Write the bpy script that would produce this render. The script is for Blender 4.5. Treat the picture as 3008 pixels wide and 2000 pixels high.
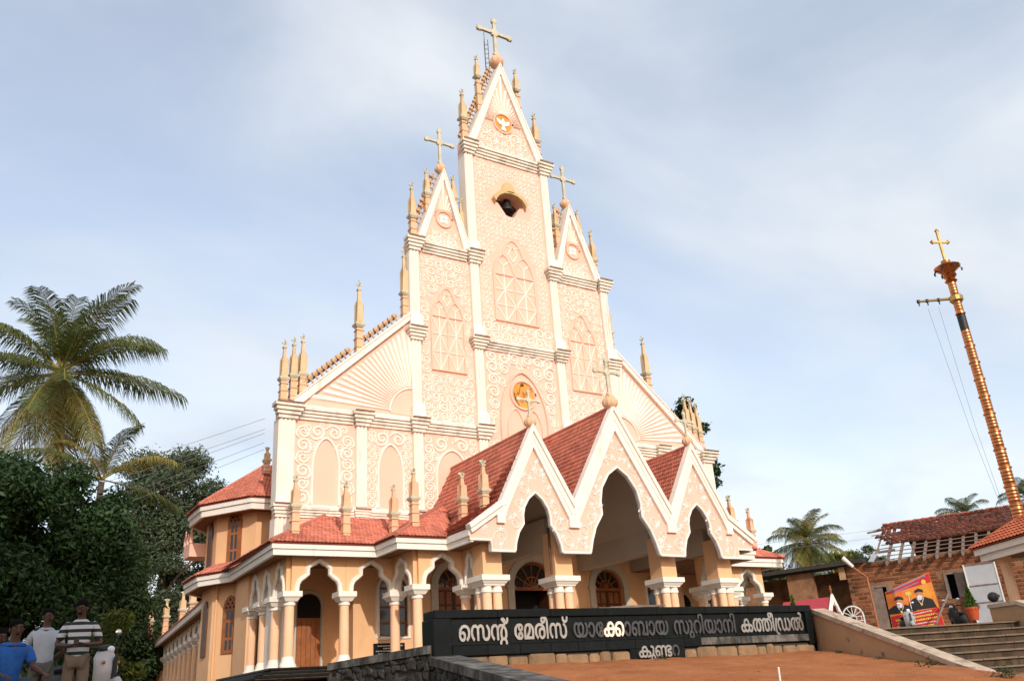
import bpy, bmesh, math, random
import numpy as np
from mathutils import Vector, Matrix, noise as mnoise
from mathutils.geometry import tessellate_polygon

for o in list(bpy.data.objects):
    bpy.data.objects.remove(o)
sc = bpy.context.scene
COL = sc.collection
S = 1.25                       # metres per drawing unit of the church survey
PI = math.pi
R = math.radians
rng = random.Random(11)
nrg = np.random.default_rng(5)

# ------------------------------------------------------------------ camera
cam = bpy.data.cameras.new('camera')
cam.sensor_width = 36.0
cam.lens = 36.0 * 2536.5 / 3008.0
cam.clip_start = 0.1
cam.clip_end = 3000
camo = bpy.data.objects.new('camera', cam)
COL.objects.link(camo)
yaw, pitch, roll = R(33.0848), R(22.4865), R(-4.01967)
f = Vector((math.sin(yaw) * math.cos(pitch), math.cos(yaw) * math.cos(pitch), math.sin(pitch)))
r0 = Vector((math.cos(yaw), -math.sin(yaw), 0))
u0 = r0.cross(f)
rr = r0 * math.cos(roll) + u0 * math.sin(roll)
uu = -r0 * math.sin(roll) + u0 * math.cos(roll)
m3 = Matrix((rr, uu, -f)).transposed()
camo.matrix_world = Matrix.Translation(Vector((-18.326, -27.6385, -1.75834)) * S) @ m3.to_4x4()
sc.camera = camo

# ------------------------------------------------------------------ sky, sun, exposure
SUN_EL, SUN_AZ = 24.0, 11.0     # azimuth measured from -y towards -x
SUN = Vector((-math.sin(R(SUN_AZ)) * math.cos(R(SUN_EL)), -math.cos(R(SUN_AZ)) * math.cos(R(SUN_EL)), math.sin(R(SUN_EL))))
world = bpy.data.worlds.new('World')
sc.world = world
world.use_nodes = True
nt = world.node_tree
nt.nodes.clear()
N = nt.nodes.new
L = nt.links.new
sky = N('ShaderNodeTexSky')
sky.sky_type = 'NISHITA'
sky.sun_disc = False
sky.sun_elevation = R(SUN_EL)
sky.sun_rotation = R(180 + SUN_AZ)
sky.air_density = 1.0
sky.dust_density = 1.6
sky.ozone_density = 1.3
tc = N('ShaderNodeTexCoord')
sep = N('ShaderNodeSeparateXYZ')
L(tc.outputs['Generated'], sep.inputs[0])
zz = N('ShaderNodeMath'); zz.operation = 'MAXIMUM'; zz.inputs[1].default_value = 0.0
L(sep.outputs[2], zz.inputs[0])
za = N('ShaderNodeMath'); za.operation = 'ADD'; za.inputs[1].default_value = 0.22
L(zz.outputs[0], za.inputs[0])
dx = N('ShaderNodeMath'); dx.operation = 'DIVIDE'; L(sep.outputs[0], dx.inputs[0]); L(za.outputs[0], dx.inputs[1])
dy = N('ShaderNodeMath'); dy.operation = 'DIVIDE'; L(sep.outputs[1], dy.inputs[0]); L(za.outputs[0], dy.inputs[1])
cmb = N('ShaderNodeCombineXYZ'); L(dx.outputs[0], cmb.inputs[0]); L(dy.outputs[0], cmb.inputs[1])
mp = N('ShaderNodeMapping'); mp.inputs['Scale'].default_value = (1.0, 1.55, 1.0); mp.inputs['Rotation'].default_value = (0, 0, R(-35)); mp.inputs['Location'].default_value = (0.35, 0.1, 0)
L(cmb.outputs[0], mp.inputs[0])
n1 = N('ShaderNodeTexNoise'); n1.inputs['Scale'].default_value = 0.85; n1.inputs['Detail'].default_value = 7; n1.inputs['Roughness'].default_value = 0.52; n1.inputs['Distortion'].default_value = 0.8
L(mp.outputs[0], n1.inputs['Vector'])
cr = N('ShaderNodeValToRGB')
cr.color_ramp.elements[0].position = 0.38; cr.color_ramp.elements[0].color = (0.34, 0.34, 0.34, 1)
cr.color_ramp.elements[1].position = 0.62; cr.color_ramp.elements[1].color = (0.97, 0.97, 0.97, 1)
L(n1.outputs['Fac'], cr.inputs[0])
# haze: the layer of thin cloud thickens towards the horizon on every side
hz = N('ShaderNodeMapRange'); hz.inputs['From Min'].default_value = 0.0; hz.inputs['From Max'].default_value = 0.5
hz.inputs['To Min'].default_value = 0.85; hz.inputs['To Max'].default_value = 0.0
L(zz.outputs[0], hz.inputs['Value'])
mx = N('ShaderNodeMath'); mx.operation = 'MAXIMUM'
L(cr.outputs[0], mx.inputs[0]); L(hz.outputs[0], mx.inputs[1])
# a second, softer grey layer inside the cloud
n2 = N('ShaderNodeTexNoise'); n2.inputs['Scale'].default_value = 1.7; n2.inputs['Detail'].default_value = 5
L(mp.outputs[0], n2.inputs['Vector'])
cr2 = N('ShaderNodeValToRGB')
cr2.color_ramp.elements[0].position = 0.35; cr2.color_ramp.elements[0].color = (5.9, 6.7, 7.75, 1)
cr2.color_ramp.elements[1].position = 0.62; cr2.color_ramp.elements[1].color = (7.6, 8.0, 8.5, 1)
L(n2.outputs['Fac'], cr2.inputs[0])
blu = N('ShaderNodeMix'); blu.data_type = 'RGBA'; blu.blend_type = 'MULTIPLY'; blu.inputs[0].default_value = 1.0
L(sky.outputs[0], blu.inputs[6]); blu.inputs[7].default_value = (3.25, 2.62, 2.25, 1)
mixs = N('ShaderNodeMix'); mixs.data_type = 'RGBA'
L(mx.outputs[0], mixs.inputs[0]); L(blu.outputs[2], mixs.inputs[6]); L(cr2.outputs[0], mixs.inputs[7])
bg = N('ShaderNodeBackground'); bg.inputs['Strength'].default_value = 0.112
L(mixs.outputs[2], bg.inputs['Color'])
wo = N('ShaderNodeOutputWorld'); L(bg.outputs[0], wo.inputs['Surface'])

sun = bpy.data.lights.new('sun', 'SUN')
sun.energy = 2.85
sun.angle = R(0.5)
sun.color = (1.0, 0.925, 0.85)
suno = bpy.data.objects.new('sun', sun)
COL.objects.link(suno)
suno.rotation_euler = SUN.to_track_quat('Z', 'Y').to_euler()
suno.location = (-20, -60, 40)
sc.view_settings.view_transform = 'Standard'
sc.view_settings.look = 'None'
sc.view_settings.exposure = 0.0
sc.view_settings.gamma = 1.0
sc.view_settings.use_curve_mapping = False
sc.cycles.max_bounces = 6
sc.cycles.diffuse_bounces = 3

# ------------------------------------------------------------------ materials
def mat(name, c1, c2=None, scale=1.5, rough=0.85, bump=0.0, bscale=14, stain=None, metal=0.0, spec=0.35, detail=6, leaf=0.0, objrand=0.0):
    m = bpy.data.materials.new(name)
    m.use_nodes = True
    t = m.node_tree
    t.nodes.clear()
    n, l = t.nodes.new, t.links.new
    out = n('ShaderNodeOutputMaterial')
    b = n('ShaderNodeBsdfPrincipled')
    b.inputs['Roughness'].default_value = rough
    b.inputs['Metallic'].default_value = metal
    b.inputs['Specular IOR Level'].default_value = spec
    geo = n('ShaderNodeNewGeometry')
    if c2 is None:
        c2 = tuple(v * 0.86 for v in c1)
    tex = n('ShaderNodeTexNoise'); tex.inputs['Scale'].default_value = scale; tex.inputs['Detail'].default_value = detail; tex.inputs['Roughness'].default_value = 0.62
    l(geo.outputs['Position'], tex.inputs['Vector'])
    rp = n('ShaderNodeMapRange'); rp.inputs['From Min'].default_value = 0.34; rp.inputs['From Max'].default_value = 0.66
    l(tex.outputs['Fac'], rp.inputs['Value'])
    mx_ = n('ShaderNodeMix'); mx_.data_type = 'RGBA'
    l(rp.outputs[0], mx_.inputs[0])
    mx_.inputs[6].default_value = (*c1, 1); mx_.inputs[7].default_value = (*c2, 1)
    col = mx_.outputs[2]
    if stain:
        for (sc_col, s_scale, lo, hi, zs, amt) in stain:
            mpn = n('ShaderNodeMapping'); mpn.inputs['Scale'].default_value = (1, 1, zs)
            l(geo.outputs['Position'], mpn.inputs[0])
            st = n('ShaderNodeTexNoise'); st.inputs['Scale'].default_value = s_scale; st.inputs['Detail'].default_value = 7; st.inputs['Roughness'].default_value = 0.68
            l(mpn.outputs[0], st.inputs['Vector'])
            sr = n('ShaderNodeMapRange'); sr.inputs['From Min'].default_value = lo; sr.inputs['From Max'].default_value = hi; sr.inputs['To Max'].default_value = amt
            l(st.outputs['Fac'], sr.inputs['Value'])
            m2 = n('ShaderNodeMix'); m2.data_type = 'RGBA'
            l(sr.outputs[0], m2.inputs[0]); l(col, m2.inputs[6]); m2.inputs[7].default_value = (*sc_col, 1)
            col = m2.outputs[2]
    if objrand:
        oi = n('ShaderNodeObjectInfo')
        isl = n('ShaderNodeNewGeometry')
        ad = n('ShaderNodeMath'); ad.operation = 'ADD'
        l(oi.outputs['Random'], ad.inputs[0]); l(isl.outputs['Random Per Island'], ad.inputs[1])
        fr = n('ShaderNodeMath'); fr.operation = 'FRACT'; l(ad.outputs[0], fr.inputs[0])
        mr = n('ShaderNodeMapRange'); mr.inputs['To Min'].default_value = 1 - objrand; mr.inputs['To Max'].default_value = 1 + objrand
        l(fr.outputs[0], mr.inputs['Value'])
        vm = n('ShaderNodeVectorMath'); vm.operation = 'SCALE'
        l(col, vm.inputs[0]); l(mr.outputs[0], vm.inputs['Scale'])
        col = vm.outputs[0]
    l(col, b.inputs['Base Color'])
    if bump:
        bt = n('ShaderNodeTexNoise'); bt.inputs['Scale'].default_value = bscale; bt.inputs['Detail'].default_value = 6
        l(geo.outputs['Position'], bt.inputs['Vector'])
        bp = n('ShaderNodeBump'); bp.inputs['Strength'].default_value = bump; bp.inputs['Distance'].default_value = 0.05
        l(bt.outputs['Fac'], bp.inputs['Height']); l(bp.outputs[0], b.inputs['Normal'])
    if leaf:
        tr = n('ShaderNodeBsdfTranslucent'); l(col, tr.inputs['Color'])
        ms = n('ShaderNodeMixShader'); ms.inputs[0].default_value = leaf
        l(b.outputs[0], ms.inputs[1]); l(tr.outputs[0], ms.inputs[2]); l(ms.outputs[0], out.inputs['Surface'])
    else:
        l(b.outputs[0], out.inputs['Surface'])
    return m

GREY = (0.30, 0.29, 0.26)
MOSS = (0.22, 0.21, 0.12)
M = {}
M['peach'] = mat('peach_plaster', (0.83, 0.485, 0.37), (0.85, 0.515, 0.40), 0.7, 0.9, 0.08, 7, stain=[((0.58, 0.38, 0.29), 1.0, 0.54, 0.78, 0.16, 0.45), ((0.70, 0.52, 0.44), 4.0, 0.55, 0.75, 0.5, 0.35)])
M['peach_dark'] = mat('peach_plaster_lower', (0.78, 0.48, 0.265), (0.73, 0.43, 0.22), 0.8, 0.9, 0.05, 9, stain=[((0.45, 0.27, 0.14), 1.1, 0.56, 0.75, 0.25, 0.35)])
M['niche'] = mat('niche_plaster', (0.85, 0.515, 0.39), (0.83, 0.49, 0.37), 0.9, 0.9)
M['trim'] = mat('cream_trim', (0.84, 0.775, 0.68), (0.81, 0.735, 0.63), 1.2, 0.85, 0.04, 12, stain=[(GREY, 1.6, 0.57, 0.78, 0.2, 0.55)])
M['cornice'] = mat('weathered_cornice', (0.82, 0.76, 0.67), (0.74, 0.68, 0.57), 1.4, 0.88, 0.05, 12, stain=[((0.34, 0.33, 0.26), 1.7, 0.47, 0.68, 0.5, 0.7)])
M['scroll'] = mat('cream_relief', (0.91, 0.80, 0.71), (0.88, 0.75, 0.65), 1.0, 0.9)
M['tan'] = mat('tan_pinnacle', (0.60, 0.43, 0.23), (0.70, 0.50, 0.31), 1.9, 0.9, 0.06, 14, stain=[((0.27, 0.22, 0.11), 2.2, 0.52, 0.74, 0.4, 0.7)])
M['tanpeach'] = mat('peach_pinnacle_shaft', (0.76, 0.46, 0.30), (0.62, 0.41, 0.23), 1.7, 0.9, 0.05, 14, stain=[((0.33, 0.26, 0.14), 2.0, 0.56, 0.76, 0.4, 0.5)])
M['finial'] = mat('lichen_stone', (0.46, 0.44, 0.31), (0.60, 0.56, 0.43), 3.0, 0.9, 0.08, 20)
M['crocket'] = mat('tan_crocket', (0.58, 0.36, 0.21), (0.48, 0.32, 0.19), 2.2, 0.9)
M['hood'] = mat('ochre_bell_hood', (0.60, 0.43, 0.20), (0.52, 0.38, 0.19), 2.2, 0.85, 0.05, 14, stain=[((0.40, 0.35, 0.24), 3.0, 0.55, 0.75, 1, 0.5)])
M['gold'] = mat('orange_roundel', (0.80, 0.33, 0.06), (0.72, 0.27, 0.04), 3.0, 0.6)
M['white'] = mat('white_plaster', (0.84, 0.80, 0.74), None, 2.0, 0.85)
M['tile'] = mat('red_roof_tile', (0.57, 0.192, 0.126), (0.48, 0.155, 0.10), 0.9, 0.85, 0.05, 20, stain=[((0.23, 0.085, 0.055), 0.9, 0.52, 0.76, 1, 0.55), ((0.62, 0.27, 0.18), 2.3, 0.58, 0.74, 1, 0.4)], objrand=0.2)
M['roofbase'] = mat('roof_underlay', (0.25, 0.055, 0.035), None, 2, 0.9)
M['fascia'] = mat('white_fascia', (0.80, 0.76, 0.69), (0.75, 0.70, 0.62), 1.1, 0.8, 0.03, 12, stain=[((0.36, 0.33, 0.28), 2.6, 0.58, 0.78, 0.18, 0.6)])
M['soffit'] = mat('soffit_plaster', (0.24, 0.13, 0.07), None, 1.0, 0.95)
M['vault'] = mat('vault_plaster', (0.52, 0.46, 0.38), (0.47, 0.41, 0.34), 0.8, 0.95)
M['col'] = mat('column_plaster', (0.83, 0.54, 0.34), (0.79, 0.49, 0.29), 1.1, 0.85, 0.03, 10)
M['capital'] = mat('white_capital', (0.82, 0.77, 0.68), (0.76, 0.70, 0.60), 1.6, 0.8)
M['grey_trim'] = mat('grey_stone_trim', (0.58, 0.52, 0.42), (0.52, 0.46, 0.36), 5, 0.9)
M['wood'] = mat('orange_varnished_wood', (0.34, 0.115, 0.03), (0.24, 0.075, 0.02), 3.5, 0.5, 0.05, 18)
M['darkwood'] = mat('dark_wood', (0.12, 0.042, 0.016), (0.075, 0.028, 0.012), 3, 0.5)
M['glass'] = mat('dark_glass', (0.018, 0.022, 0.024), None, 3, 0.12, spec=0.6)
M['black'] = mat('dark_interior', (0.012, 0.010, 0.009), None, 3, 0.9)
M['granite'] = mat('black_granite', (0.006, 0.008, 0.008), (0.010, 0.013, 0.013), 9, 0.42, spec=0.10, stain=[((0.06, 0.06, 0.055), 1.8, 0.66, 0.84, 0.3, 0.5)], objrand=0.2)
M['steel'] = mat('brushed_steel', (0.55, 0.52, 0.46), (0.40, 0.37, 0.33), 6, 0.38, metal=0.85)
M['steel_dark'] = mat('dark_reflection_steel', (0.12, 0.12, 0.12), (0.07, 0.07, 0.07), 6, 0.42, metal=0.7)  # dark reflections on some steel letters, put into their colour
M['steel_bright'] = mat('bright_reflection_steel', (0.86, 0.80, 0.66), (0.80, 0.74, 0.62), 6, 0.5, metal=0.15)  # sky glint on a steel letter, put into a pale base colour
M['stone'] = mat('dark_rubble_stone', (0.060, 0.054, 0.046), (0.022, 0.020, 0.018), 3.5, 0.95, 0.4, 9, stain=[((0.34, 0.32, 0.28), 3.2, 0.60, 0.70, 1, 0.8), ((0.03, 0.035, 0.015), 1.5, 0.52, 0.7, 1, 0.6)], objrand=0.45)
M['mortar'] = mat('dark_mortar', (0.030, 0.028, 0.022), (0.05, 0.045, 0.035), 4, 0.95, 0.3, 14)
M['coping'] = mat('mossy_concrete_coping', (0.20, 0.19, 0.17), (0.035, 0.033, 0.028), 2.2, 0.95, 0.25, 11, stain=[((0.02, 0.02, 0.018), 2.2, 0.47, 0.62, 0.3, 0.85)])
M['stonebase'] = mat('pale_laterite_base', (0.31, 0.20, 0.11), (0.21, 0.135, 0.07), 2.8, 0.95, 0.3, 9, stain=[((0.10, 0.085, 0.05), 2.0, 0.55, 0.72, 1, 0.6)], objrand=0.2)
M['dirt'] = mat('red_laterite_dirt', (0.41, 0.165, 0.068), (0.30, 0.112, 0.045), 0.9, 1.0, 0.6, 5, spec=0.05, detail=10, stain=[((0.46, 0.19, 0.085), 5, 0.56, 0.72, 1, 0.55), ((0.17, 0.055, 0.02), 2.2, 0.57, 0.72, 1, 0.5)])
M['ground'] = mat('trodden_earth', (0.22, 0.13, 0.07), (0.16, 0.095, 0.05), 0.5, 1.0, 0.3, 5, spec=0.1)
M['plaza'] = mat('plaza_paving', (0.28, 0.22, 0.17), (0.22, 0.17, 0.13), 1.0, 0.95, 0.1, 6)
M['nosing'] = mat('worn_step_edge', (0.21, 0.15, 0.10), (0.14, 0.10, 0.066), 2.0, 0.95, 0.3, 9, stain=[((0.06, 0.055, 0.03), 1.8, 0.54, 0.70, 1, 0.7)])
M['stepstone'] = mat('mossy_step', (0.092, 0.060, 0.036), (0.055, 0.038, 0.024), 1.3, 0.95, 0.3, 8, stain=[((0.022, 0.021, 0.012), 2.6, 0.48, 0.62, 0.35, 0.85)])
M['stringer'] = mat('tan_render_wall', (0.47, 0.29, 0.155), (0.41, 0.245, 0.125), 0.9, 0.95, 0.08, 9, stain=[((0.05, 0.035, 0.02), 2.2, 0.60, 0.68, 1.0, 0.85), ((0.30, 0.20, 0.12), 0.6, 0.50, 0.72, 0.5, 0.5)])
M['cap'] = mat('weathered_cap', (0.58, 0.46, 0.34), (0.36, 0.28, 0.20), 2.4, 0.95, 0.2, 10, stain=[((0.09, 0.075, 0.055), 2.6, 0.54, 0.68, 1, 0.8)])
M['brick'] = mat('laterite_brick', (0.25, 0.090, 0.042), (0.15, 0.060, 0.032), 1.4, 1.0, 0.4, 8, spec=0.1, stain=[((0.055, 0.035, 0.022), 0.55, 0.50, 0.66, 0.6, 0.9)], objrand=0.30)
M['brickmortar'] = mat('laterite_mortar', (0.31, 0.165, 0.085), (0.20, 0.10, 0.052), 1.2, 1.0, 0.3, 8, stain=[((0.055, 0.035, 0.022), 0.55, 0.50, 0.66, 0.6, 0.9)])
M['oldtile'] = mat('old_clay_tile', (0.20, 0.060, 0.032), (0.10, 0.035, 0.022), 1.2, 1.0, 0.2, 8, stain=[((0.035, 0.025, 0.018), 0.8, 0.5, 0.7, 1, 0.7)], objrand=0.35)
M['ridge'] = mat('red_ridge_tile', (0.36, 0.085, 0.06), (0.26, 0.06, 0.045), 2, 0.9, objrand=0.2)
M['timber'] = mat('grey_timber', (0.24, 0.185, 0.15), (0.15, 0.115, 0.095), 3, 0.95)
M['copper'] = mat('polished_copper', (0.60, 0.25, 0.10), (0.42, 0.16, 0.06), 3.5, 0.30, metal=1.0)
M['brass'] = mat('old_brass', (0.50, 0.34, 0.12), (0.36, 0.23, 0.08), 4, 0.35, metal=0.9)
M['dark'] = mat('black_iron', (0.02, 0.02, 0.02), None, 3, 0.5)
M['wire'] = mat('wire_grey', (0.16, 0.16, 0.17), None, 3, 0.6)
M['orange_tile'] = mat('orange_roof_tile', (0.55, 0.15, 0.06), (0.45, 0.11, 0.05), 1.2, 0.8, objrand=0.12)
M['bark'] = mat('bark', (0.13, 0.095, 0.065), (0.07, 0.05, 0.035), 4, 0.95, 0.4, 12)
M['palmbark'] = mat('palm_bark', (0.20, 0.16, 0.12), (0.12, 0.09, 0.07), 5, 0.95, 0.4, 12)
M['leaf_dark'] = mat('dark_leaf', (0.034, 0.078, 0.018), (0.018, 0.046, 0.012), 1.1, 0.55, leaf=0.25, objrand=0.45)
M['leaf_mid'] = mat('mid_leaf', (0.050, 0.088, 0.028), (0.030, 0.058, 0.018), 0.6, 0.6, leaf=0.3, objrand=0.4)
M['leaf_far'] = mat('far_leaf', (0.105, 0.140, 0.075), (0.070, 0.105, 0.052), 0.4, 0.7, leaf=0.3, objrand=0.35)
M['leaf_yellow'] = mat('yellow_leaf', (0.17, 0.19, 0.03), (0.10, 0.14, 0.025), 1.0, 0.6, leaf=0.35, objrand=0.4)
M['leaf_bright'] = mat('bright_leaf', (0.12, 0.22, 0.03), (0.07, 0.15, 0.02), 3, 0.6, leaf=0.3, objrand=0.35)
M['frond'] = mat('palm_frond', (0.085, 0.125, 0.035), (0.12, 0.135, 0.04), 0.8, 0.45, leaf=0.3, objrand=0.35)
M['frond_y'] = mat('yellowing_frond', (0.34, 0.27, 0.07), (0.15, 0.17, 0.04), 0.6, 0.5, leaf=0.3, objrand=0.35)
M['rachis'] = mat('frond_rib', (0.30, 0.24, 0.05), (0.22, 0.19, 0.04), 2, 0.5)
M['coconut'] = mat('orange_coconut', (0.42, 0.20, 0.04), (0.28, 0.14, 0.03), 4, 0.5)
M['skin'] = mat('brown_skin', (0.085, 0.041, 0.025), (0.068, 0.032, 0.02), 8, 0.55)
M['hair'] = mat('black_hair', (0.006, 0.005, 0.005), None, 20, 0.9, spec=0.05)
M['eye'] = mat('eye_white', (0.26, 0.24, 0.22), None, 20, 0.5)
M['blueshirt'] = mat('blue_cotton', (0.012, 0.075, 0.30), (0.02, 0.11, 0.38), 9, 0.9)
M['whiteshirt'] = mat('pale_shirt', (0.36, 0.40, 0.45), (0.30, 0.34, 0.40), 7, 0.9)
M['khaki'] = mat('khaki_cloth', (0.17, 0.125, 0.09), (0.13, 0.095, 0.07), 7, 0.9)
M['greycloth'] = mat('dark_grey_cloth', (0.10, 0.10, 0.085), (0.075, 0.075, 0.065), 7, 0.9)
M['jeans'] = mat('dark_denim', (0.03, 0.05, 0.085), None, 7, 0.9)
M['offwhite'] = mat('white_vehicle_paint', (0.42, 0.42, 0.43), None, 3, 0.25, spec=0.5)
M['rubber'] = mat('black_rubber', (0.015, 0.015, 0.015), None, 6, 0.7)
M['terracotta'] = mat('orange_plastic_pot', (0.50, 0.085, 0.025), None, 3, 0.5)
M['pinkroof'] = mat('red_sheet_roof', (0.42, 0.05, 0.065), (0.36, 0.04, 0.05), 2, 0.6)
M['sheet'] = mat('grey_metal_sheet', (0.42, 0.44, 0.46), (0.36, 0.38, 0.40), 1.5, 0.5)
M['orangepole'] = mat('orange_painted_steel', (0.42, 0.14, 0.05), (0.30, 0.10, 0.04), 4, 0.6)
M['lampwhite'] = mat('white_lamp_housing', (0.75, 0.75, 0.72), None, 3, 0.4)
M['mirror'] = mat('mirror_glass', (0.85, 0.88, 0.92), None, 3, 0.05, metal=1.0)
M['headlamp'] = mat('headlamp_glass', (0.75, 0.78, 0.82), None, 3, 0.1, spec=0.8)
M['p_orange'] = mat('print_orange', (0.68, 0.13, 0.025), (0.72, 0.33, 0.04), 1.2, 0.6)
M['p_red'] = mat('print_red', (0.55, 0.025, 0.025), None, 2, 0.6)
M['p_black'] = mat('print_black', (0.02, 0.018, 0.02), None, 2, 0.6)
M['p_face'] = mat('print_skin', (0.48, 0.24, 0.15), None, 6, 0.6)
M['p_white'] = mat('print_white', (0.72, 0.68, 0.66), None, 6, 0.6)
M['p_yellow'] = mat('print_yellow', (0.75, 0.52, 0.08), None, 6, 0.6)
M['p_blue'] = mat('print_blue', (0.25, 0.27, 0.48), None, 6, 0.6)

def striped():
    m = bpy.data.materials.new('striped_jersey')
    m.use_nodes = True
    t = m.node_tree
    b = t.nodes['Principled BSDF']
    b.inputs['Roughness'].default_value = 0.9
    tc_ = t.nodes.new('ShaderNodeTexCoord')
    sp = t.nodes.new('ShaderNodeSeparateXYZ'); t.links.new(tc_.outputs['Object'], sp.inputs[0])
    mu = t.nodes.new('ShaderNodeMath'); mu.operation = 'MULTIPLY'; mu.inputs[1].default_value = 1 / 0.105
    t.links.new(sp.outputs[2], mu.inputs[0])
    fr = t.nodes.new('ShaderNodeMath'); fr.operation = 'FRACT'; t.links.new(mu.outputs[0], fr.inputs[0])
    gt = t.nodes.new('ShaderNodeMath'); gt.operation = 'GREATER_THAN'; gt.inputs[1].default_value = 0.46
    t.links.new(fr.outputs[0], gt.inputs[0])
    mm = t.nodes.new('ShaderNodeMix'); mm.data_type = 'RGBA'
    mm.inputs[6].default_value = (0.010, 0.022, 0.020, 1); mm.inputs[7].default_value = (0.46, 0.46, 0.48, 1)
    t.links.new(gt.outputs[0], mm.inputs[0]); t.links.new(mm.outputs[2], b.inputs['Base Color'])
    return m
M['striped'] = striped()

# ------------------------------------------------------------------ mesh helpers
BASE = {}

class MB:
    """collects shapes in drawing units and links them as ONE mesh object"""
    def __init__(s, M4=None):
        s.v = []; s.f = []; s.mi = []; s.cur = 0; s.M = M4
    def add(s, vs, fs):
        k = len(s.v)
        if s.M is not None:
            vs = [tuple(s.M @ Vector(p)) for p in vs]
        s.v += [tuple(p) for p in vs]
        s.f += [tuple(i + k for i in q) for q in fs]
        s.mi += [s.cur] * len(fs)
        return s
    def box(s, x0, x1, y0, y1, z0, z1):
        return s.add([(x0, y0, z0), (x1, y0, z0), (x1, y1, z0), (x0, y1, z0), (x0, y0, z1), (x1, y0, z1), (x1, y1, z1), (x0, y1, z1)],
                     [(0, 3, 2, 1), (4, 5, 6, 7), (0, 1, 5, 4), (1, 2, 6, 5), (2, 3, 7, 6), (3, 0, 4, 7)])
    def bbox(s, x0, x1, y0, y1, z0, z1, b=0.02):
        # a box with chamfered upright and level edges
        xs = (x0, x0 + b, x1 - b, x1); ys = (y0, y0 + b, y1 - b, y1); zs = (z0, z0 + b, z1 - b, z1)
        bm = bmesh.new()
        bmesh.ops.create_cube(bm, size=1)
        for v in bm.verts:
            v.co = (x0 if v.co.x < 0 else x1, y0 if v.co.y < 0 else y1, z0 if v.co.z < 0 else z1)
        bmesh.ops.bevel(bm, geom=list(bm.edges), offset=b, segments=1, profile=0.5, affect='EDGES')
        bm.verts.index_update()
        s.add([v.co[:] for v in bm.verts], [[v.index for v in q.verts] for q in bm.faces])
        bm.free()
        return s
    def fr(s, cx, cy, z0, z1, w0, w1, d0=None, d1=None):
        # square frustum
        d0 = w0 if d0 is None else d0; d1 = w1 if d1 is None else d1
        a, b, c, d = w0 / 2, w1 / 2, d0 / 2, d1 / 2
        return s.add([(cx - a, cy - c, z0), (cx + a, cy - c, z0), (cx + a, cy + c, z0), (cx - a, cy + c, z0),
                      (cx - b, cy - d, z1), (cx + b, cy - d, z1), (cx + b, cy + d, z1), (cx - b, cy + d, z1)],
                     [(0, 3, 2, 1), (4, 5, 6, 7), (0, 1, 5, 4), (1, 2, 6, 5), (2, 3, 7, 6), (3, 0, 4, 7)])
    def prism(s, pts, y0, y1, holes=(), plane='xz'):
        loops = [list(pts)] + [list(h) for h in holes]
        P3 = [[Vector((p[0], p[1], 0)) for p in lp] for lp in loops]
        tris = tessellate_polygon(P3)
        flat = [p for lp in loops for p in lp]
        n = len(flat)
        def W(p, y):
            return (p[0], y, p[1]) if plane == 'xz' else ((p[0], p[1], y) if plane == 'xy' else (y, p[0], p[1]))
        vs = [W(p, y0) for p in flat] + [W(p, y1) for p in flat]
        fs = [tuple(t) for t in tris] + [tuple(i + n for i in reversed(t)) for t in tris]
        k = 0
        for lp in loops:
            m = len(lp)
            for i in range(m):
                a, b = k + i, k + (i + 1) % m
                fs.append((a, b, b + n, a + n))
            k += m
        return s.add(vs, fs)
    def poly(s, pts3):
        pts3 = [Vector(p) for p in pts3]
        return s.add(pts3, [tuple(range(len(pts3)))])
    def slab(s, pts3, t):
        # thick polygon, pushed down along its normal
        P = [Vector(p) for p in pts3]
        nn = (P[1] - P[0]).cross(P[2] - P[0]).normalized()
        if nn.z < 0: nn = -nn
        n = len(P)
        return s.add(P + [p - nn * t for p in P], [tuple(range(n)), tuple(range(2 * n - 1, n - 1, -1))] + [(i, (i + 1) % n, n + (i + 1) % n, n + i) for i in range(n)])
    def tube(s, path, r, n=6, cap=True, flat=None):
        path = [Vector(p) for p in path]
        if not hasattr(r, '__len__'): r = [r] * len(path)
        vs = []; fs = []
        for i, p in enumerate(path):
            a = path[max(i - 1, 0)]; b = path[min(i + 1, len(path) - 1)]
            t = (b - a)
            t = t.normalized() if t.length > 1e-9 else Vector((0, 0, 1))
            h = Vector((0, 0, 1)) if abs(t.z) < 0.9 else Vector((0, 1, 0))
            e1 = t.cross(h).normalized(); e2 = t.cross(e1)
            for k in range(n):
                an = 2 * PI * k / n + PI / n
                vs.append(p + (e1 * math.cos(an) + e2 * math.sin(an)) * r[i])
        for i in range(len(path) - 1):
            for k in range(n):
                a, b = i * n + k, i * n + (k + 1) % n
                fs.append((a, b, b + n, a + n))
        if cap:
            fs.append(tuple(range(n - 1, -1, -1)))
            fs.append(tuple(range((len(path) - 1) * n, len(path) * n)))
        return s.add(vs, fs)
    def ribbon(s, path, w, y0, h):
        # half-round moulding lying on the wall plane y=y0 along a path of (x, z)
        n = len(path)
        vs = []; fs = []
        if not hasattr(w, '__len__'): w = [w] * n
        for i, p in enumerate(path):
            a = path[max(i - 1, 0)]; b = path[min(i + 1, n - 1)]
            tx, tz = b[0] - a[0], b[1] - a[1]
            q = math.hypot(tx, tz) or 1
            nx, nz = -tz / q, tx / q
            ww = w[i] / 2
            vs += [(p[0] + nx * ww, y0, p[1] + nz * ww), (p[0] + nx * ww * .55, y0 - h, p[1] + nz * ww * .55), (p[0] - nx * ww * .55, y0 - h, p[1] - nz * ww * .55), (p[0] - nx * ww, y0, p[1] - nz * ww)]
        for i in range(n - 1):
            for k in range(3):
                fs.append((4 * i + k, 4 * i + k + 1, 4 * i + k + 5, 4 * i + k + 4))
        fs += [(0, 1, 2, 3), (4 * n - 1, 4 * n - 2, 4 * n - 3, 4 * n - 4)]
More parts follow.
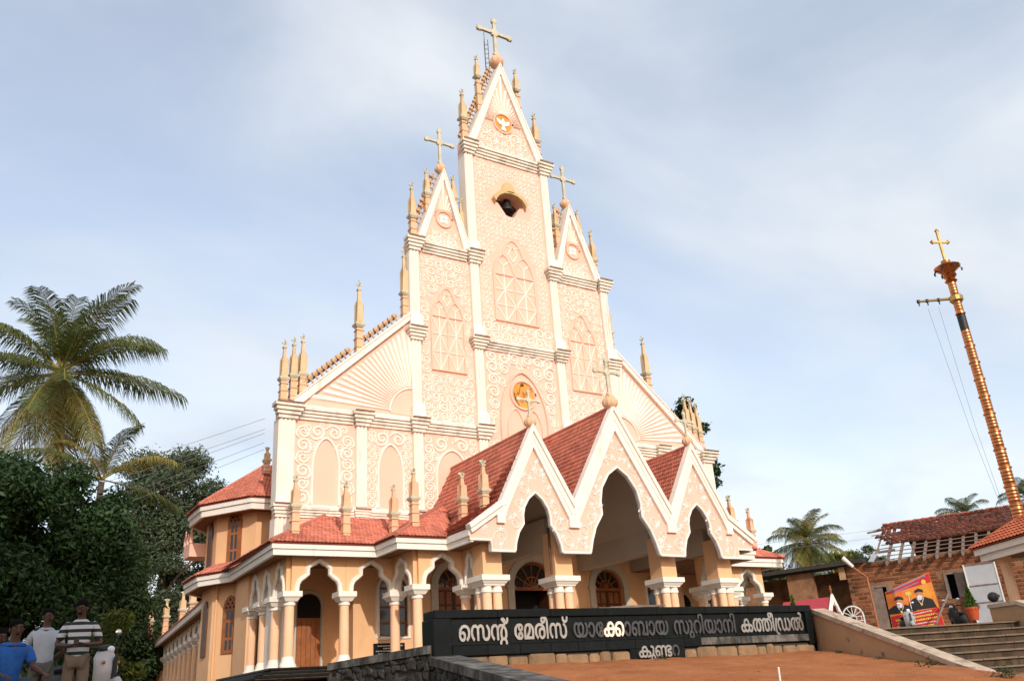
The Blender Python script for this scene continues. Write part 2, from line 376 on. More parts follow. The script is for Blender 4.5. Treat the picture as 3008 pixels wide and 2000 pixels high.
        return s.add(vs, fs)
    def lathe(s, prof, cx=0, cy=0, cz=0, n=12, a0=0, a1=2 * PI, sy=1.0):
        full = abs(a1 - a0 - 2 * PI) < 1e-6
        m = n if full else n + 1
        vs = [(cx + q[0] * math.cos(a0 + (a1 - a0) * k / n), cy + sy * q[0] * math.sin(a0 + (a1 - a0) * k / n), cz + q[1]) for q in prof for k in range(m)]
        fs = []
        for i in range(len(prof) - 1):
            for k in range(n):
                a, b = i * m + k, i * m + (k + 1) % m
                fs.append((a, b, b + m, a + m))
        if full:
            if prof[0][0] > 1e-4: fs.append(tuple(range(n - 1, -1, -1)))
            if prof[-1][0] > 1e-4: fs.append(tuple(range((len(prof) - 1) * m, len(prof) * m)))
        return s.add(vs, fs)
    def sphere(s, cx, cy, cz, rx, ry=None, rz=None, n=10, m=7):
        ry = rx if ry is None else ry; rz = rx if rz is None else rz
        vs = [(cx, cy, cz - rz)]; fs = []
        for i in range(1, m):
            t = -PI / 2 + PI * i / m
            for k in range(n):
                vs.append((cx + rx * math.cos(t) * math.cos(2 * PI * k / n), cy + ry * math.cos(t) * math.sin(2 * PI * k / n), cz + rz * math.sin(t)))
        vs.append((cx, cy, cz + rz))
        for k in range(n):
            fs.append((0, 1 + (k + 1) % n, 1 + k))
            for i in range(m - 2):
                a, b = 1 + i * n + k, 1 + i * n + (k + 1) % n
                fs.append((a, b, b + n, a + n))
            fs.append((1 + (m - 2) * n + k, 1 + (m - 2) * n + (k + 1) % n, len(vs) - 1))
        return s.add(vs, fs)
    def wallrun(s, path, th, z0, z1, closed=False):
        # mitred wall along a plan polyline; th>0 grows to the right-hand side of travel
        P = [Vector(p) for p in path]
        n = len(P); Q = []
        for i in range(n):
            d1 = (P[i] - P[i - 1]).normalized() if i > 0 else None
            d2 = (P[i + 1] - P[i]).normalized() if i < n - 1 else None
            d1 = d1 or d2; d2 = d2 or d1
            n1 = Vector((d1.y, -d1.x)); n2_ = Vector((d2.y, -d2.x))
            bis = (n1 + n2_)
            bis = bis.normalized() if bis.length > 1e-6 else n1
            Q.append(P[i] + bis * (th / max(bis.dot(n1), .25)))
        vs = []
        for i in range(n):
            vs += [(P[i].x, P[i].y, z0), (Q[i].x, Q[i].y, z0), (Q[i].x, Q[i].y, z1), (P[i].x, P[i].y, z1)]
        fs = []
        for i in range(n - 1):
            for k in range(4):
                fs.append((4 * i + k, 4 * i + (k + 1) % 4, 4 * i + 4 + (k + 1) % 4, 4 * i + 4 + k))
        fs += [(3, 2, 1, 0), (4 * n - 4, 4 * n - 3, 4 * n - 2, 4 * n - 1)]
        return s.add(vs, fs)
    def mesh(s, name, mats, base=(0, 0, 0), scale=None, smooth=False):
        k = S if scale is None else scale
        me = bpy.data.meshes.new(name)
        b = base
        me.from_pydata([((p[0] - b[0]) * k, (p[1] - b[1]) * k, (p[2] - b[2]) * k) for p in s.v], [], s.f)
        for m_ in (mats if isinstance(mats, (list, tuple)) else [mats]):
            me.materials.append(m_)
        if max(s.mi, default=0) > 0:
            me.polygons.foreach_set('material_index', s.mi)
        if smooth:
            me.polygons.foreach_set('use_smooth', [True] * len(me.polygons))
            try:
                me.set_sharp_from_angle(angle=R(40))
            except Exception:
                pass
        me.update()
        return me
    def build(s, name, mats, parent=None, base=None, scale=None, smooth=False):
        if parent is not None:
            b = BASE.get(parent.name, (0, 0, 0))
        else:
            b = base or (0, 0, 0)
        me = s.mesh(name, mats, b, scale, smooth)
        o = bpy.data.objects.new(name, me)
        COL.objects.link(o)
        if parent is not None:
            o.parent = parent
            BASE[o.name] = b
        else:
            o.location = tuple(c * S for c in b)
            BASE[o.name] = b
        return o

def tag(o, label=None, cat=None, group=None, kind=None):
    if label: o['label'] = label
    if cat: o['category'] = cat
    if group: o['group'] = group
    if kind: o['kind'] = kind
    return o

def thing(name, label, cat, base=(0, 0, 0), group=None, rotz=0.0):
    o = bpy.data.objects.new(name, None)
    COL.objects.link(o)
    o.empty_display_size = 0.3
    o.location = tuple(c * S for c in base)
    o.rotation_euler = (0, 0, rotz)
    BASE[o.name] = tuple(base)
    return tag(o, label, cat, group)

def inst(me, name, parent, loc, rot=(0, 0, 0), scl=(1, 1, 1), pbase=None):
    o = bpy.data.objects.new(name, me)
    COL.objects.link(o)
    b = pbase if pbase is not None else BASE.get(parent.name, (0, 0, 0))
    o.parent = parent
    o.location = tuple((loc[i] - b[i]) * S for i in range(3))
    o.rotation_euler = rot
    o.scale = scl
    BASE[o.name] = (0, 0, 0)
    return o

def copy_tree(o, parent=None, loc=None, rotz=None):
    c = o.copy(); COL.objects.link(c)
    if parent is not None: c.parent = parent
    if loc is not None: c.location = tuple(v * S for v in loc)
    if rotz is not None: c.rotation_euler = (0, 0, rotz)
    for ch in list(o.children):
        copy_tree(ch, c)
    return c

def frame(p, ang):
    """local x along the wall, local -y out of the wall"""
    return Matrix.Translation(Vector(p)) @ Matrix.Rotation(ang, 4, 'Z')

def big_mesh(name, verts, faces4, mats, parent=None, base=(0, 0, 0), mi=None):
    """fast mesh from numpy arrays (verts Nx3 in drawing units, quads Mx4)"""
    me = bpy.data.meshes.new(name)
    b = BASE.get(parent.name, (0, 0, 0)) if parent is not None else base
    v = (verts - np.array(b)) * S
    nf = len(faces4); k = faces4.shape[1]
    me.vertices.add(len(v)); me.vertices.foreach_set('co', v.astype(np.float32).ravel())
    me.loops.add(nf * k); me.loops.foreach_set('vertex_index', faces4.astype(np.int32).ravel())
    me.polygons.add(nf); me.polygons.foreach_set('loop_start', np.arange(0, nf * k, k, dtype=np.int32))
    for m_ in (mats if isinstance(mats, (list, tuple)) else [mats]): me.materials.append(m_)
    if mi is not None: me.polygons.foreach_set('material_index', mi.astype(np.int32))
    me.update(calc_edges=True)
    me.validate()
    o = bpy.data.objects.new(name, me); COL.objects.link(o)
    if parent is not None: o.parent = parent
    else: o.location = tuple(c * S for c in b)
    BASE[o.name] = b
    return o

def mir(pts):
    """mirror a half outline (x<=0, left to centre) to the right"""
    return list(pts) + [(-x, z) for x, z in reversed(pts) if abs(x) > 1e-6]

def spiral(r, turns=1.5, n=20, tail=1.0):
    """C-scroll: a spiral whose outer end runs off into a tail; in (x, z)"""
    P = []
    for i in range(n + 1):
        t = i / n
        a = PI / 2 + 2 * PI * turns * (1 - t)
        q = r * (0.16 + 0.84 * t ** 0.9)
        P.append((q * math.cos(a), q * math.sin(a)))
    # tail: continues tangentially to +x then hooks down
    x0, z0 = P[-1]
    if tail:
        for k in range(1, 5):
            t = k / 4
            P.append((x0 + r * 1.25 * t * tail * 1.0, z0 + r * (0.15 * math.sin(PI * t)) - r * 0.55 * t * t))
    return P
# ------------------------------------------------------------------ the ground
def road_z(x, y):
    K = ((-34, -3.2), (-27.6, -3.04), (-15.8, -1.71), (-3, -1.02), (1, -.87))
    if y <= K[0][0]: return K[0][1]
    for (a, za), (b, zb) in zip(K, K[1:]):
        if y <= b: return za + (zb - za) * (y - a) / (b - a)
    return -.87

xs = sorted(set(list(np.arange(-60, 40, 2.0)) + [-1500, -700, -350, -180, -100, 60, 100, 180, 350, 700, 1500]))
ys = sorted(set(list(np.arange(-44, 6, 1.0)) + [-1500, -600, -250, -120, -80, -60, 10, 20, 40, 70, 120, 250, 600, 1500]))
gv = []; gf = []
for j, y in enumerate(ys):
    for i, x in enumerate(xs):
        gv.append((x, y, road_z(x, y)))
for j in range(len(ys) - 1):
    for i in range(len(xs) - 1):
        a = j * len(xs) + i
        gf.append((a, a + 1, a + 1 + len(xs), a + len(xs)))
g = MB(); g.add(gv, gf)
tag(g.build('ground', M['ground'], smooth=True), kind='structure')
g = MB(); g.prism([(-11.3, -13.75), (-2.4, -14.05), (2.6, -15.4), (2.9, -14.4), (26, -14.4), (26, 10), (-9.0, 10), (-9.0, -5.6), (-11.6, -10.4)], -0.875, -0.845, plane='xy')
tag(g.build('plaza', M['plaza']), kind='structure')

# ------------------------------------------------------------------ the church
CH = thing('church', 'tall peach and white gothic church with stepped facade, crosses and red tiled porch', 'church', (0, 0, -0.55))
def part(mb, name, mats, smooth=False, parent=None):
    return mb.build(name, mats, parent or CH, smooth=smooth)

FL = -0.55                      # porch floor
# facade slab, piece by piece (front face on y = 0)
def ogive(cx, hw, z0, zs, za, n=7):
    """pointed arch outline, clockwise from lower left"""
    P = [(cx - hw, z0)]
    for i in range(n + 1):
        t = i / n
        P.append((cx - hw * (1 - t ** 1.7), zs + (za - zs) * (1 - (1 - t) ** 1.55)))
    return P + [(2 * cx - x, z) for x, z in reversed(P[:-1])]
def round_arch(cx, hw, z0, zs, n=12):
    return [(cx - hw, z0)] + [(cx - hw * math.cos(PI * i / n), zs + hw * math.sin(PI * i / n)) for i in range(n + 1)] + [(cx + hw, z0)]

bot = FL - 0.3
lower = [(-9.9, 7.6), (-9.9, 2.75), (-7.22, 2.75), (-7.22, bot)]
for cx, hw, zs in ((-3.42, .70, 2.02), (-.08, .93, 2.02), (3.38, .70, 2.02)):
    lower += [(x, z) for x, z in round_arch(cx, hw, bot, zs)]
lower += [(7.22, bot), (7.22, 2.75), (9.9, 2.75), (9.9, 7.6)]
winh = [(-6.36, .36), (-6.36, 2.1), (-5.8, 2.45), (-5.24, 2.1), (-5.24, .36)]
m = MB(); m.prism(lower, 0, .42, holes=[winh, [(-x, z) for x, z in winh]])
# lower wall: two tones, the gabled bays above the eaves are peach
lw = part(m, 'lower_wall', M['peach_dark'])
m = MB(); m.prism([(-9.89, 4.1), (9.89, 4.1), (9.89, 7.58), (-9.89, 7.58)], -.012, 0.0)
part(m, 'bay_wall', M['peach'])
for sx in (-1, 1):
    m = MB(); m.prism([(sx * 9.9, 7.6), (sx * 9.9, 8.1), (sx * 9.45, 8.16), (sx * 4.95, 12.25), (sx * 4.95, 7.6)], 0, .42)
    part(m, 'fan_wall', M['peach'])
    m = MB(); m.prism([(sx * 4.95, 7.6), (sx * 4.95, 15.6), (sx * 4.6, 15.7), (sx * 3.27, 19.25), (sx * 2.2, 15.7), (sx * 2.2, 7.6)], 0, .42)
    part(m, 'side_tower_wall', M['peach'])
bellhole = [(-.77, 18.47), (-.57, 18.44), (-.14, 17.86), (.24, 17.86), (.55, 18.41), (.77, 18.47), (.70, 18.68), (.45, 18.85), (0, 18.93), (-.45, 18.84), (-.70, 18.66)]
m = MB(); m.prism([(-2.2, 7.6), (-2.2, 21.25), (-1.98, 21.3), (0, 26.15), (1.98, 21.3), (2.2, 21.25), (2.2, 7.6)], -.01, .47, holes=[bellhole])
part(m, 'central_tower_wall', M['peach'])
# bell chamber behind the opening, the plastered hood over it and the bell
m = MB()
m.box(-.98, .98, .47, 2.1, 19.05, 19.2); m.box(-.98, -.86, .47, 2.1, 17.6, 19.05); m.box(.86, .98, .47, 2.1, 17.6, 19.05)
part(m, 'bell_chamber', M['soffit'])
m = MB()
m.lathe([(.40, 18.98), (.37, 19.12), (.31, 19.32), (.23, 19.50), (.11, 19.60), (0, 19.62)], 0.0, -.012, 0, n=16, a0=PI, a1=2 * PI, sy=.75)
lip = [(-.84, 18.46), (-.78, 18.62), (-.62, 18.80), (-.36, 18.95), (0, 19.01), (.36, 18.96), (.62, 18.82), (.78, 18.63), (.84, 18.46)]
m.prism([(x * 1.06, z + .07) for x, z in lip] + [(x * .93, z - .09) for x, z in reversed(lip)], -.26, -.012)
part(m, 'bell_hood', M['hood'], True)
m = MB(); m.lathe([(.24, 18.42), (.29, 18.38), (.30, 18.42), (.25, 18.52), (.21, 18.68), (.19, 18.84), (.12, 18.94), (.02, 18.97)], .13, .36, 0, n=16)
m.box(.12, .14, .34, .38, 18.9, 19.05)
part(m, 'bell', M['dark'], True)

# ---- mouldings
def stepped(mb, x0, x1, zb, zt, y0, proj, n=4, ext=(1, 1)):
    h = (zt - zb) / n
    for i in range(n):
        d = proj * (i + 1) / n
        mb.box(x0 - ext[0] * d * .8, x1 + ext[1] * d * .8, y0 - d, -.0 if y0 > -.05 else .0, zb + i * h, zb + (i + 1) * h - .002)
        mb.box(x0 - ext[0] * (d - .03) * .8, x1 + ext[1] * (d - .03) * .8, y0 - d + .03, .0, zb + (i + 1) * h - .002, zb + (i + 1) * h)
def cornice(x0, x1, zb, zt, proj=.26, slope=.0, parent=None):
    x0 -= .17; x1 += .17
    m = MB(); stepped(m, x0, x1, zb, zt, -.02, proj, 4, (0, 0))
    if slope:
        m.add([(x0, -.02 - proj + .02, zt), (x1, -.02 - proj + .02, zt), (x1, -.02, zt + slope), (x0, -.02, zt + slope)], [(0, 1, 2, 3)])
        m.add([(x0, -.02 - proj + .02, zt), (x0, -.02, zt + slope), (x0, -.02, zt)], [(0, 1, 2)])
    return part(m, 'cornice', M['cornice'])
def block(x0, x1, zb, zt, proj=.30, y0=-.15, ped=0):
    m = MB(); stepped(m, x0, x1, zb - .006, zt + .006, y0, proj, 4)
    m.fr((x0 + x1) / 2, y0 - proj / 2 + .05, zt + .006, zt + .05, (x1 - x0) + proj * 1.3, (x1 - x0), proj + .3, .22)
    o = part(m, 'capital_block', M['cornice'])
    if ped:
        m = MB(); m.box(x0 - .06, x1 + .06, y0 - .09, -.011, zt + .04, zt + ped)
        m.fr((x0 + x1) / 2, y0 / 2 - .05, zt + ped, zt + ped + .12, x1 - x0 + .1, x1 - x0 - .05, -y0 + .08, .12)
        part(m, 'pedestal', M['trim'])
    return o
def pilaster(x0, x1, z0, z1, side=0, ribs=3):
    m = MB(); m.box(x0, x1, -.11, -.011, z0, z1)
    if side:
        xa, xb = (x0 - .015, x0 + .08) if side < 0 else (x1 - .08, x1 + .015)
        m.box(xa, xb, -.09, .44, z0, z1)
    w = x1 - x0
    for k in range(ribs):
        c_ = x0 + w * (k + .5) / ribs
        rr_ = w / ribs * .42
        m.tube([(c_, -.105, z0), (c_, -.105, z1)], rr_, 8, cap=False)
    return part(m, 'pilaster', M['trim'], True)

for sx in (-1, 1):
    X = (lambda a, b: (a, b)) if sx < 0 else (lambda a, b: (-b, -a))
    # base cornice and ground pilasters
    for a, b in ((-9.12, -7.32), (-6.68, -5.15), (-4.4, -2.3)):
        x0, x1 = X(a, b); cornice(x0, x1, 4.17, 4.5, .16, .12)
    x0, x1 = X(-9.93, -9.37); pilaster(x0, x1, bot, 4.14, sx, 4); pilaster(x0, x1, 4.62, 7.5, sx, 4)
    block(x0, x1, 4.14, 4.55, .2, -.15)
    block(x0, x1, 7.48, 7.97, .30, -.15)
    for a, b in ((-7.17, -6.77), (-4.96, -4.56), (-2.2, -1.8)):
        x0, x1 = X(a, b); pilaster(x0, x1, 4.62, 7.5); block(x0, x1, 4.17, 4.52, .14, -.13); block(x0, x1, 7.48, 7.97, .26, -.15, ped=0 if a < -7 else .48)
    for a, b in ((-9.2, -7.45), (-6.5, -5.22), (-4.32, -2.44)):
        x0, x1 = X(a, b); cornice(x0, x1, 7.52, 7.92, .25, .16)
    # tower pilasters
    x0, x1 = X(-4.96, -4.56)
    pilaster(x0, x1, 8.46, 11.2, 0); block(x0, x1, 11.16, 11.62, .26, -.15, ped=.5); pilaster(x0, x1, 12.15, 15.1, sx)
    block(x0, x1, 15.06, 15.56, .26, -.15)
    x0, x1 = X(-2.19, -1.79)
    pilaster(x0, x1, 8.46, 11.27); block(x0, x1, 11.22, 11.66, .26, -.15, ped=.46); pilaster(x0, x1, 12.13, 15.1); block(x0, x1, 15.06, 15.56, .26, -.15, ped=.46)
    pilaster(x0, x1, 16.03, 20.62, sx); block(x0, x1, 20.52, 21.06, .28, -.15)
    x0, x1 = X(-4.2, -2.5); cornice(x0, x1, 15.1, 15.52, .25, .05)
cornice(-1.5, 1.5, 11.27, 11.64, .24, .14)
cornice(-1.5, 1.5, 20.56, 21.02, .26, .05)

# ---- gable frames and raking copings
for sx in (-1, 1):
    m = MB(); m.prism([(sx * 9.5, 8.02), (sx * 9.45, 8.18), (sx * 4.97, 12.26), (sx * 4.97, 11.97), (sx * 9.2, 8.06)], -.16, .46)
    m.prism([(sx * 9.5, 8.15), (sx * 9.45, 8.24), (sx * 4.975, 12.31), (sx * 4.975, 12.20)], -.20, .50)
    part(m, 'raking_coping', M['trim'])
    m = MB(); m.prism([(sx * 4.6, 15.58), (sx * 3.27, 19.3), (sx * 2.2, 15.72), (sx * 2.46, 15.60), (sx * 3.27, 18.8), (sx * 4.32, 15.6)], -.15, .44)
    m.prism([(sx * 4.62, 15.66), (sx * 3.27, 19.36), (sx * 2.2, 15.86), (sx * 2.2, 15.72), (sx * 3.27, 19.22), (sx * 4.54, 15.62)], -.19, .48)
    part(m, 'gable_frame', M['trim'])
m = MB(); m.prism([(-2.0, 21.1), (0, 26.2), (2.0, 21.1), (1.66, 21.1), (0, 25.62), (-1.66, 21.1)], -.16, .49)
m.prism([(-2.04, 21.15), (0, 26.27), (2.04, 21.15), (1.96, 21.12), (0, 26.1), (-1.96, 21.12)], -.20, .53)
part(m, 'gable_frame', M['trim'])

# ---- sunburst rays, each a raised tapering rib
def ray_rib(cx, cz, a, ra, rb, wa, wb, y0, h):
    ca, sa = math.cos(a), math.sin(a)
    m = MB()
    vs = []
    for (r_, w_) in ((ra, wa), (rb * .965, wb), (rb, wb * .55)):
        px, pz = cx + ca * r_, cz + sa * r_
        for (o_, hh) in ((-.5, 0), (-.32, .75), (0, 1), (.32, .75), (.5, 0)):
            k_ = .55 if r_ == rb else 1
            vs.append((px - sa * w_ * o_, y0 - h * hh * k_, pz + ca * w_ * o_))
    fs = [(5 * i + k, 5 * i + k + 1, 5 * i + k + 6, 5 * i + k + 5) for i in range(2) for k in range(4)] + [(0, 1, 2, 3, 4), (14, 13, 12, 11, 10)]
    m.add(vs, fs)
    return m
def hit(cx, cz, a, P, Q):
    # distance along the ray from (cx,cz) at angle a to the line PQ
    dx_, dz_ = math.cos(a), math.sin(a); ex, ez = Q[0] - P[0], Q[1] - P[1]
    den = dx_ * ez - dz_ * ex
    return ((P[0] - cx) * ez - (P[1] - cz) * ex) / den
for sx in (-1, 1):
    for i in range(20):
        a = R(3 + i * 4.42)
        rb = hit(4.86, 8.2, a, (9.16, 8.06), (4.97, 11.87)) - .10
        if i == 0: rb = 4.15
        m = ray_rib(4.86, 8.2, a, 1.06, rb, .056, .053 * rb, 0, .085)
        m.v = [(p[0] if sx > 0 else -p[0], p[1], p[2]) for p in m.v]
        part(m, 'sunburst_ray', M['scroll'], True)
    arc = [(sx * (4.93 - (4.93 - 4.86) + 1.0 * math.cos(R(t))), 8.2 + 1.0 * math.sin(R(t))) for t in range(0, 91, 9)]
    m = MB(); m.prism([(sx * 4.9, 8.1)] + [(sx * (4.86 + .96 * math.cos(R(t))), 8.14 + .96 * math.sin(R(t))) for t in range(0, 91, 9)], -.02, 0)
    part(m, 'fan_boss', M['niche'])
    m = MB(); m.ribbon(arc, .09, 0, .07)
    part(m, 'fan_arch', M['trim'])
def gable_rays(cx, cz, r0_, tip, foot, n, a0, a1):
    for i in range(n):
        a = R(a0 + (a1 - a0) * i / (n - 1))
        Pq = (cx + foot[0], foot[1]) if math.cos(a) > 0 else (cx - foot[0], foot[1])
        rb = hit(cx, cz, a, Pq, tip) - .06
        w = 2 * rb * math.tan(R((a1 - a0) / (n - 1)) / 2)
        if abs(a - PI / 2) < .2: w *= .9
        part(ray_rib(cx, cz, a, r0_, rb, w * r0_ / rb * .55, min(w * .56, .30), -.01 if cx == 0 else 0, .085), 'sunburst_ray', M['scroll'], True)
gable_rays(0, 22.8, .56, (0, 25.62), (1.66, 21.1), 23, 2, 178)
for sx in (-1, 1):
    gable_rays(sx * 3.3, 16.9, .42, (sx * 3.27, 18.8), (.93, 15.6), 17, 10, 170)

# ---- roundels
def roundel(cx, cz, rx, rz, name, face, y0=-.012):
    m = MB()
    ring = [(cx + rx * math.cos(2 * PI * i / 28), cz + rz * math.sin(2 * PI * i / 28)) for i in range(28)]
    m.ribbon(ring + [ring[0], ring[1]], .11 * rz / .5, y0, .075)
    o = part(m, name, M['peach'])
    m = MB(); m.prism([(cx + rx * .93 * math.cos(2 * PI * i / 28), cz + rz * .93 * math.sin(2 * PI * i / 28)) for i in range(28)], y0 - .012, y0 - .001)
    m.build('roundel_face', face, o)
    return o
rd = roundel(0, 22.8, .5, .52, 'dove_roundel', M['gold'])
dove = [(0, 22.42), (-.13, 22.44), (-.07, 22.66), (-.12, 22.72), (-.2, 22.72), (-.33, 22.86), (-.36, 23.06), (-.22, 22.98), (-.1, 22.9), (-.06, 22.98), (-.03, 23.08), (.04, 23.08), (.06, 22.98), (.1, 22.9), (.22, 22.96), (.35, 23.02), (.33, 22.82), (.2, 22.7), (.12, 22.7), (.07, 22.66), (.15, 22.44)]
m = MB(); m.prism(dove, -.07, -.02)
m.build('dove_relief', M['white'], rd)
for sx in (-1, 1):
    rd = roundel(sx * 3.3, 16.87, .36, .37, 'cross_roundel', M['niche'], 0)
    m = MB()
    for k in range(4):
        a = PI / 2 * k + PI / 4
        m.lathe([(.0, 0), (.11, 0), (.08, .02), (0, .03)], 0, 0, 0, 8)
        m.v[-8 * 4:] = [(sx * 3.3 + p[0] + .14 * math.cos(a), -.02 - p[2], 16.87 + p[1] + .14 * math.sin(a)) for p in m.v[-32:]]
        m.box(sx * 3.3 + .1 * math.cos(a - PI / 4) - .035, sx * 3.3 + .1 * math.cos(a - PI / 4) + .035, -.045, -.014, 16.835 + .1 * math.sin(a - PI / 4), 16.905 + .1 * math.sin(a - PI / 4))
    m.build('cross_relief', M['white'], rd)

# ---- blind tracery windows
def tracery(cx, hw, zb, zrail, zsp, zt, n_rows, y0):
    m = MB()
    outer = [(cx - hw, zb)] + [(cx - hw, zrail)]
    face = [(cx - hw, zb), (cx - hw, zrail)]
    def half(t):       # the lancet head over one light
        return t
    # lights: two lancets with a taller one between them
    lan = lambda c_, w_, z0_, za_: [(c_ + w_ * (2 * i / 12 - 1), z0_ + (za_ - z0_) * (1 - abs(2 * i / 12 - 1) ** 1.9) ** .8) for i in range(13)]
    L1 = lan(cx - hw / 2, hw / 2, zrail, zsp); L2 = lan(cx + hw / 2, hw / 2, zrail, zsp)
    mid = lan(cx, hw * .52, zsp - .0, zt)
    face = [(cx - hw, zb)] + L1[:7] + [q for q in mid if q[1] > zsp - .01] + L2[6:] + [(cx + hw, zb)]
    m.prism(face, y0 - .012, y0)
    pan = part(m, 'blind_window', M['niche'])
    fr_ = MB()
    w = .085 * hw / 1.0 + .02
    fr_.ribbon([(cx - hw, zb), (cx - hw, zrail)] + L1[:7], w * 1.15, y0, .06)
    fr_.ribbon([(cx + hw, zb), (cx + hw, zrail)] + L2[12:5:-1], w * 1.15, y0, .06)
    fr_.ribbon(mid, w * 1.15, y0, .06)
    fr_.ribbon(L1[6:], w, y0, .05); fr_.ribbon(L2[:7], w, y0, .05)
    fr_.ribbon([(cx - hw - .05, zb), (cx + hw + .05, zb)], w * 1.3, y0, .08)
    fr_.ribbon([(cx - hw, zrail), (cx + hw, zrail)], w * 1.2, y0 - .004, .06)
    fr_.ribbon([(cx, zb), (cx, zrail + .0)], w, y0 - .002, .05)
    fr_.build('window_frame', M['peach'], pan)
    gl = MB()
    g_ = w * .55
    for s_ in (-1, 1):
        c_ = cx + s_ * hw / 2; q = hw / 2
        gl.ribbon([(c_, zb), (c_, zrail)], g_, y0 - .013, .03)
        gl.ribbon([(c_, zrail + (zsp - zrail) * .45), (c_, zrail)], g_, y0 - .013, .03)
        h_ = (zrail - zb) / n_rows
        for k in range(1, n_rows):
            gl.ribbon([(c_ - q, zb + k * h_), (c_ + q, zb + k * h_)], g_, y0 - .014, .03)
        zm = zb + h_ * (n_rows - 1 if n_rows > 2 else 1)
        for k in range(n_rows):
            up = (n_rows - 1 - k) % 2 == 0     # rays meet at the middle of the second rail
            z0_, z1_ = zb + k * h_, zb + (k + 1) * h_
            pz, qz = (z0_, z1_) if up else (z1_, z0_)
            gl.ribbon([(c_, pz), (c_ - q, qz)], g_, y0 - .015, .03); gl.ribbon([(c_, pz), (c_ + q, qz)], g_, y0 - .016, .03)
        zl = zrail + (zsp - zrail) * .45
        gl.ribbon([(c_, zl), (c_ - q * .62, zrail + (zsp - zrail) * .75)], g_, y0 - .013, .03)
        gl.ribbon([(c_, zl), (c_ + q * .62, zrail + (zsp - zrail) * .75)], g_, y0 - .014, .03)
        gl.ribbon([(cx, zsp - (zsp - zrail) * .25), (cx + s_ * hw * .22, zsp + (zt - zsp) * .15), (cx + s_ * hw * .12, zsp + (zt - zsp) * .45), (cx, zsp + (zt - zsp) * .52), (cx, zsp + (zt - zsp) * .56)], g_, y0 - .013, .03)
        gl.ribbon([(cx, zsp + (zt - zsp) * .5), (cx + s_ * hw * .3, zsp + (zt - zsp) * .62)], g_, y0 - .013, .03)
    gl.build('glazing_bars', M['scroll'], pan)
tracery(0, 1.02, 12.72, 14.88, 15.82, 16.62, 3, -.01)
for sx in (-1, 1):
    tracery(sx * 3.32, .72, 10.1, 12.38, 13.04, 13.66, 3, 0)
# lower niches
def niche(cx, hw, zb, zs, za):
    m = MB(); o = ogive(cx, hw, zb, zs, za)
    m.prism(o, -.018, -.012)
    pn = part(m, 'blind_niche', M['niche'])
    m = MB(); m.ribbon(ogive(cx, hw + .055, zb, zs, za + .09), .10, -.012, .07)
    m.build('niche_moulding', M['trim'], pn)
for sx in (-1, 1):
    niche(sx * 8.25, .42, 4.62, 5.95, 6.85); niche(sx * 5.85, .43, 4.62, 5.95, 6.85); niche(sx * 3.36, .62, 4.62, 6.0, 6.85)
# the tall central arch with an oval roundel and two lancets
m = MB(); o = ogive(0, 1.06, 5.0, 8.4, 10.42, 9); m.prism(o, -.03, -.014)
ca = part(m, 'central_arch', M['peach'])
m = MB(); m.ribbon(ogive(0, 1.1, 5.0, 8.4, 10.5, 9), .12, -.012, .09); m.build('arch_moulding', M['peach'], ca)
for cx in (-.42, .42):
    m = MB(); m.prism(ogive(cx, .36, 5.0, 8.0, 8.82, 6), -.036, -.031); lo_ = m.build('lancet', M['niche'], ca)
    m = MB(); m.ribbon(ogive(cx, .39, 5.0, 8.0, 8.9, 6), .08, -.03, .05); m.build('lancet_moulding', M['peach'], ca)
rd = roundel(0, 9.52, .58, .6, 'mosaic_roundel', M['gold'], -.032)
m = MB()
m.sphere(-.02, -.06, 9.96, .09, .02, .07, 8, 5)
for _ in range(9):
    x_, z_ = rng.uniform(-.35, .35), rng.uniform(9.2, 9.8)
    m.ribbon([(x_, z_), (x_ + rng.uniform(-.2, .2), z_ + rng.uniform(-.16, .2)), (x_ + rng.uniform(-.2, .2), z_ + rng.uniform(-.1, .25))], .025, -.046, .01)
m.ribbon([(-.42, 9.62), (-.38, 9.3), (-.2, 9.05)], .05, -.046, .01)
m.build('mosaic_figure', M['darkwood'], rd)

# ---- cream scrollwork: every scroll is a piece of its own
SP = []          # (x, z, y0, radius, angle, mirrored)
def scroll_mesh(name, tail, turns, w, h, n=14):
    m = MB(); P = spiral(1.0, turns, n, tail)
    q = len(P)
    m.ribbon(P, [w * (1 if 2 < i < q - 2 else .6) for i in range(q)], 0, h)
    # a leaf bud at the outer end
    e = P[-1]
    m.add([(e[0], 0, e[1]), (e[0] + .34, 0, e[1] + .10), (e[0] + .52, 0, e[1] - .25), (e[0] + .12, 0, e[1] - .36), (e[0] + .22, -h * 1.2, e[1] - .12)], [(0, 1, 4), (1, 2, 4), (2, 3, 4), (3, 0, 4)])
    return m
SM = [scroll_mesh('scroll', 1.0, 1.45, .34, .30), scroll_mesh('scroll', .75, 1.7, .30, .30), scroll_mesh('scroll', .5, 1.25, .36, .30)]
def leaf_star(r=1.0, h=.2):
    m = MB(); P = []
    for k in range(10):
        a = 2 * PI * k / 10 + .3
        q = r * (1.0 if k % 2 == 0 else .42)
        P.append((q * math.cos(a), 0, q * math.sin(a)))
    m.add(P + [(0, -h, 0)], [(k, (k + 1) % 10, 10) for k in range(10)])
    return m
def inside(poly_, x, z):
    c_ = False; n = len(poly_)
    for i in range(n):
        (ax, az), (bx, bz) = poly_[i], poly_[(i + 1) % n]
        if (az > z) != (bz > z) and x < (bx - ax) * (z - az) / (bz - az) + ax: c_ = not c_
    return c_
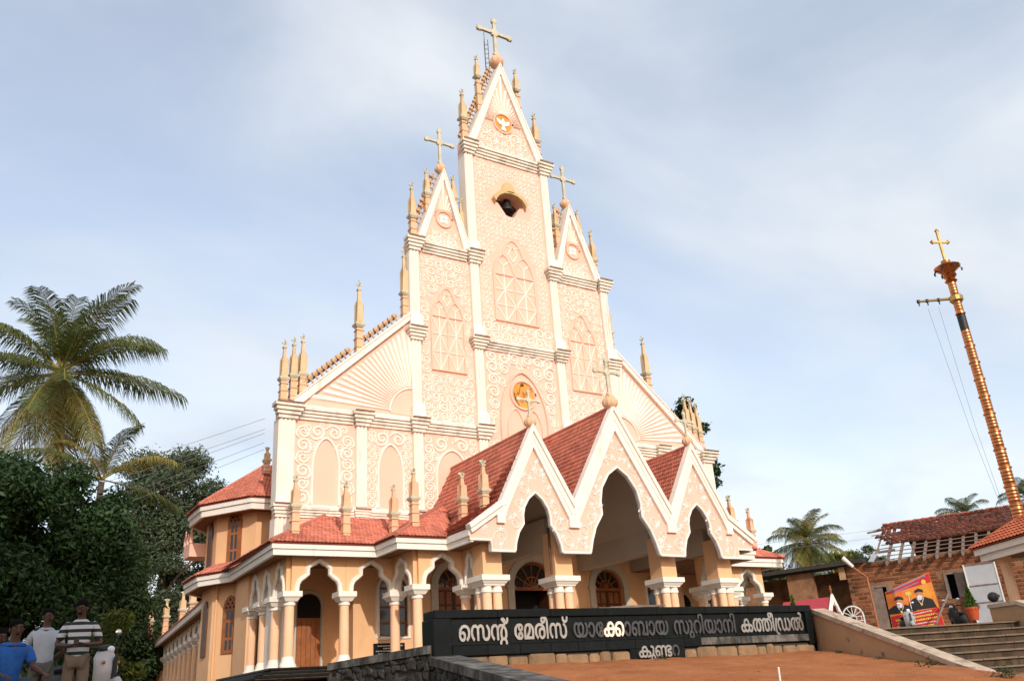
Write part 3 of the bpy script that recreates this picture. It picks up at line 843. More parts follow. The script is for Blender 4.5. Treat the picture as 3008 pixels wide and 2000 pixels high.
def fill(region, holes, r, y0, jit=.12, keep=1.0, seed=1):
    """pack scrolls over a panel in mirrored pairs about its own axis"""
    q = random.Random(seed)
    xs_ = [p[0] for p in region]; zs_ = [p[1] for p in region]
    cx = (min(xs_) + max(xs_)) / 2
    z = min(zs_) + r * 1.05; row = 0
    while z < max(zs_) - r * .6:
        x = r * 1.12; k = 0
        while cx + x < max(xs_) + r:
            jx, jz = q.uniform(-jit, jit) * r, q.uniform(-jit, jit) * r
            rad = r * q.uniform(.84, 1.06)
            ang = (k * 2 + row) % 4 * PI / 2 + q.uniform(-.5, .5)
            kind = q.randrange(3)
            mirr = (k + row) % 2
            for s_ in (-1, 1):
                px, pz = cx + s_ * (x + jx), z + jz
                if inside(region, px, pz) and inside(region, px - rad * .8, pz) and inside(region, px + rad * .8, pz) and inside(region, px, pz + rad * .7) and not any(inside(h, px, pz) or inside(h, px + rad * .85, pz) or inside(h, px - rad * .85, pz) or inside(h, px, pz - rad * .8) for h in holes):
                    SP.append((px, pz, y0, rad, ang if s_ > 0 else PI - ang, (mirr if s_ > 0 else 1 - mirr), kind))
            x += r * 1.98; k += 1
        z += r * 1.92; row += 1
    # smaller curls in the gaps
    own = [s_ for s_ in SP if min(xs_) - .3 < s_[0] < max(xs_) + .3 and min(zs_) - .3 < s_[1] < max(zs_) + .3]
    for _ in range(700):
        px, pz = q.uniform(min(xs_), max(xs_)), q.uniform(min(zs_), max(zs_))
        rad = r * q.uniform(.38, .72)
        if not all(inside(region, px + rad * k[0], pz + rad * k[1]) and not any(inside(h, px + rad * k[0], pz + rad * k[1]) for h in holes) for k in ((.8, 0), (-.8, 0), (0, .8), (0, -.8))): continue
        if any((s_[0] - px) ** 2 + (s_[1] - pz) ** 2 < ((s_[3] + rad) * .84) ** 2 for s_ in own): continue
        n_ = (px, pz, y0, rad, q.uniform(0, 6.28), q.random() < .5, q.randrange(3)); SP.append(n_); own.append(n_)
for sx in (-1, 1):
    X = (lambda a, b: (a, b)) if sx < 0 else (lambda a, b: (-b, -a))
    for (a, b, cx, hw) in ((-9.35, -7.2, -8.25, .5), (-6.75, -4.98, -5.85, .51), (-4.55, -2.22, -3.36, .72)):
        # vines climbing both sides of the niche: C-scrolls stacked and alternately turned
        for side in (-1, 1):
            xm = (a + cx - hw) / 2 if side < 0 else (b + cx + hw) / 2
            wv = ((cx - hw) - a) / 2 if side < 0 else (b - (cx + hw)) / 2
            r = min(wv * .82, .36)
            z = 4.62 + r; k = 0
            while z < 7.4 - r:
                SP.append((sx * -1 * xm if sx > 0 else xm, z, -.013, r, (PI / 2 if k % 2 else -PI / 2) + (0 if side < 0 else PI), (k + (sx > 0) + (side > 0)) % 2, k % 2))
                z += r * 1.80; k += 1
        xm = cx if sx < 0 else -cx
        for s_ in (-1, 1):
            SP.append((xm + s_ * hw * .62, 7.14, -.013, .25, 0 if s_ > 0 else PI, s_ > 0, 0)); SP.append((xm + s_ * hw * 1.3, 7.28, -.013, .15, PI / 2, s_ > 0, 2)); SP.append((xm + s_ * hw * .30, 7.38, -.013, .10, 0, s_ > 0, 2))
            SP.append((xm + s_ * hw * .98, 6.62, -.013, .17, PI if s_ > 0 else 0, s_ < 0, 1))
    # side towers
    x0, x1 = X(-4.52, -2.24)
    win = ogive(sx * 3.32, .76, 10.0, 12.4, 13.75)
    fill([(x0, 8.05), (x1, 8.05), (x1, 9.98), (x0, 9.98)], [], .185, 0, seed=21)
    fill([(x0, 9.9), (x1, 9.9), (x1, 13.0), (x0, 13.0)], [win], .185, 0, seed=5)
    fill([(x0, 12.95), (x1, 12.95), (x1, 15.08), (x0, 15.08)], [win], .20, 0, seed=9)
    fill([(sx * 4.25, 15.6), (sx * 3.3, 16.5), (sx * 2.5, 15.6)], [], .17, 0, seed=3)
    for s_ in (-1, 1):
        SP.append((sx * 3.3 + s_ * .35, 15.85, 0, .21, PI / 2, s_ > 0, 0)); SP.append((sx * 3.3 + s_ * .62, 16.18, 0, .15, 0, s_ < 0, 1))
# central tower
cwin = ogive(0, 1.12, 12.6, 14.9, 16.8)
bh = [(-1.0, 17.8), (-1.0, 18.9), (-.35, 19.7), (.35, 19.7), (1.0, 18.9), (1.0, 17.8)]
fill([(-1.75, 12.65), (1.75, 12.65), (1.75, 20.55), (-1.75, 20.55)], [cwin, bh], .118, -.01, jit=.2, seed=2)
fill([(-1.75, 11.75), (1.75, 11.75), (1.75, 12.62), (-1.75, 12.62)], [], .21, -.01, seed=4)
big = ogive(0, 1.2, 5, 8.4, 10.62)
fill([(-1.72, 6.2), (1.72, 6.2), (1.72, 11.25), (-1.72, 11.25)], [big], .265, -.01, jit=.1, seed=8)
fill([(-1.6, 21.12), (0, 25.4), (1.6, 21.12)], [[(-.62, 22.2), (-.62, 26), (.62, 26), (.62, 22.2)], [(-2, 22.75), (2, 22.75), (2, 26), (-2, 26)]], .20, -.01, seed=6)

# ---- portico: three gables on paired columns
PY = -5.42
halfo = [(.87, 2.32), (.83, 2.55), (.71, 2.88), (.51, 3.15), (.51, 3.42), (.45, 3.66), (.27, 3.94), (0, 4.15)]
bigo = [(1.45, 2.34), (1.34, 2.72), (1.16, 3.15), (.85, 3.58), (.85, 4.02), (.75, 4.46), (.42, 4.94), (0, 5.22)]
XL = 3.39
def offr(seg, d):
    """shift a polyline to the right-hand side of its travel"""
    out = []
    for i in range(len(seg)):
        ns = []
        for a, b in ((i - 1, i), (i, i + 1)):
            if a >= 0 and b < len(seg):
                dx_, dz_ = seg[b][0] - seg[a][0], seg[b][1] - seg[a][1]; q = math.hypot(dx_, dz_) or 1; ns.append((dz_ / q, -dx_ / q))
        nx_, nz_ = sum(n[0] for n in ns) / len(ns), sum(n[1] for n in ns) / len(ns)
        out.append((seg[i][0] + nx_ * d, seg[i][1] + nz_ * d))
    return out
def arch_out(cx, ho):
    return [(cx - a, z) for a, z in ho] + [(cx + a, z) for a, z in reversed(ho[:-1])]
left_half = [(-5.80, 2.62), (-5.08, 2.62), (-5.08, 2.31)] + arch_out(-XL, halfo) + [(-1.47, 2.33)] + [(-a, z) for a, z in bigo[1:]]
lowline = left_half + [(-x, z) for x, z in reversed(left_half[:-1])]
top = [(5.80, 2.97), (4.69, 3.71), (XL, 6.17), (2.03, 3.76), (0, 7.2)]
top = top + [(-x, z) for x, z in reversed(top[:-1])]
m = MB(); m.prism(lowline + top, PY, PY + .14)
gp = part(m, 'gable_panel', M['peach_dark'])
m = MB(); m.prism(lowline + top, PY - .004, PY - .001); m.build('panel_render', M['peach'], gp)
# white edging along the scalloped foot
m = MB()
for seg in ([(-5.8, 2.62), (-5.08, 2.62), (-5.08, 2.31), (-4.26, 2.31)], arch_out(-XL, halfo), [(-2.52, 2.32), (-1.45, 2.33)], arch_out(0, bigo), [(1.45, 2.33), (2.52, 2.32)], arch_out(XL, halfo), [(4.26, 2.31), (5.08, 2.31), (5.08, 2.62), (5.8, 2.62)]):
    m.ribbon(seg, .085, PY - .003, .035)
    # the returned edge seen from below
    sg = offr(seg, .008)
    for (p, q) in zip(sg, sg[1:]):
        m.add([(p[0], PY - .03, p[1]), (q[0], PY - .03, q[1]), (q[0], PY + .16, q[1]), (p[0], PY + .16, p[1])], [(0, 1, 2, 3)])
part(m, 'panel_edging', M['white'])
o_top = [(-5.86, 2.99), (-4.72, 3.75), (-XL, 6.26), (-2.03, 3.84), (0, 7.32)]
o_low = [(-1.83, 3.36), (-1.83, 3.09), (-2.23, 3.09), (-2.23, 3.36), (-XL, 5.58), (-4.44, 3.66), (-4.60, 3.30), (-4.60, 3.13), (-4.88, 3.13), (-4.88, 3.37), (-5.77, 2.80)]
W = o_top + [(-x, z) for x, z in reversed(o_top[:-1])]
lowp = [(0, 6.48)] + o_low
Wp = W + [(-x, z) for x, z in reversed(o_low)] + lowp
m = MB(); m.prism(Wp, PY - .12, PY + .12)
bb = part(m, 'bargeboard', M['trim'])
o_t2 = [(-5.9, 3.03), (-4.74, 3.81), (-XL, 6.36), (-2.03, 3.96), (0, 7.42)]
o_l2 = [(0, 7.2), (-2.03, 3.70), (-XL, 6.10), (-4.68, 3.66), (-5.84, 2.92)]
m = MB(); m.prism(o_t2 + [(-x, z) for x, z in reversed(o_t2[:-1])] + [(-x, z) for x, z in reversed(o_l2[1:])] + o_l2, PY - .19, PY + .06)
m.build('drip_moulding', M['trim'], bb)
m = MB()
for sgn in (-1, 1):
    for (p, q) in (((XL - .02, 5.86), (4.58, 3.66)), ((XL - .02, 5.86), (2.12, 3.5)), ((.0, 6.9), (2.0, 3.5))):
        m.ribbon([(sgn * p[0], p[1]), (sgn * q[0], q[1])], .05, PY - .118, .03)
m.build('inner_bead', M['trim'], bb)
# vine relief on the panel
LEAF = leaf_star(1.0, .25).mesh('vine_leaf', M['white'])
VSP = scroll_mesh('vine', 1.3, 1.15, .13, .16, 12).mesh('vine_scroll', M['white'])
vines = []
for sx in (-1, 1):
    for (x, z, r) in ((XL, 5.05, .16), (XL - .2, 4.75, .15), (XL + .22, 4.72, .15), (XL - .42, 4.2, .17), (XL + .42, 4.2, .17), (XL + .66, 3.72, .17), (XL - .68, 3.7, .17), (XL + .82, 3.15, .2), (XL - .82, 3.12, .2), (4.72, 2.72, .2), (XL - 1.1, 2.68, .2), (5.3, 2.86, .12),
                      (.24, 6.0, .17), (.3, 5.62, .16), (.75, 5.25, .2), (.95, 4.8, .18), (1.1, 4.3, .2), (1.05, 3.85, .17), (1.32, 3.45, .19), (1.62, 3.0, .2), (1.7, 2.62, .17)):
        vines.append((sx * x, z, r))
        inst(VSP, 'vine_scroll', gp, (sx * x, PY - .004, z), (0, rng.uniform(0, 6.28), 0), (r * (1 if rng.random() < .5 else -1), r * .8, r))
        for k in range(2):
            a = rng.uniform(0, 6.28)
            inst(LEAF, 'vine_leaf', gp, (sx * x + r * 1.05 * math.cos(a), PY - .006, z + r * 1.1 * math.sin(a)), (0, rng.uniform(0, 6.28), 0), (.125, .16, .14))
# piers, capitals and columns
COLM = {}
shaft = MB(); shaft.lathe([(.150, .30), (.150, .9), (.142, 1.74)], n=16)
COLM['shaft'] = shaft.mesh('shaft', M['col'], smooth=True)
bs = MB(); bs.box(-.25, .25, -.25, .25, 0, .04); bs.lathe([(.245, .04), (.25, .10), (.215, .14), (.21, .17), (.185, .23), (.165, .30), (.152, .33)], n=16)
COLM['base'] = bs.mesh('column_base', M['capital'], smooth=True)
cp = MB(); cp.lathe([(.145, 1.72), (.175, 1.75), (.178, 1.79), (.16, 1.83), (.165, 1.86)], n=16); cp.fr(0, 0, 1.85, 1.96, .36, .50); cp.fr(0, 0, 1.96, 1.975, .50, .58); cp.box(-.29, .29, -.29, .29, 1.975, 2.13)
COLM['capital'] = cp.mesh('capital', M['capital'], smooth=True)
pc_cap = MB(); pc_cap.lathe([(.145, 1.72), (.175, 1.75), (.178, 1.79), (.16, 1.83), (.15, 1.95)], n=14)
COLM['neck'] = pc_cap.mesh('column_neck', M['capital'], smooth=True)
def column(x, y, short=False):
    o = inst(COLM['shaft'], 'column', CH, (x, y, FL))
    inst(COLM['base'], 'column_base', o, (0, 0, 0), pbase=(0, 0, 0))
    inst(COLM['neck' if short else 'capital'], 'capital', o, (0, 0, 0), pbase=(0, 0, 0))
    return o
for cx in (-4.785, -2.18, 2.18, 4.785):
    yc = -4.62
    for ax in (-.175, .175):
        for ay in (-.175, .175):
            column(cx + ax, yc + ay, True)
    m = MB(); m.fr(cx, yc, 1.38, 1.44, .70, .74); m.fr(cx, yc, 1.44, 1.52, .78, .90); m.box(cx - .48, cx + .48, yc - .48, yc + .48, 1.525, 1.68)
    part(m, 'pier_capital', M['capital'])
    m = MB(); m.box(cx - .33, cx + .33, yc - .30, yc + .30, 1.68, 3.05)
    part(m, 'pier', M['peach_dark'])
    m = MB(); m.box(cx - .22, cx + .22, yc + .30, 0, 2.62, 3.6)
    part(m, 'ceiling_beam', M['vault'])
# drain pipe on the second pier
m = MB(); m.tube([(-2.58, -4.8, 1.75), (-2.58, -4.8, 3.2)], .035, 6)
part(m, 'drain_pipe', M['darkwood'])
# vaults under the gables
m = MB()
for (p, q) in (((-5.3, 3.05), (-4.5, 3.6)), ((-4.5, 3.6), (-XL, 5.55)), ((-XL, 5.55), (-2.02, 3.3)), ((-2.02, 3.3), (0, 6.45)), ((0, 6.45), (2.02, 3.3)), ((2.02, 3.3), (XL, 5.55)), ((XL, 5.55), (4.5, 3.6)), ((4.5, 3.6), (5.3, 3.05))):
    m.add([(p[0], PY + .14, p[1]), (q[0], PY + .14, q[1]), (q[0], -.013, q[1]), (p[0], -.013, p[1])], [(0, 1, 2, 3)])
part(m, 'vault', M['vault'])

# ---- doors and windows in the back wall of the porch
def rounddoor(cx, hw, zs, y, leafopen):
    m = MB()
    # surround
    arc = [(cx - hw - .13, FL)] + [(cx - (hw + .13) * math.cos(PI * i / 14), zs + (hw + .13) * math.sin(PI * i / 14)) for i in range(15)] + [(cx + hw + .13, FL)]
    vs = []
    inn = [(cx - hw, FL)] + [(cx - hw * math.cos(PI * i / 14), zs + hw * math.sin(PI * i / 14)) for i in range(15)] + [(cx + hw, FL)]
    out_ = [(cx - hw - .27, FL)] + [(cx - (hw + .27) * math.cos(PI * i / 14), zs + (hw + .27) * math.sin(PI * i / 14)) for i in range(15)] + [(cx + hw + .27, FL)]
    n = len(inn)
    for k in range(n):
        vs += [(inn[k][0], y, inn[k][1]), (inn[k][0], y - .07, inn[k][1]), (out_[k][0], y - .07, out_[k][1]), (out_[k][0], y, out_[k][1])]
    m.add(vs, [(4 * i + k, 4 * i + k + 1, 4 * i + k + 5, 4 * i + k + 4) for i in range(n - 1) for k in range(3)])
    for s_ in (-1, 1):
        xa, xb = sorted((cx + s_ * (hw - .01), cx + s_ * (hw + .33)))
        m.box(xa, xb, y - .11, y, zs - .06, zs + .04)
    m.fr(cx, y - .05, zs + hw - .02, zs + hw + .34, .14, .22, .12, .14)
    part(m, 'door_surround', M['grey_trim'])
    d = MB()
    yy = y + .20
    for s_ in (-1, 1):
        d.box(cx + s_ * (hw - .04) - .04, cx + s_ * (hw - .04) + .04, yy - .05, yy + .04, FL, zs)
    d.box(cx - hw, cx + hw, yy - .052, yy + .042, zs - .10, zs + .01)
    ring = [(cx + hw * .95 * math.cos(PI * i / 14), zs + hw * .95 * math.sin(PI * i / 14)) for i in range(15)]
    d.ribbon(ring, .10, yy - .02, .06)
    d.ribbon([(cx + hw * .42 * math.cos(PI * i / 10), zs + hw * .42 * math.sin(PI * i / 10)) for i in range(11)], .06, yy - .02, .05)
    for k in range(1, 6):
        a = PI * k / 6
        d.ribbon([(cx, zs), (cx + hw * .93 * math.cos(a), zs + hw * .93 * math.sin(a))], .055, yy - .018 - .001 * k, .045)
    dr = part(d, 'door', M['wood'])
    gl = MB(); gl.prism(round_arch(cx, hw * .97, zs - .02, zs), yy - .005, yy + .02)
    gl.build('fanlight_or_shade', M['glass'], dr)
    if leafopen:
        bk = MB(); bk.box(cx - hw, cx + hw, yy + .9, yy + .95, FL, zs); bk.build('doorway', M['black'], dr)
        for s_ in (-1, 1):
            lf = MB(); lf.box(cx + s_ * (hw - .10) - .03, cx + s_ * (hw - .10) + .03, yy + .05, yy + .8, FL, zs - .1); lf.build('door_leaf', M['darkwood'], dr)
    else:
        for s_ in (-1, 1):
            x0, x1 = sorted((cx + s_ * .015, cx + s_ * (hw - .07)))
            lf = MB(); lf.box(x0, x1, yy - .01, yy + .03, FL, zs - .1)
            lf = lf.build('door_leaf', M['darkwood'], dr)
            pm = MB()
            for ix in range(2):
                for iz in range(5):
                    wx = (x1 - x0 - .06) / 2; wz = (zs - .1 - FL - .06) / 5
                    pm.bbox(x0 + .03 + ix * wx + .03, x0 + .03 + (ix + 1) * wx - .03, yy - .045, yy - .01, FL + .03 + iz * wz + .035, FL + .03 + (iz + 1) * wz - .035, .02)
            pm.build('door_panels', M['wood'], dr)
rounddoor(-3.42, .70, 2.02, 0, False)
rounddoor(-.08, .93, 2.02, 0, True)
rounddoor(3.38, .70, 2.02, 0, False)
def leadwin(M4, hw, zb, zs, za, name='window', frame_m='grey_trim'):
    """tall framed window: white surround, wood frame, bars, panes"""
    m = MB(M4); o = ogive(0, hw, zb, zs, za, 6)
    m.ribbon(o + [o[0]], .15, 0, .06)
    w_ = part(m, name, M[frame_m])
    b = MB(M4); oi = ogive(0, hw - .05, zb + .05, zs, za - .06, 6)
    b.ribbon(oi + [oi[0]], .11, .03, .06)
    b.ribbon([(0, zb), (0, za - .1)], .07, .03, .05)
    for t in (.3, .62, 1.0):
        z_ = zb + (zs - zb) * t; b.ribbon([(-hw, z_), (hw, z_)], .07, .028, .05)
    b.build('window_frame', M['wood'], w_)
    g_ = MB(M4); g_.prism(oi, .045, .06); g_.build('window_pane', M['glass'], w_)
for sx in (-1, 1):
    leadwin(frame((sx * 5.8, 0, 0), 0), .56, .36, 1.95, 2.45, frame_m='trim')
# plaque under the left window
m = MB(); m.box(-6.52, -5.42, -.05, -.003, -.42, .20); pq = part(m, 'stone_plaque', M['granite'])
m = MB()
for i in range(6):
    w_ = (.42, .22, .48, .40, .3, .36)[i]
    x_ = -5.97 - w_
    while x_ < -5.97 + w_:
        ww = rng.uniform(.03, .09); m.box(x_, x_ + ww, -.056, -.051, .10 - i * .08, .135 - i * .08); x_ += ww + .022
m.build('plaque_lines', M['steel'], pq)
# inner side bays: recessed entrance with a dark arched door
for sx in (-1, 1):
    m = MB()
    xa, xb = sorted((sx * 9.6, sx * 7.22))
    m.box(xa, xb, 1.25, 1.4, FL, 2.75); m.box(*sorted((sx * 7.22, sx * 7.06)), .42, 1.25, FL, 2.75)
    part(m, 'recess_wall', M['peach_dark'])
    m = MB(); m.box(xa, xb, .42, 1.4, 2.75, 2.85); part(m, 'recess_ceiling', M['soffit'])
    cx = sx * 8.28
    m = MB(); m.prism(round_arch(cx, .40, FL, 1.52), 1.22, 1.248); dd = part(m, 'side_door', M['wood'])
    m = MB(); m.ribbon(round_arch(cx, .46, FL, 1.54), .12, 1.249, .06); m.build('door_surround', M['grey_trim'], dd)
    m = MB(); m.prism([(cx - .39, 1.15)] + round_arch(cx, .39, 1.15, 1.52)[1:-1] + [(cx + .39, 1.15)], 1.205, 1.218); m.build('fanlight_or_shade', M['black'], dd)  # black sheet on the door top: the arch's shadow put into colour
    m = MB()
    for k in range(1, 5): m.box(cx - .4 + .16 * k - .006, cx - .4 + .16 * k + .006, 1.212, 1.22, FL, 1.14)
    m.build('door_boards', M['darkwood'], dd)
    m = MB(); m.box(*sorted((sx * 9.55, sx * 8.98)), 1.19, 1.248, .30, .98); nb = part(m, 'notice_board', M['wood'])
    m = MB(); m.box(*sorted((sx * 9.5, sx * 9.03)), 1.18, 1.189, .35, .93); m.build('notice_glass', M['sheet'], nb)
# ---- arcades with ogee trefoil arches
ARC_H = [(.80, 0), (.80, .02), (.775, .26), (.70, .42), (.52, .56), (.42, .64), (.42, .86), (.34, .96), (.14, 1.07), (0, 1.16)]
def arch_bay(p, ang, span, ztop=2.62):
    """one bay of arcade wall between two columns; local x from -span/2 to span/2"""
    M4 = frame((p[0], p[1], FL + 2.13), ang)
    k = (span / 2 - .17) / .80
    o = [(-a * k, z * .80) for a, z in ARC_H]; o = o + [(-x, z) for x, z in reversed(o[:-1])]
    h = ztop - (FL + 2.13)
    hs = span / 2 - .004
    m = MB(M4); m.prism([(-hs, 0), (-hs, h), (hs, h), (hs, 0)] + [(x, z) for x, z in reversed(o)], -.12, .12)
    w_ = part(m, 'arch_wall', M['peach_dark'])
    e = MB(M4)
    for yy in (-.121, ):
        e.ribbon(o, .15, yy, .05)
    # intrados
    oo = offr(o, .007)
    for (q, s_) in zip(oo, oo[1:]):
        e.add([(q[0], -.16, q[1]), (s_[0], -.16, s_[1]), (s_[0], .15, s_[1]), (q[0], .15, q[1])], [(0, 1, 2, 3)])
    e.build('archivolt', M['capital'], w_)
    return w_
for sx in (-1, 1):
    A = [(-9.93, -1.8), (-8.23, -1.8), (-6.56, -1.8), (-6.56, -3.42), (-4.92, -3.42)]
    A = [(sx * -x, y) for x, y in A]
    for i, (x, y) in enumerate(A):
        column(x, y)
    for (p, q) in zip(A, A[1:]):
        c_ = ((p[0] + q[0]) / 2, (p[1] + q[1]) / 2)
        d = (q[0] - p[0], q[1] - p[1])
        ang = math.atan2(d[1], d[0])
        if sx > 0: ang += PI
        arch_bay(c_, ang if abs(d[0]) > .1 else (PI / 2 if d[1] > 0 else -PI / 2), math.hypot(*d))
    # the link from the last column to the pier
    arch_bay((sx * 4.92, -4.0), -PI / 2 if sx < 0 else PI / 2, .95)
    B = [(-9.93, -1.8), (-9.93, -.5), (-9.93, .68), (-9.93, 1.9)]
    B = [(sx * -x, y) for x, y in B]
    for x, y in B[1:]: column(x, y)
    for (p, q) in zip(B, B[1:]):
        arch_bay((p[0], (p[1] + q[1]) / 2), -PI / 2 if sx < 0 else PI / 2, abs(q[1] - p[1]))
    m = MB(); m.wallrun([(sx * 9.93, 1.9), (sx * 9.93, 3.4)], .2 * sx, FL, 2.62); part(m, 'return_wall', M['peach_dark'])

# ---- eaves: fascias, soffits and roofs
EZ = 2.92
def tiles_on(O, U, V, polyuv, tl, du=.125, dv=.20):
    us = [p[0] for p in polyuv]; vs_ = [p[1] for p in polyuv]
    v = min(vs_) + dv * .45; row = 0
    while v < max(vs_) - dv * .2:
        u = min(us) + du * (.5 if row % 2 else .98)
        while u < max(us) - du * .3:
            if inside(polyuv, u, v): tl.append((O + U * u + V * v, U, V))
            u += du
        v += dv; row += 1
TILES = []
def roof_plane(pts, name='roof_slope', th=.05):
    """pts: eave start, eave end, then the upper corners (counter-clockwise seen from above)"""
    P = [Vector(p) for p in pts]
    U = (P[1] - P[0]).normalized()
    nn = (P[1] - P[0]).cross(P[2] - P[0]).normalized()
    if nn.z < 0: nn = -nn
    V = nn.cross(U).normalized()
    if V.z < 0: V = -V
    uv = [((p - P[0]).dot(U), (p - P[0]).dot(V)) for p in P]
    m = MB(); m.slab(pts, th)
    part(m, name, M['roofbase'])
    tl = []
    tiles_on(P[0] + nn * .012, U, V, uv, tl)
    TILES.extend([(p, u, v, nn) for p, u, v in tl])
def ridge_cap(path, r=.07):
    m = MB(); m.tube(path, r, 8)
    part(m, 'ridge_cap', M['tile'], True)
T = .53
for sx in (-1, 1):
    X3 = lambda x, y, z: (sx * -x, y, z)
    F = [(-10.35, 7.6), (-11.25, 6.4), (-11.25, 4.35), (-10.5, 3.1), (-10.72, -2.48), (-7.5, -2.48), (-7.5, -4.02), (-5.83, -4.02), (-5.83, PY)]
    F = [(sx * -x, y) for x, y in F]
    th = .10 if sx > 0 else -.10
    ins = lambda P_, d: P_
    m = MB(); m.wallrun(F, th * 1.0, 2.73, 2.93); fa = part(m, 'fascia', M['fascia'])
    # the lower band is set back a little
    def off(P_, d):
        q = MB(); q.wallrun(P_, d, 0, 1)
        return [(q.v[4 * i + 1][0], q.v[4 * i + 1][1]) for i in range(len(P_))]
    F2 = off(F, th * .5)
    m = MB(); m.wallrun(F2, th, 2.55, 2.732); m.build('lower_fascia_band', M['fascia'], fa)
    # soffit
    m = MB()
    Wl = [(-9.7, 7.2), (-10.55, 6.2), (-10.55, 4.7), (-9.62, 3.2), (-9.62, -1.6), (-6.75, -1.6), (-6.75, -3.2), (-4.9, -3.2), (-4.9, PY + .2)]
    Wl = [(sx * -x, y) for x, y in Wl]
    for i in range(len(F) - 1):
        m.add([(*F2[i], 2.60), (*F2[i + 1], 2.60), (*Wl[i + 1], 2.60), (*Wl[i], 2.60)], [(0, 1, 2, 3)])
    m.add([X3(-9.93, -1.7, 2.605), X3(-6.5, -1.7, 2.605), X3(-6.5, 0, 2.605), X3(-9.93, 0, 2.605)], [(0, 1, 2, 3)])
    m.add([X3(-6.5, -3.3, 2.605), X3(-4.6, -3.3, 2.605), X3(-4.6, 0, 2.605), X3(-6.5, 0, 2.605)], [(0, 1, 2, 3)])
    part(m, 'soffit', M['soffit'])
    # bay 1
    roof_plane([X3(-10.76, -2.54, EZ), X3(-7.52, -2.54, EZ), X3(-4.98, 0, EZ + 2.54 * T), X3(-8.22, 0, EZ + 2.54 * T)])
    roof_plane([X3(-10.76, 3.1, EZ), X3(-10.76, -2.54, EZ), X3(-8.22, 0, EZ + 2.54 * T), X3(-8.3, 1.5, EZ + 2.46 * T)])
    # bay 2
    roof_plane([X3(-7.54, -4.08, EZ), X3(-5.86, -4.08, EZ), X3(-4.0, -.85, EZ + 3.23 * T), X3(-4.31, -.85, EZ + 3.23 * T)])
    roof_plane([X3(-7.54, -2.54, EZ), X3(-7.54, -4.08, EZ), X3(-4.31, -.85, EZ + 3.23 * T), X3(-4.31, 0, EZ + 3.23 * T), X3(-5.0, 0, EZ + 2.54 * T)])
    roof_plane([X3(-5.86, PY - .02, 2.99), X3(-5.86, -4.08, 2.99), X3(-4.72, -2.6, 3.74), X3(-4.72, PY - .02, 3.74)])
    ridge_cap([X3(-10.76, -2.54, EZ + .03), X3(-8.22, 0, EZ + 2.54 * T + .03)]); ridge_cap([X3(-7.54, -4.08, EZ + .03), X3(-4.31, -.85, EZ + 3.23 * T + .04)])
    ridge_cap([X3(-7.52, -2.5, EZ), X3(-4.98, 0, EZ + 2.54 * T - .02)], .05); ridge_cap([X3(-4.72, PY, 3.78), X3(-4.72, -1.2, 3.78)], .04)
    ridge_cap([X3(-5.86, -4.08, EZ + .04), X3(-4.85, -3.0, 3.66)], .05)
    # portico gables
    roof_plane([X3(-4.70, PY - .05, 3.74), X3(-4.70, -.012, 3.74), X3(-XL, -.012, 6.2), X3(-XL, PY - .05, 6.2)])
    roof_plane([X3(-2.02, -.012, 3.82), X3(-2.02, PY - .05, 3.82), X3(-XL, PY - .05, 6.2), X3(-XL, -.012, 6.2)])
    roof_plane([X3(-2.04, PY - .05, 3.80), X3(-2.04, -.012, 3.80), X3(0, -.012, 7.27), X3(0, PY - .05, 7.27)])
    ridge_cap([X3(-XL, PY - .1, 6.24), X3(-XL, 0, 6.24)])
ridge_cap([(0, PY - .1, 7.32), (0, 0, 7.32)])

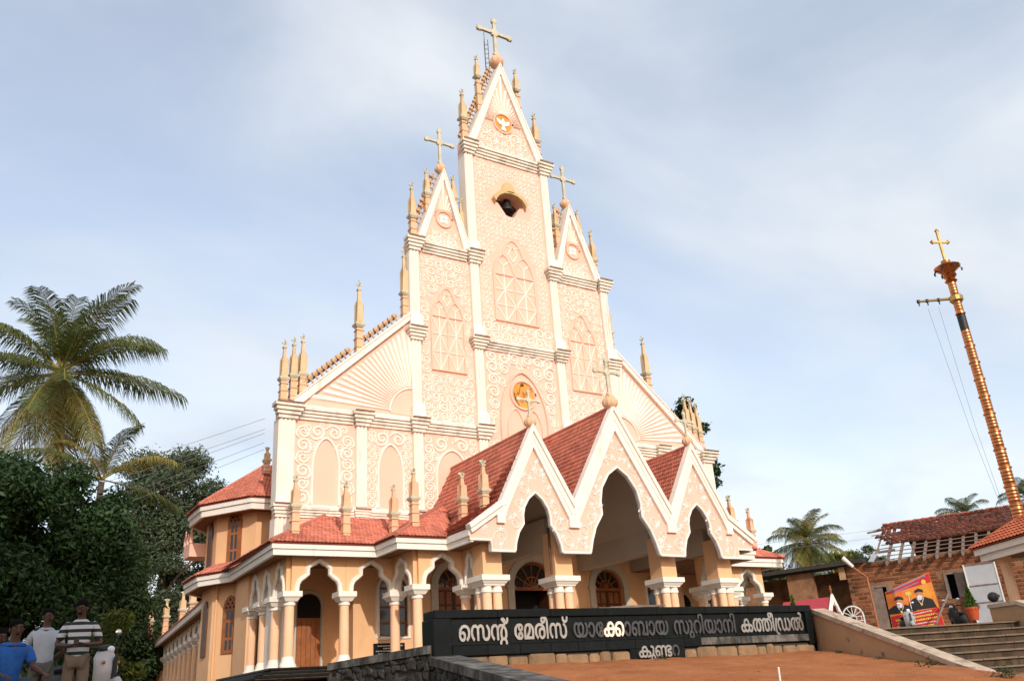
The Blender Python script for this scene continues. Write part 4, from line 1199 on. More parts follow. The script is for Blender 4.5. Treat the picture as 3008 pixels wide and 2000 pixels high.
# ---- transept wings: octagonal ends with two storeys
for sx in (-1, 1):
    X3 = lambda x, y, z: (sx * -x, y, z)
    Wp_ = [(-9.5, 7.9), (-10.58, 6.3), (-10.58, 4.72), (-9.6, 3.22), (-8.0, 3.22)]
    Wp_ = [(sx * -x, y) for x, y in Wp_]
    th = .3 if sx > 0 else -.3
    m = MB(); m.wallrun(Wp_, th, FL - .35, 5.35); part(m, 'transept_wall', M['peach_dark'])
    U_ = [(-10.2, 7.9), (-11.3, 6.3), (-11.3, 4.38), (-10.03, 2.47), (-8.5, 2.47)]
    U_ = [(sx * -x, y) for x, y in U_]
    q = MB(); q.wallrun(U_, (.10 if sx > 0 else -.10) * .6, 0, 1); U2 = [(q.v[4 * i + 1][0], q.v[4 * i + 1][1]) for i in range(5)]
    m = MB(); m.wallrun(U_, (.1 if sx > 0 else -.1), 5.18, 5.38); fa = part(m, 'fascia', M['fascia'])
    m = MB(); m.wallrun(U2, (.1 if sx > 0 else -.1), 4.96, 5.182); m.build('lower_fascia_band', M['fascia'], fa)
    m = MB()
    for i in range(4):
        m.add([(*U2[i], 5.02), (*U2[i + 1], 5.02), (*Wp_[i + 1], 5.02), (*Wp_[i], 5.02)], [(0, 1, 2, 3)])
    part(m, 'soffit', M['soffit'])
    ap = (-8.7, 5.6, 7.35)
    roof_plane([X3(-11.36, 6.3, 5.38), X3(-11.36, 4.36, 5.38), X3(*ap)])
    roof_plane([X3(-10.2, 7.95, 5.38), X3(-11.36, 6.3, 5.38), X3(*ap)])
    roof_plane([X3(-11.36, 4.36, 5.38), X3(-10.05, 2.4, 5.38), X3(*ap)])
    roof_plane([X3(-10.05, 2.4, 5.38), X3(-7.6, 2.4, 5.38), X3(-7.6, 5.6, 7.35), X3(*ap)])
    ridge_cap([X3(-11.36, 4.36, 5.42), X3(*ap)]); ridge_cap([X3(-10.05, 2.4, 5.42), X3(*ap)])
    # skirt roof between the storeys
    roof_plane([X3(-11.3, 6.4, EZ), X3(-11.3, 4.32, EZ), X3(-10.56, 4.7, EZ + .40), X3(-10.56, 6.3, EZ + .40)])
    roof_plane([X3(-11.3, 4.32, EZ), X3(-10.52, 3.06, EZ), X3(-9.58, 3.2, EZ + .44), X3(-10.56, 4.7, EZ + .40)])
    ridge_cap([X3(-11.3, 4.32, EZ + .02), X3(-10.56, 4.7, EZ + .42)], .05)
    # tall windows on the splayed wall
    pa, pb = Vector((-10.58, 4.72)), Vector((-9.6, 3.22))
    dd_ = (pb - pa).normalized(); ang = math.atan2(dd_.y, dd_.x)
    ctr = pa + dd_ * .86
    nrm = Vector((dd_.y, -dd_.x))
    for (zb, zs, za) in ((.30, 1.75, 2.22), (3.28, 4.75, 5.2)):
        c_ = ctr + nrm * .004
        M4 = frame((c_.x, c_.y, 0), ang)
        if sx > 0: M4 = Matrix.Diagonal((-1, 1, 1, 1)) @ M4
        hw = .31
        o = ogive(0, hw, zb, zs, za, 6)
        m = MB(M4); m.prism(o, -.05, .0); w_ = part(m, 'lancet_window', M['wood'])
        m = MB(M4)
        for s_ in (-1, 1):
            for (t0, t1) in ((.08, .30), (.36, .70), (.76, .98)):
                xa, xb = sorted((s_ * .035, s_ * .14))
                m.box(xa, xb, -.056, -.051, zb + (zs - zb) * t0, zb + (zs - zb) * t1)
        m.build('window_pane', M['glass'], w_)
        m = MB(M4)
        for (x_, z_) in ((0, .72), (-.1, .45), (.1, .45), (-.17, .18), (0, .18), (.17, .18)):
            zc = zs + (za - zs) * z_
            m.prism([(x_ - .05, zc - .05), (x_, zc + .06), (x_ + .05, zc - .05)], -.056, -.051)
        m.build('tracery_pane', M['black'], w_)
        if zb < 1:
            m = MB(M4); m.tube([(-.62, -.06, FL - .2), (-.62, -.06, 2.6)], .035, 6); part(m, 'drain_pipe', M['peach_dark'])
    # windows on the outer face
    for zb, za in ((.3, 2.2), (3.3, 5.0)):
        M4 = frame((sx * 10.585, 5.5, 0), -PI / 2 if sx < 0 else PI / 2)
        m = MB(M4); m.prism(ogive(0, .3, zb, za - .4, za, 5), -.05, 0); part(m, 'lancet_window', M['darkwood'])
    # little balcony on the outer face
    m = MB(); m.box(*sorted((sx * 9.9, sx * 11.1)), 6.6, 7.6, 3.95, 4.05); m.box(*sorted((sx * 11.02, sx * 11.1)), 6.6, 7.6, 4.05, 4.45); m.box(*sorted((sx * 9.9, sx * 11.02)), 6.6, 6.68, 4.05, 4.45)
    for (y_, h_) in ((6.62, .6), (7.1, .45), (7.55, .6)): m.fr(sx * 11.06, y_, 4.45, 4.45 + h_, .13, .03)
    part(m, 'balcony', M['peach'])
# ---- the nave behind, with its own long side arcade
m = MB(); m.box(-4.3, 4.3, 1.9, 30, FL, 5.5); m.box(-4.3, 4.3, .425, 1.9, 3.3, 5.5); m.box(-7.9, 7.9, 5.0, 7.5, FL, 5.5); part(m, 'nave_wall', M['peach_dark'])
m = MB(); m.slab([(-4.6, .5, 5.45), (-4.6, 30.4, 5.45), (0, 30.4, 8.2), (0, .5, 8.2)], .12); m.slab([(4.6, .5, 5.45), (4.6, 30.4, 5.45), (0, 30.4, 8.2), (0, .5, 8.2)], .12)
part(m, 'nave_roof', M['tile'])
nav_a = math.atan2(31.3 - 6.0, -7.97 + 10.48)
for sx in (-1,):
    M4 = frame((-9.62, 8.2, 0), nav_a - PI)      # local x runs back towards the front, local -y looks outwards
    # columns on a line parallel to the eave
    d = Vector((math.cos(nav_a), math.sin(nav_a))); n_ = Vector((-d.y, d.x))
    P0 = Vector((-10.48, 6.0)) - n_ * .62
    FZ = -1.0
    for k in range(13):
        p = P0 + d * (1.9 + 1.72 * k)
        column(p.x, p.y)
        if k:
            c_ = P0 + d * (1.9 + 1.72 * (k - .5))
            arch_bay((c_.x, c_.y), nav_a - PI, 1.72, 2.2)
    m = MB(); E0 = Vector((-10.48, 6.0)); m.wallrun([tuple(E0), tuple(E0 + d * 25.6)], -.12 * -1, 2.15, 2.42); part(m, 'fascia', M['fascia'])
    m = MB(); a_, b_ = E0 + d * .0, E0 + d * 25.6
    m.slab([(a_.x - .05, a_.y, 2.43), (b_.x - .05, b_.y, 2.43), (-4.3, b_.y, 2.75), (-4.3, a_.y, 2.75)], .06); part(m, 'aisle_roof', M['tile'])
    m = MB(); m.add([(a_.x, a_.y, 2.18), (b_.x, b_.y, 2.18), (b_.x + 3.0, b_.y, 2.18), (a_.x + 3.0, a_.y, 2.18)], [(0, 1, 2, 3)]); part(m, 'soffit', M['soffit'])
    m = MB(); m.add([(a_.x + 2.4, a_.y, FL - .3), (b_.x + 2.4, b_.y, FL - .3), (b_.x + 2.4, b_.y, 2.4), (a_.x + 2.4, a_.y, 2.4)], [(0, 1, 2, 3)]); part(m, 'aisle_wall', M['peach_dark'])

# ---- porch floor and black granite steps
m = MB()
fl = [(-10.3, 3.2), (-10.3, -2.15), (-6.95, -2.15), (-6.95, -3.78), (-5.35, -3.78), (-5.35, -5.2), (5.35, -5.2), (5.35, -3.78), (6.95, -3.78), (6.95, -2.15), (10.3, -2.15), (10.3, 3.2)]
m.prism(fl, FL - .32, FL, plane='xy'); part(m, 'porch_floor', M['plaza'])
for k in range(3):
    z1 = FL - .10 * k; e = .04 + .30 * k
    sl = [(-10.3 - e, 3.2), (-10.3 - e, -2.15 - e), (-6.95 - e, -2.15 - e), (-6.95 - e, -3.78 - e), (-5.35 - e, -3.78 - e), (-5.35 - e, -5.2 - e), (5.35 + e, -5.2 - e)]
    m = MB(); m.wallrun(sl, .3 if k else .34, z1 - .04 - .012 * k, z1 + (.012 if k == 0 else 0)); part(m, 'step_nosing', M['granite'])
    m = MB(); m.wallrun([(x + .03, y + .03) for x, y in sl], .3, z1 - .10, z1 - .041 - .012 * k); part(m, 'step_riser', M['stepstone'])

# ---- pinnacles: shaft, spire and finial, one of each kind then copied
def pin_parts(zc, zt, w, tan):
    """zc: height of the little capital, zt: total height"""
    a = MB()
    a.fr(0, 0, 0, zc * .46, w, w * .98); a.fr(0, 0, zc * .46, zc * .46 + .02, w, w * 1.28); a.fr(0, 0, zc * .46 + .02, zc * .46 + .05, w * 1.28, w * 1.05)
    a.fr(0, 0, zc * .46 + .05, zc * .88, w * .94, w * .90); a.fr(0, 0, zc * .16, zc * .16 + .03, w * 1.25, w * 1.05)
    a.fr(0, 0, zc * .78, zc * .78 + .03, w * 1.2, w * 1.0)
    c_ = MB()
    h = zt - zc
    c_.fr(0, 0, zc - .10, zc - .03, w * .95, w * 1.35); c_.fr(0, 0, zc - .03, zc + .04, w * 1.42, w * 1.50); c_.fr(0, 0, zc + .04, zc + .06, w * 1.5, w * 1.1)
    sp = MB()
    z0 = zc + .06
    sp.fr(0, 0, z0, z0 + h * .42, w * .98, w * .80)
    sp.fr(0, 0, z0 + h * .10, z0 + h * .74, w * .74, w * .34)
    for k in range(4):      # gablets on the four faces
        q = MB(Matrix.Rotation(PI / 2 * k, 4, 'Z'))
        q.add([(-w * .5, -w * .50, z0), (w * .5, -w * .50, z0), (0, -w * .40, z0 + h * .5), (0, -w * .30, z0), (-w * .43, -w * .52, z0 + h * .42), (w * .43, -w * .52, z0 + h * .42)], [(0, 1, 2), (0, 3, 2), (1, 3, 2), (0, 2, 4), (1, 5, 2)])
        sp.v_len = len(sp.v); sp.add(q.v, q.f)
    fi = MB()
    z1 = z0 + h * .74
    fi.fr(0, 0, z1 - .02, z1 + .03, w * .52, w * .62)
    fi.fr(0, 0, z1 + .03, zt - .02, w * .22, w * .10)
    zz_ = z1 + (zt - z1) * .5
    r_ = w * .52
    for k in range(4):
        q = MB(Matrix.Rotation(PI / 2 * k, 4, 'Z'))
        q.add([(0, -w * .08, zz_ - .06), (w * .08, -r_ * .7, zz_), (-w * .08, -r_ * .7, zz_), (0, -r_ * 1.1, zz_ + .05), (0, -w * .08, zz_ + .08)], [(0, 1, 4), (1, 3, 4), (3, 2, 4), (2, 0, 4), (0, 2, 3), (0, 3, 1)])
        fi.add(q.v, q.f)
    fi.sphere(0, 0, zt - .03, w * .12, n=6, m=4)
    return (a.mesh('pinnacle', M['tanpeach']), c_.mesh('pinnacle_capital', M['finial']), sp.mesh('spire', M['tan'] if tan else M['tanpeach']), fi.mesh('finial', M['finial']))
PK = {}
def pinnacle(x, y, z, zc, zt, w=.26, tan=True):
    k = (round(zc - z, 1), round(zt - z, 1), w, tan)
    if k not in PK: PK[k] = pin_parts(k[0], k[1], w, tan)
    a, c_, sp, fi = PK[k]
    o = inst(a, 'pinnacle', CH, (x, y, z))
    for me_, nm in ((c_, 'pinnacle_capital'), (sp, 'spire'), (fi, 'finial')):
        inst(me_, nm, o, (0, 0, 0), pbase=(0, 0, 0))
    return o
for sx in (-1, 1):
    for (x, y, z, zc, zt, w, tn) in ((9.74, .22, 8.1, 8.98, 10.48, .24, 1), (9.40, .22, 8.25, 9.12, 10.66, .24, 1), (9.08, .22, 8.45, 9.28, 10.84, .24, 1),
                                     (6.97, .2, 10.4, 11.52, 13.4, .27, 1), (5.08, .2, 12.1, 13.2, 15.3, .24, 1),
                                     (4.64, .22, 15.6, 16.8, 18.46, .26, 1), (3.95, .22, 17.0, 18.14, 19.42, .23, 1), (2.66, .22, 17.0, 18.2, 19.4, .23, 1), (2.3, .3, 15.7, 16.85, 18.5, .2, 1),
                                     (1.97, .24, 21.2, 22.58, 24.28, .29, 1), (1.08, .24, 23.3, 25.27, 26.62, .24, 1),
                                     (9.85, -1.8, 3.22, 4.15, 5.08, .235, 0), (8.21, -1.8, 3.22, 4.08, 5.06, .235, 0), (6.56, -1.8, 3.24, 4.06, 5.07, .235, 0), (6.5, -3.2, 3.35, 4.24, 5.22, .235, 0), (4.92, -3.5, 3.35, 4.2, 5.16, .235, 0), (4.86, -4.78, 3.35, 4.28, 5.28, .235, 0), (5.66, -4.8, 2.95, 3.8, 4.78, .24, 0)):
        if (x, y) == (5.66, -4.8) and sx < 0: continue
        pinnacle(sx * x, y, z, zc, zt, w, bool(tn))
pinnacle(-1.95, -4.9, 3.4, 4.0, 4.75, .22, False); pinnacle(1.95, -4.9, 3.4, 4.0, 4.75, .22, False)
pinnacle(-9.0, 4.3, 6.7, 7.2, 7.75, .2, True)
for (x, y) in ((-9.3, 28.3), (-8.9, 26.0), (-8.7, 22.8), (-8.9, 19.6)):
    pinnacle(x + .9, y, 2.8, 3.75, 4.75, .3, True)
# ---- crockets along the raking edges
cm_ = MB()
cm_.fr(0, 0, 0, .16, .05, .045); cm_.fr(0, 0, .16, .22, .09, .17); cm_.fr(0, 0, .22, .30, .17, .06)
cm_.box(-.15, .15, -.022, .022, .125, .165)
CRK = cm_.mesh('crocket', M['crocket'])
def crockets(p, q, n, y, s_=1.25):
    ang = -math.atan2(q[1] - p[1], q[0] - p[0])
    for i in range(n):
        t = (i + .5) / n
        inst(CRK, 'crocket', CH, (p[0] + (q[0] - p[0]) * t, y, p[1] + (q[1] - p[1]) * t), (0, ang if q[0] > p[0] else ang + PI, 0), (s_, s_, s_))
crockets((-8.9, 8.72), (-7.15, 10.30), 10, .2); crockets((-6.8, 10.62), (-5.25, 12.02), 8, .2)
crockets((8.9, 8.72), (7.15, 10.30), 10, .2); crockets((6.8, 10.62), (5.25, 12.02), 8, .2)
for sx in (-1, 1):
    crockets((sx * 4.5, 15.95), (sx * 3.36, 19.15), 12, .3, 1.2)
    crockets((sx * 2.25, 15.95), (sx * 3.18, 19.15), 12, .3, 1.2)
    crockets((sx * 1.92, 21.5), (sx * .1, 26.1), 19, .34, 1.2)
# ---- crosses on ribbed balls
def cross_parts(h, w, rb):
    b = MB()
    pr = []
    n = 20
    for i in range(9):
        t = -PI / 2 + PI * i / 8
        pr.append((max(rb * math.cos(t), .02), rb * (1 + .92 * math.sin(t))))
    b.lathe(pr, n=n)
    b.v = [(p[0] * (1 + .05 * (-1) ** (k % n)), p[1] * (1 + .05 * (-1) ** (k % n)), p[2]) for k, p in enumerate(b.v)]
    b.fr(0, 0, rb * 1.8, rb * 2.25, rb * .9, rb * .5)
    c_ = MB()
    z0 = rb * 2.0; t = w * .046
    c_.box(-t, t, -t * .8, t * .8, z0, z0 + h)
    za = z0 + h * .66
    c_.box(-w / 2, w / 2, -t * .76, t * .76, za - t, za + t)
    for (ex, ez, ax) in ((-w / 2, za, 0), (w / 2, za, 0), (0, z0 + h, 1)):
        for (ox, oz) in ((-1, 0), (1, 0), (0, 1), (0, -1)):
            c_.sphere(ex + ox * t * 1.25, 0, ez + oz * t * 1.25, t * 1.0, t * .95, t * 1.0, 6, 4)
        c_.box(ex - t * 1.5, ex + t * 1.5, -t * .9, t * .9, ez - t * 1.5, ez + t * 1.5)
    c_.prism([(-t * 3.4, za), (-t * 1.6, za + t * 1.6), (0, za + t * 3.4), (t * 1.6, za + t * 1.6), (t * 3.4, za), (t * 1.6, za - t * 1.6), (0, za - t * 3.4), (-t * 1.6, za - t * 1.6)], -t * .95, t * .95)
    c_.box(-t * 2.2, t * 2.2, -t * .9, t * .9, za - t * 2.2, za + t * 2.2)
    c_.sphere(-t * 1.4, 0, z0 + h * .06, t * .9, n=6, m=4); c_.sphere(t * 1.4, 0, z0 + h * .06, t * .9, n=6, m=4)
    return b.mesh('cross_ball', M['tanpeach'], smooth=True), c_.mesh('cross', M['finial'])
def cross(x, y, z, h, w, rb):
    b, c_ = cross_parts(h, w, rb)
    o = inst(b, 'cross_ball', CH, (x, y, z)); inst(c_, 'cross', o, (0, 0, 0), pbase=(0, 0, 0))
cross(0, .15, 26.15, 2.15, 1.72, .36)
for sx in (-1, 1):
    cross(sx * 3.28, .15, 19.22, 1.72, 1.26, .25)
    cross(sx * XL, PY - .02, 6.22, .85, .80, .20)
cross(0, PY - .02, 7.22, 1.32, 1.04, .27)
# lightning rod lattice behind the top cross
m = MB()
for (x_, y_) in ((-.32, .6), (-.12, .6), (-.22, .78)):
    m.tube([(x_, y_, 25.6), (x_, y_, 28.2)], .018, 5)
for k in range(8):
    z_ = 25.8 + k * .28
    m.tube([(-.32, .6, z_), (-.12, .6, z_ + .14), (-.22, .78, z_ + .28)], .010, 4)
m.tube([(-.32, .6, 28.2), (-.32, .6, 28.75)], .012, 4); m.sphere(-.32, .6, 28.78, .04, n=6, m=4)
part(m, 'lightning_mast', M['dark'])

# ---- lay the scrollwork: the 300 largest singly, the rest as one piece
SP.sort(key=lambda a: -a[3] * (1.3 if a[0] < 0 else 1.0))
SMESH = [s_.mesh('scroll', M['scroll']) for s_ in SM]
rest = MB()
for i, (x, z, y0, r, ang, mirr, kind) in enumerate(SP):
    hh = r * .62
    if i < 300:
        inst(SMESH[kind], 'scroll', CH, (x, y0 - .001, z), (0, -ang, 0), (-r if mirr else r, hh, r))
    else:
        ca_, sa_ = math.cos(ang), math.sin(ang)
        src = SM[kind]
        s_ = -r if mirr else r
        vs = []
        for (a, b, c_) in src.v:
            px, pz = a * s_, c_ * r
            vs.append((x + px * ca_ - pz * sa_, y0 - .001 + b * hh, z + px * sa_ + pz * ca_))
        rest.add(vs, src.f)
ro = part(rest, 'scrollwork', M['scroll']); ro['kind'] = 'stuff'

# ---- lay the roof tiles: nearest 300 singly, the rest as one piece
tmb = MB()
tw, tl_ = .062, .125
prof = [(-tw, .0), (-tw * .5, .018), (0, .026), (tw * .5, .018), (tw, .0)]
def tile_v():
    vs = []
    for v_ in (-tl_, tl_ * .92):
        for (u_, h_) in prof:
            vs.append((u_, v_, h_ + (.030 if v_ < 0 else .004)))
    for (u_, h_) in prof: vs.append((u_, -tl_, h_ + .030 - .030))
    fs = [(k, k + 1, k + 6, k + 5) for k in range(4)] + [(10 + k, 11 + k, k + 1, k) for k in range(4)]
    return vs, fs
tv, tf = tile_v()
tmb.add(tv, tf)
TM = tmb.mesh('roof_tile', M['tile'])
camp = Vector((-18.326, -27.6385, -1.75834))
TILES.sort(key=lambda a: (a[0] - camp).length * (1.0 if a[0].x < 3 else 1.5) + (6 if a[0].y > -1.0 and a[0].x < -10.3 else 0))
rest_v = []; rest_f = []
tvn = np.array(tv); tfn = np.array(tf)
for i, (p, U, V, nn) in enumerate(TILES):
    if i < 300:
        Mx = Matrix((U, V, nn)).transposed()
        inst(TM, 'roof_tile', CH, p, Mx.to_euler())
    else:
        jit = 1 + rng.uniform(-.15, .15)
        vv = tvn[:, :1] * np.array(U) + tvn[:, 1:2] * np.array(V) + tvn[:, 2:] * np.array(nn) * jit + np.array(p)
        rest_f.append(tfn + len(rest_v) * len(tv)); rest_v.append(vv)
ro = big_mesh('roof_tiles', np.vstack(rest_v), np.vstack(rest_f), M['tile'], CH)
ro['kind'] = 'stuff'
print('scrolls', len(SP), 'tiles', len(TILES))
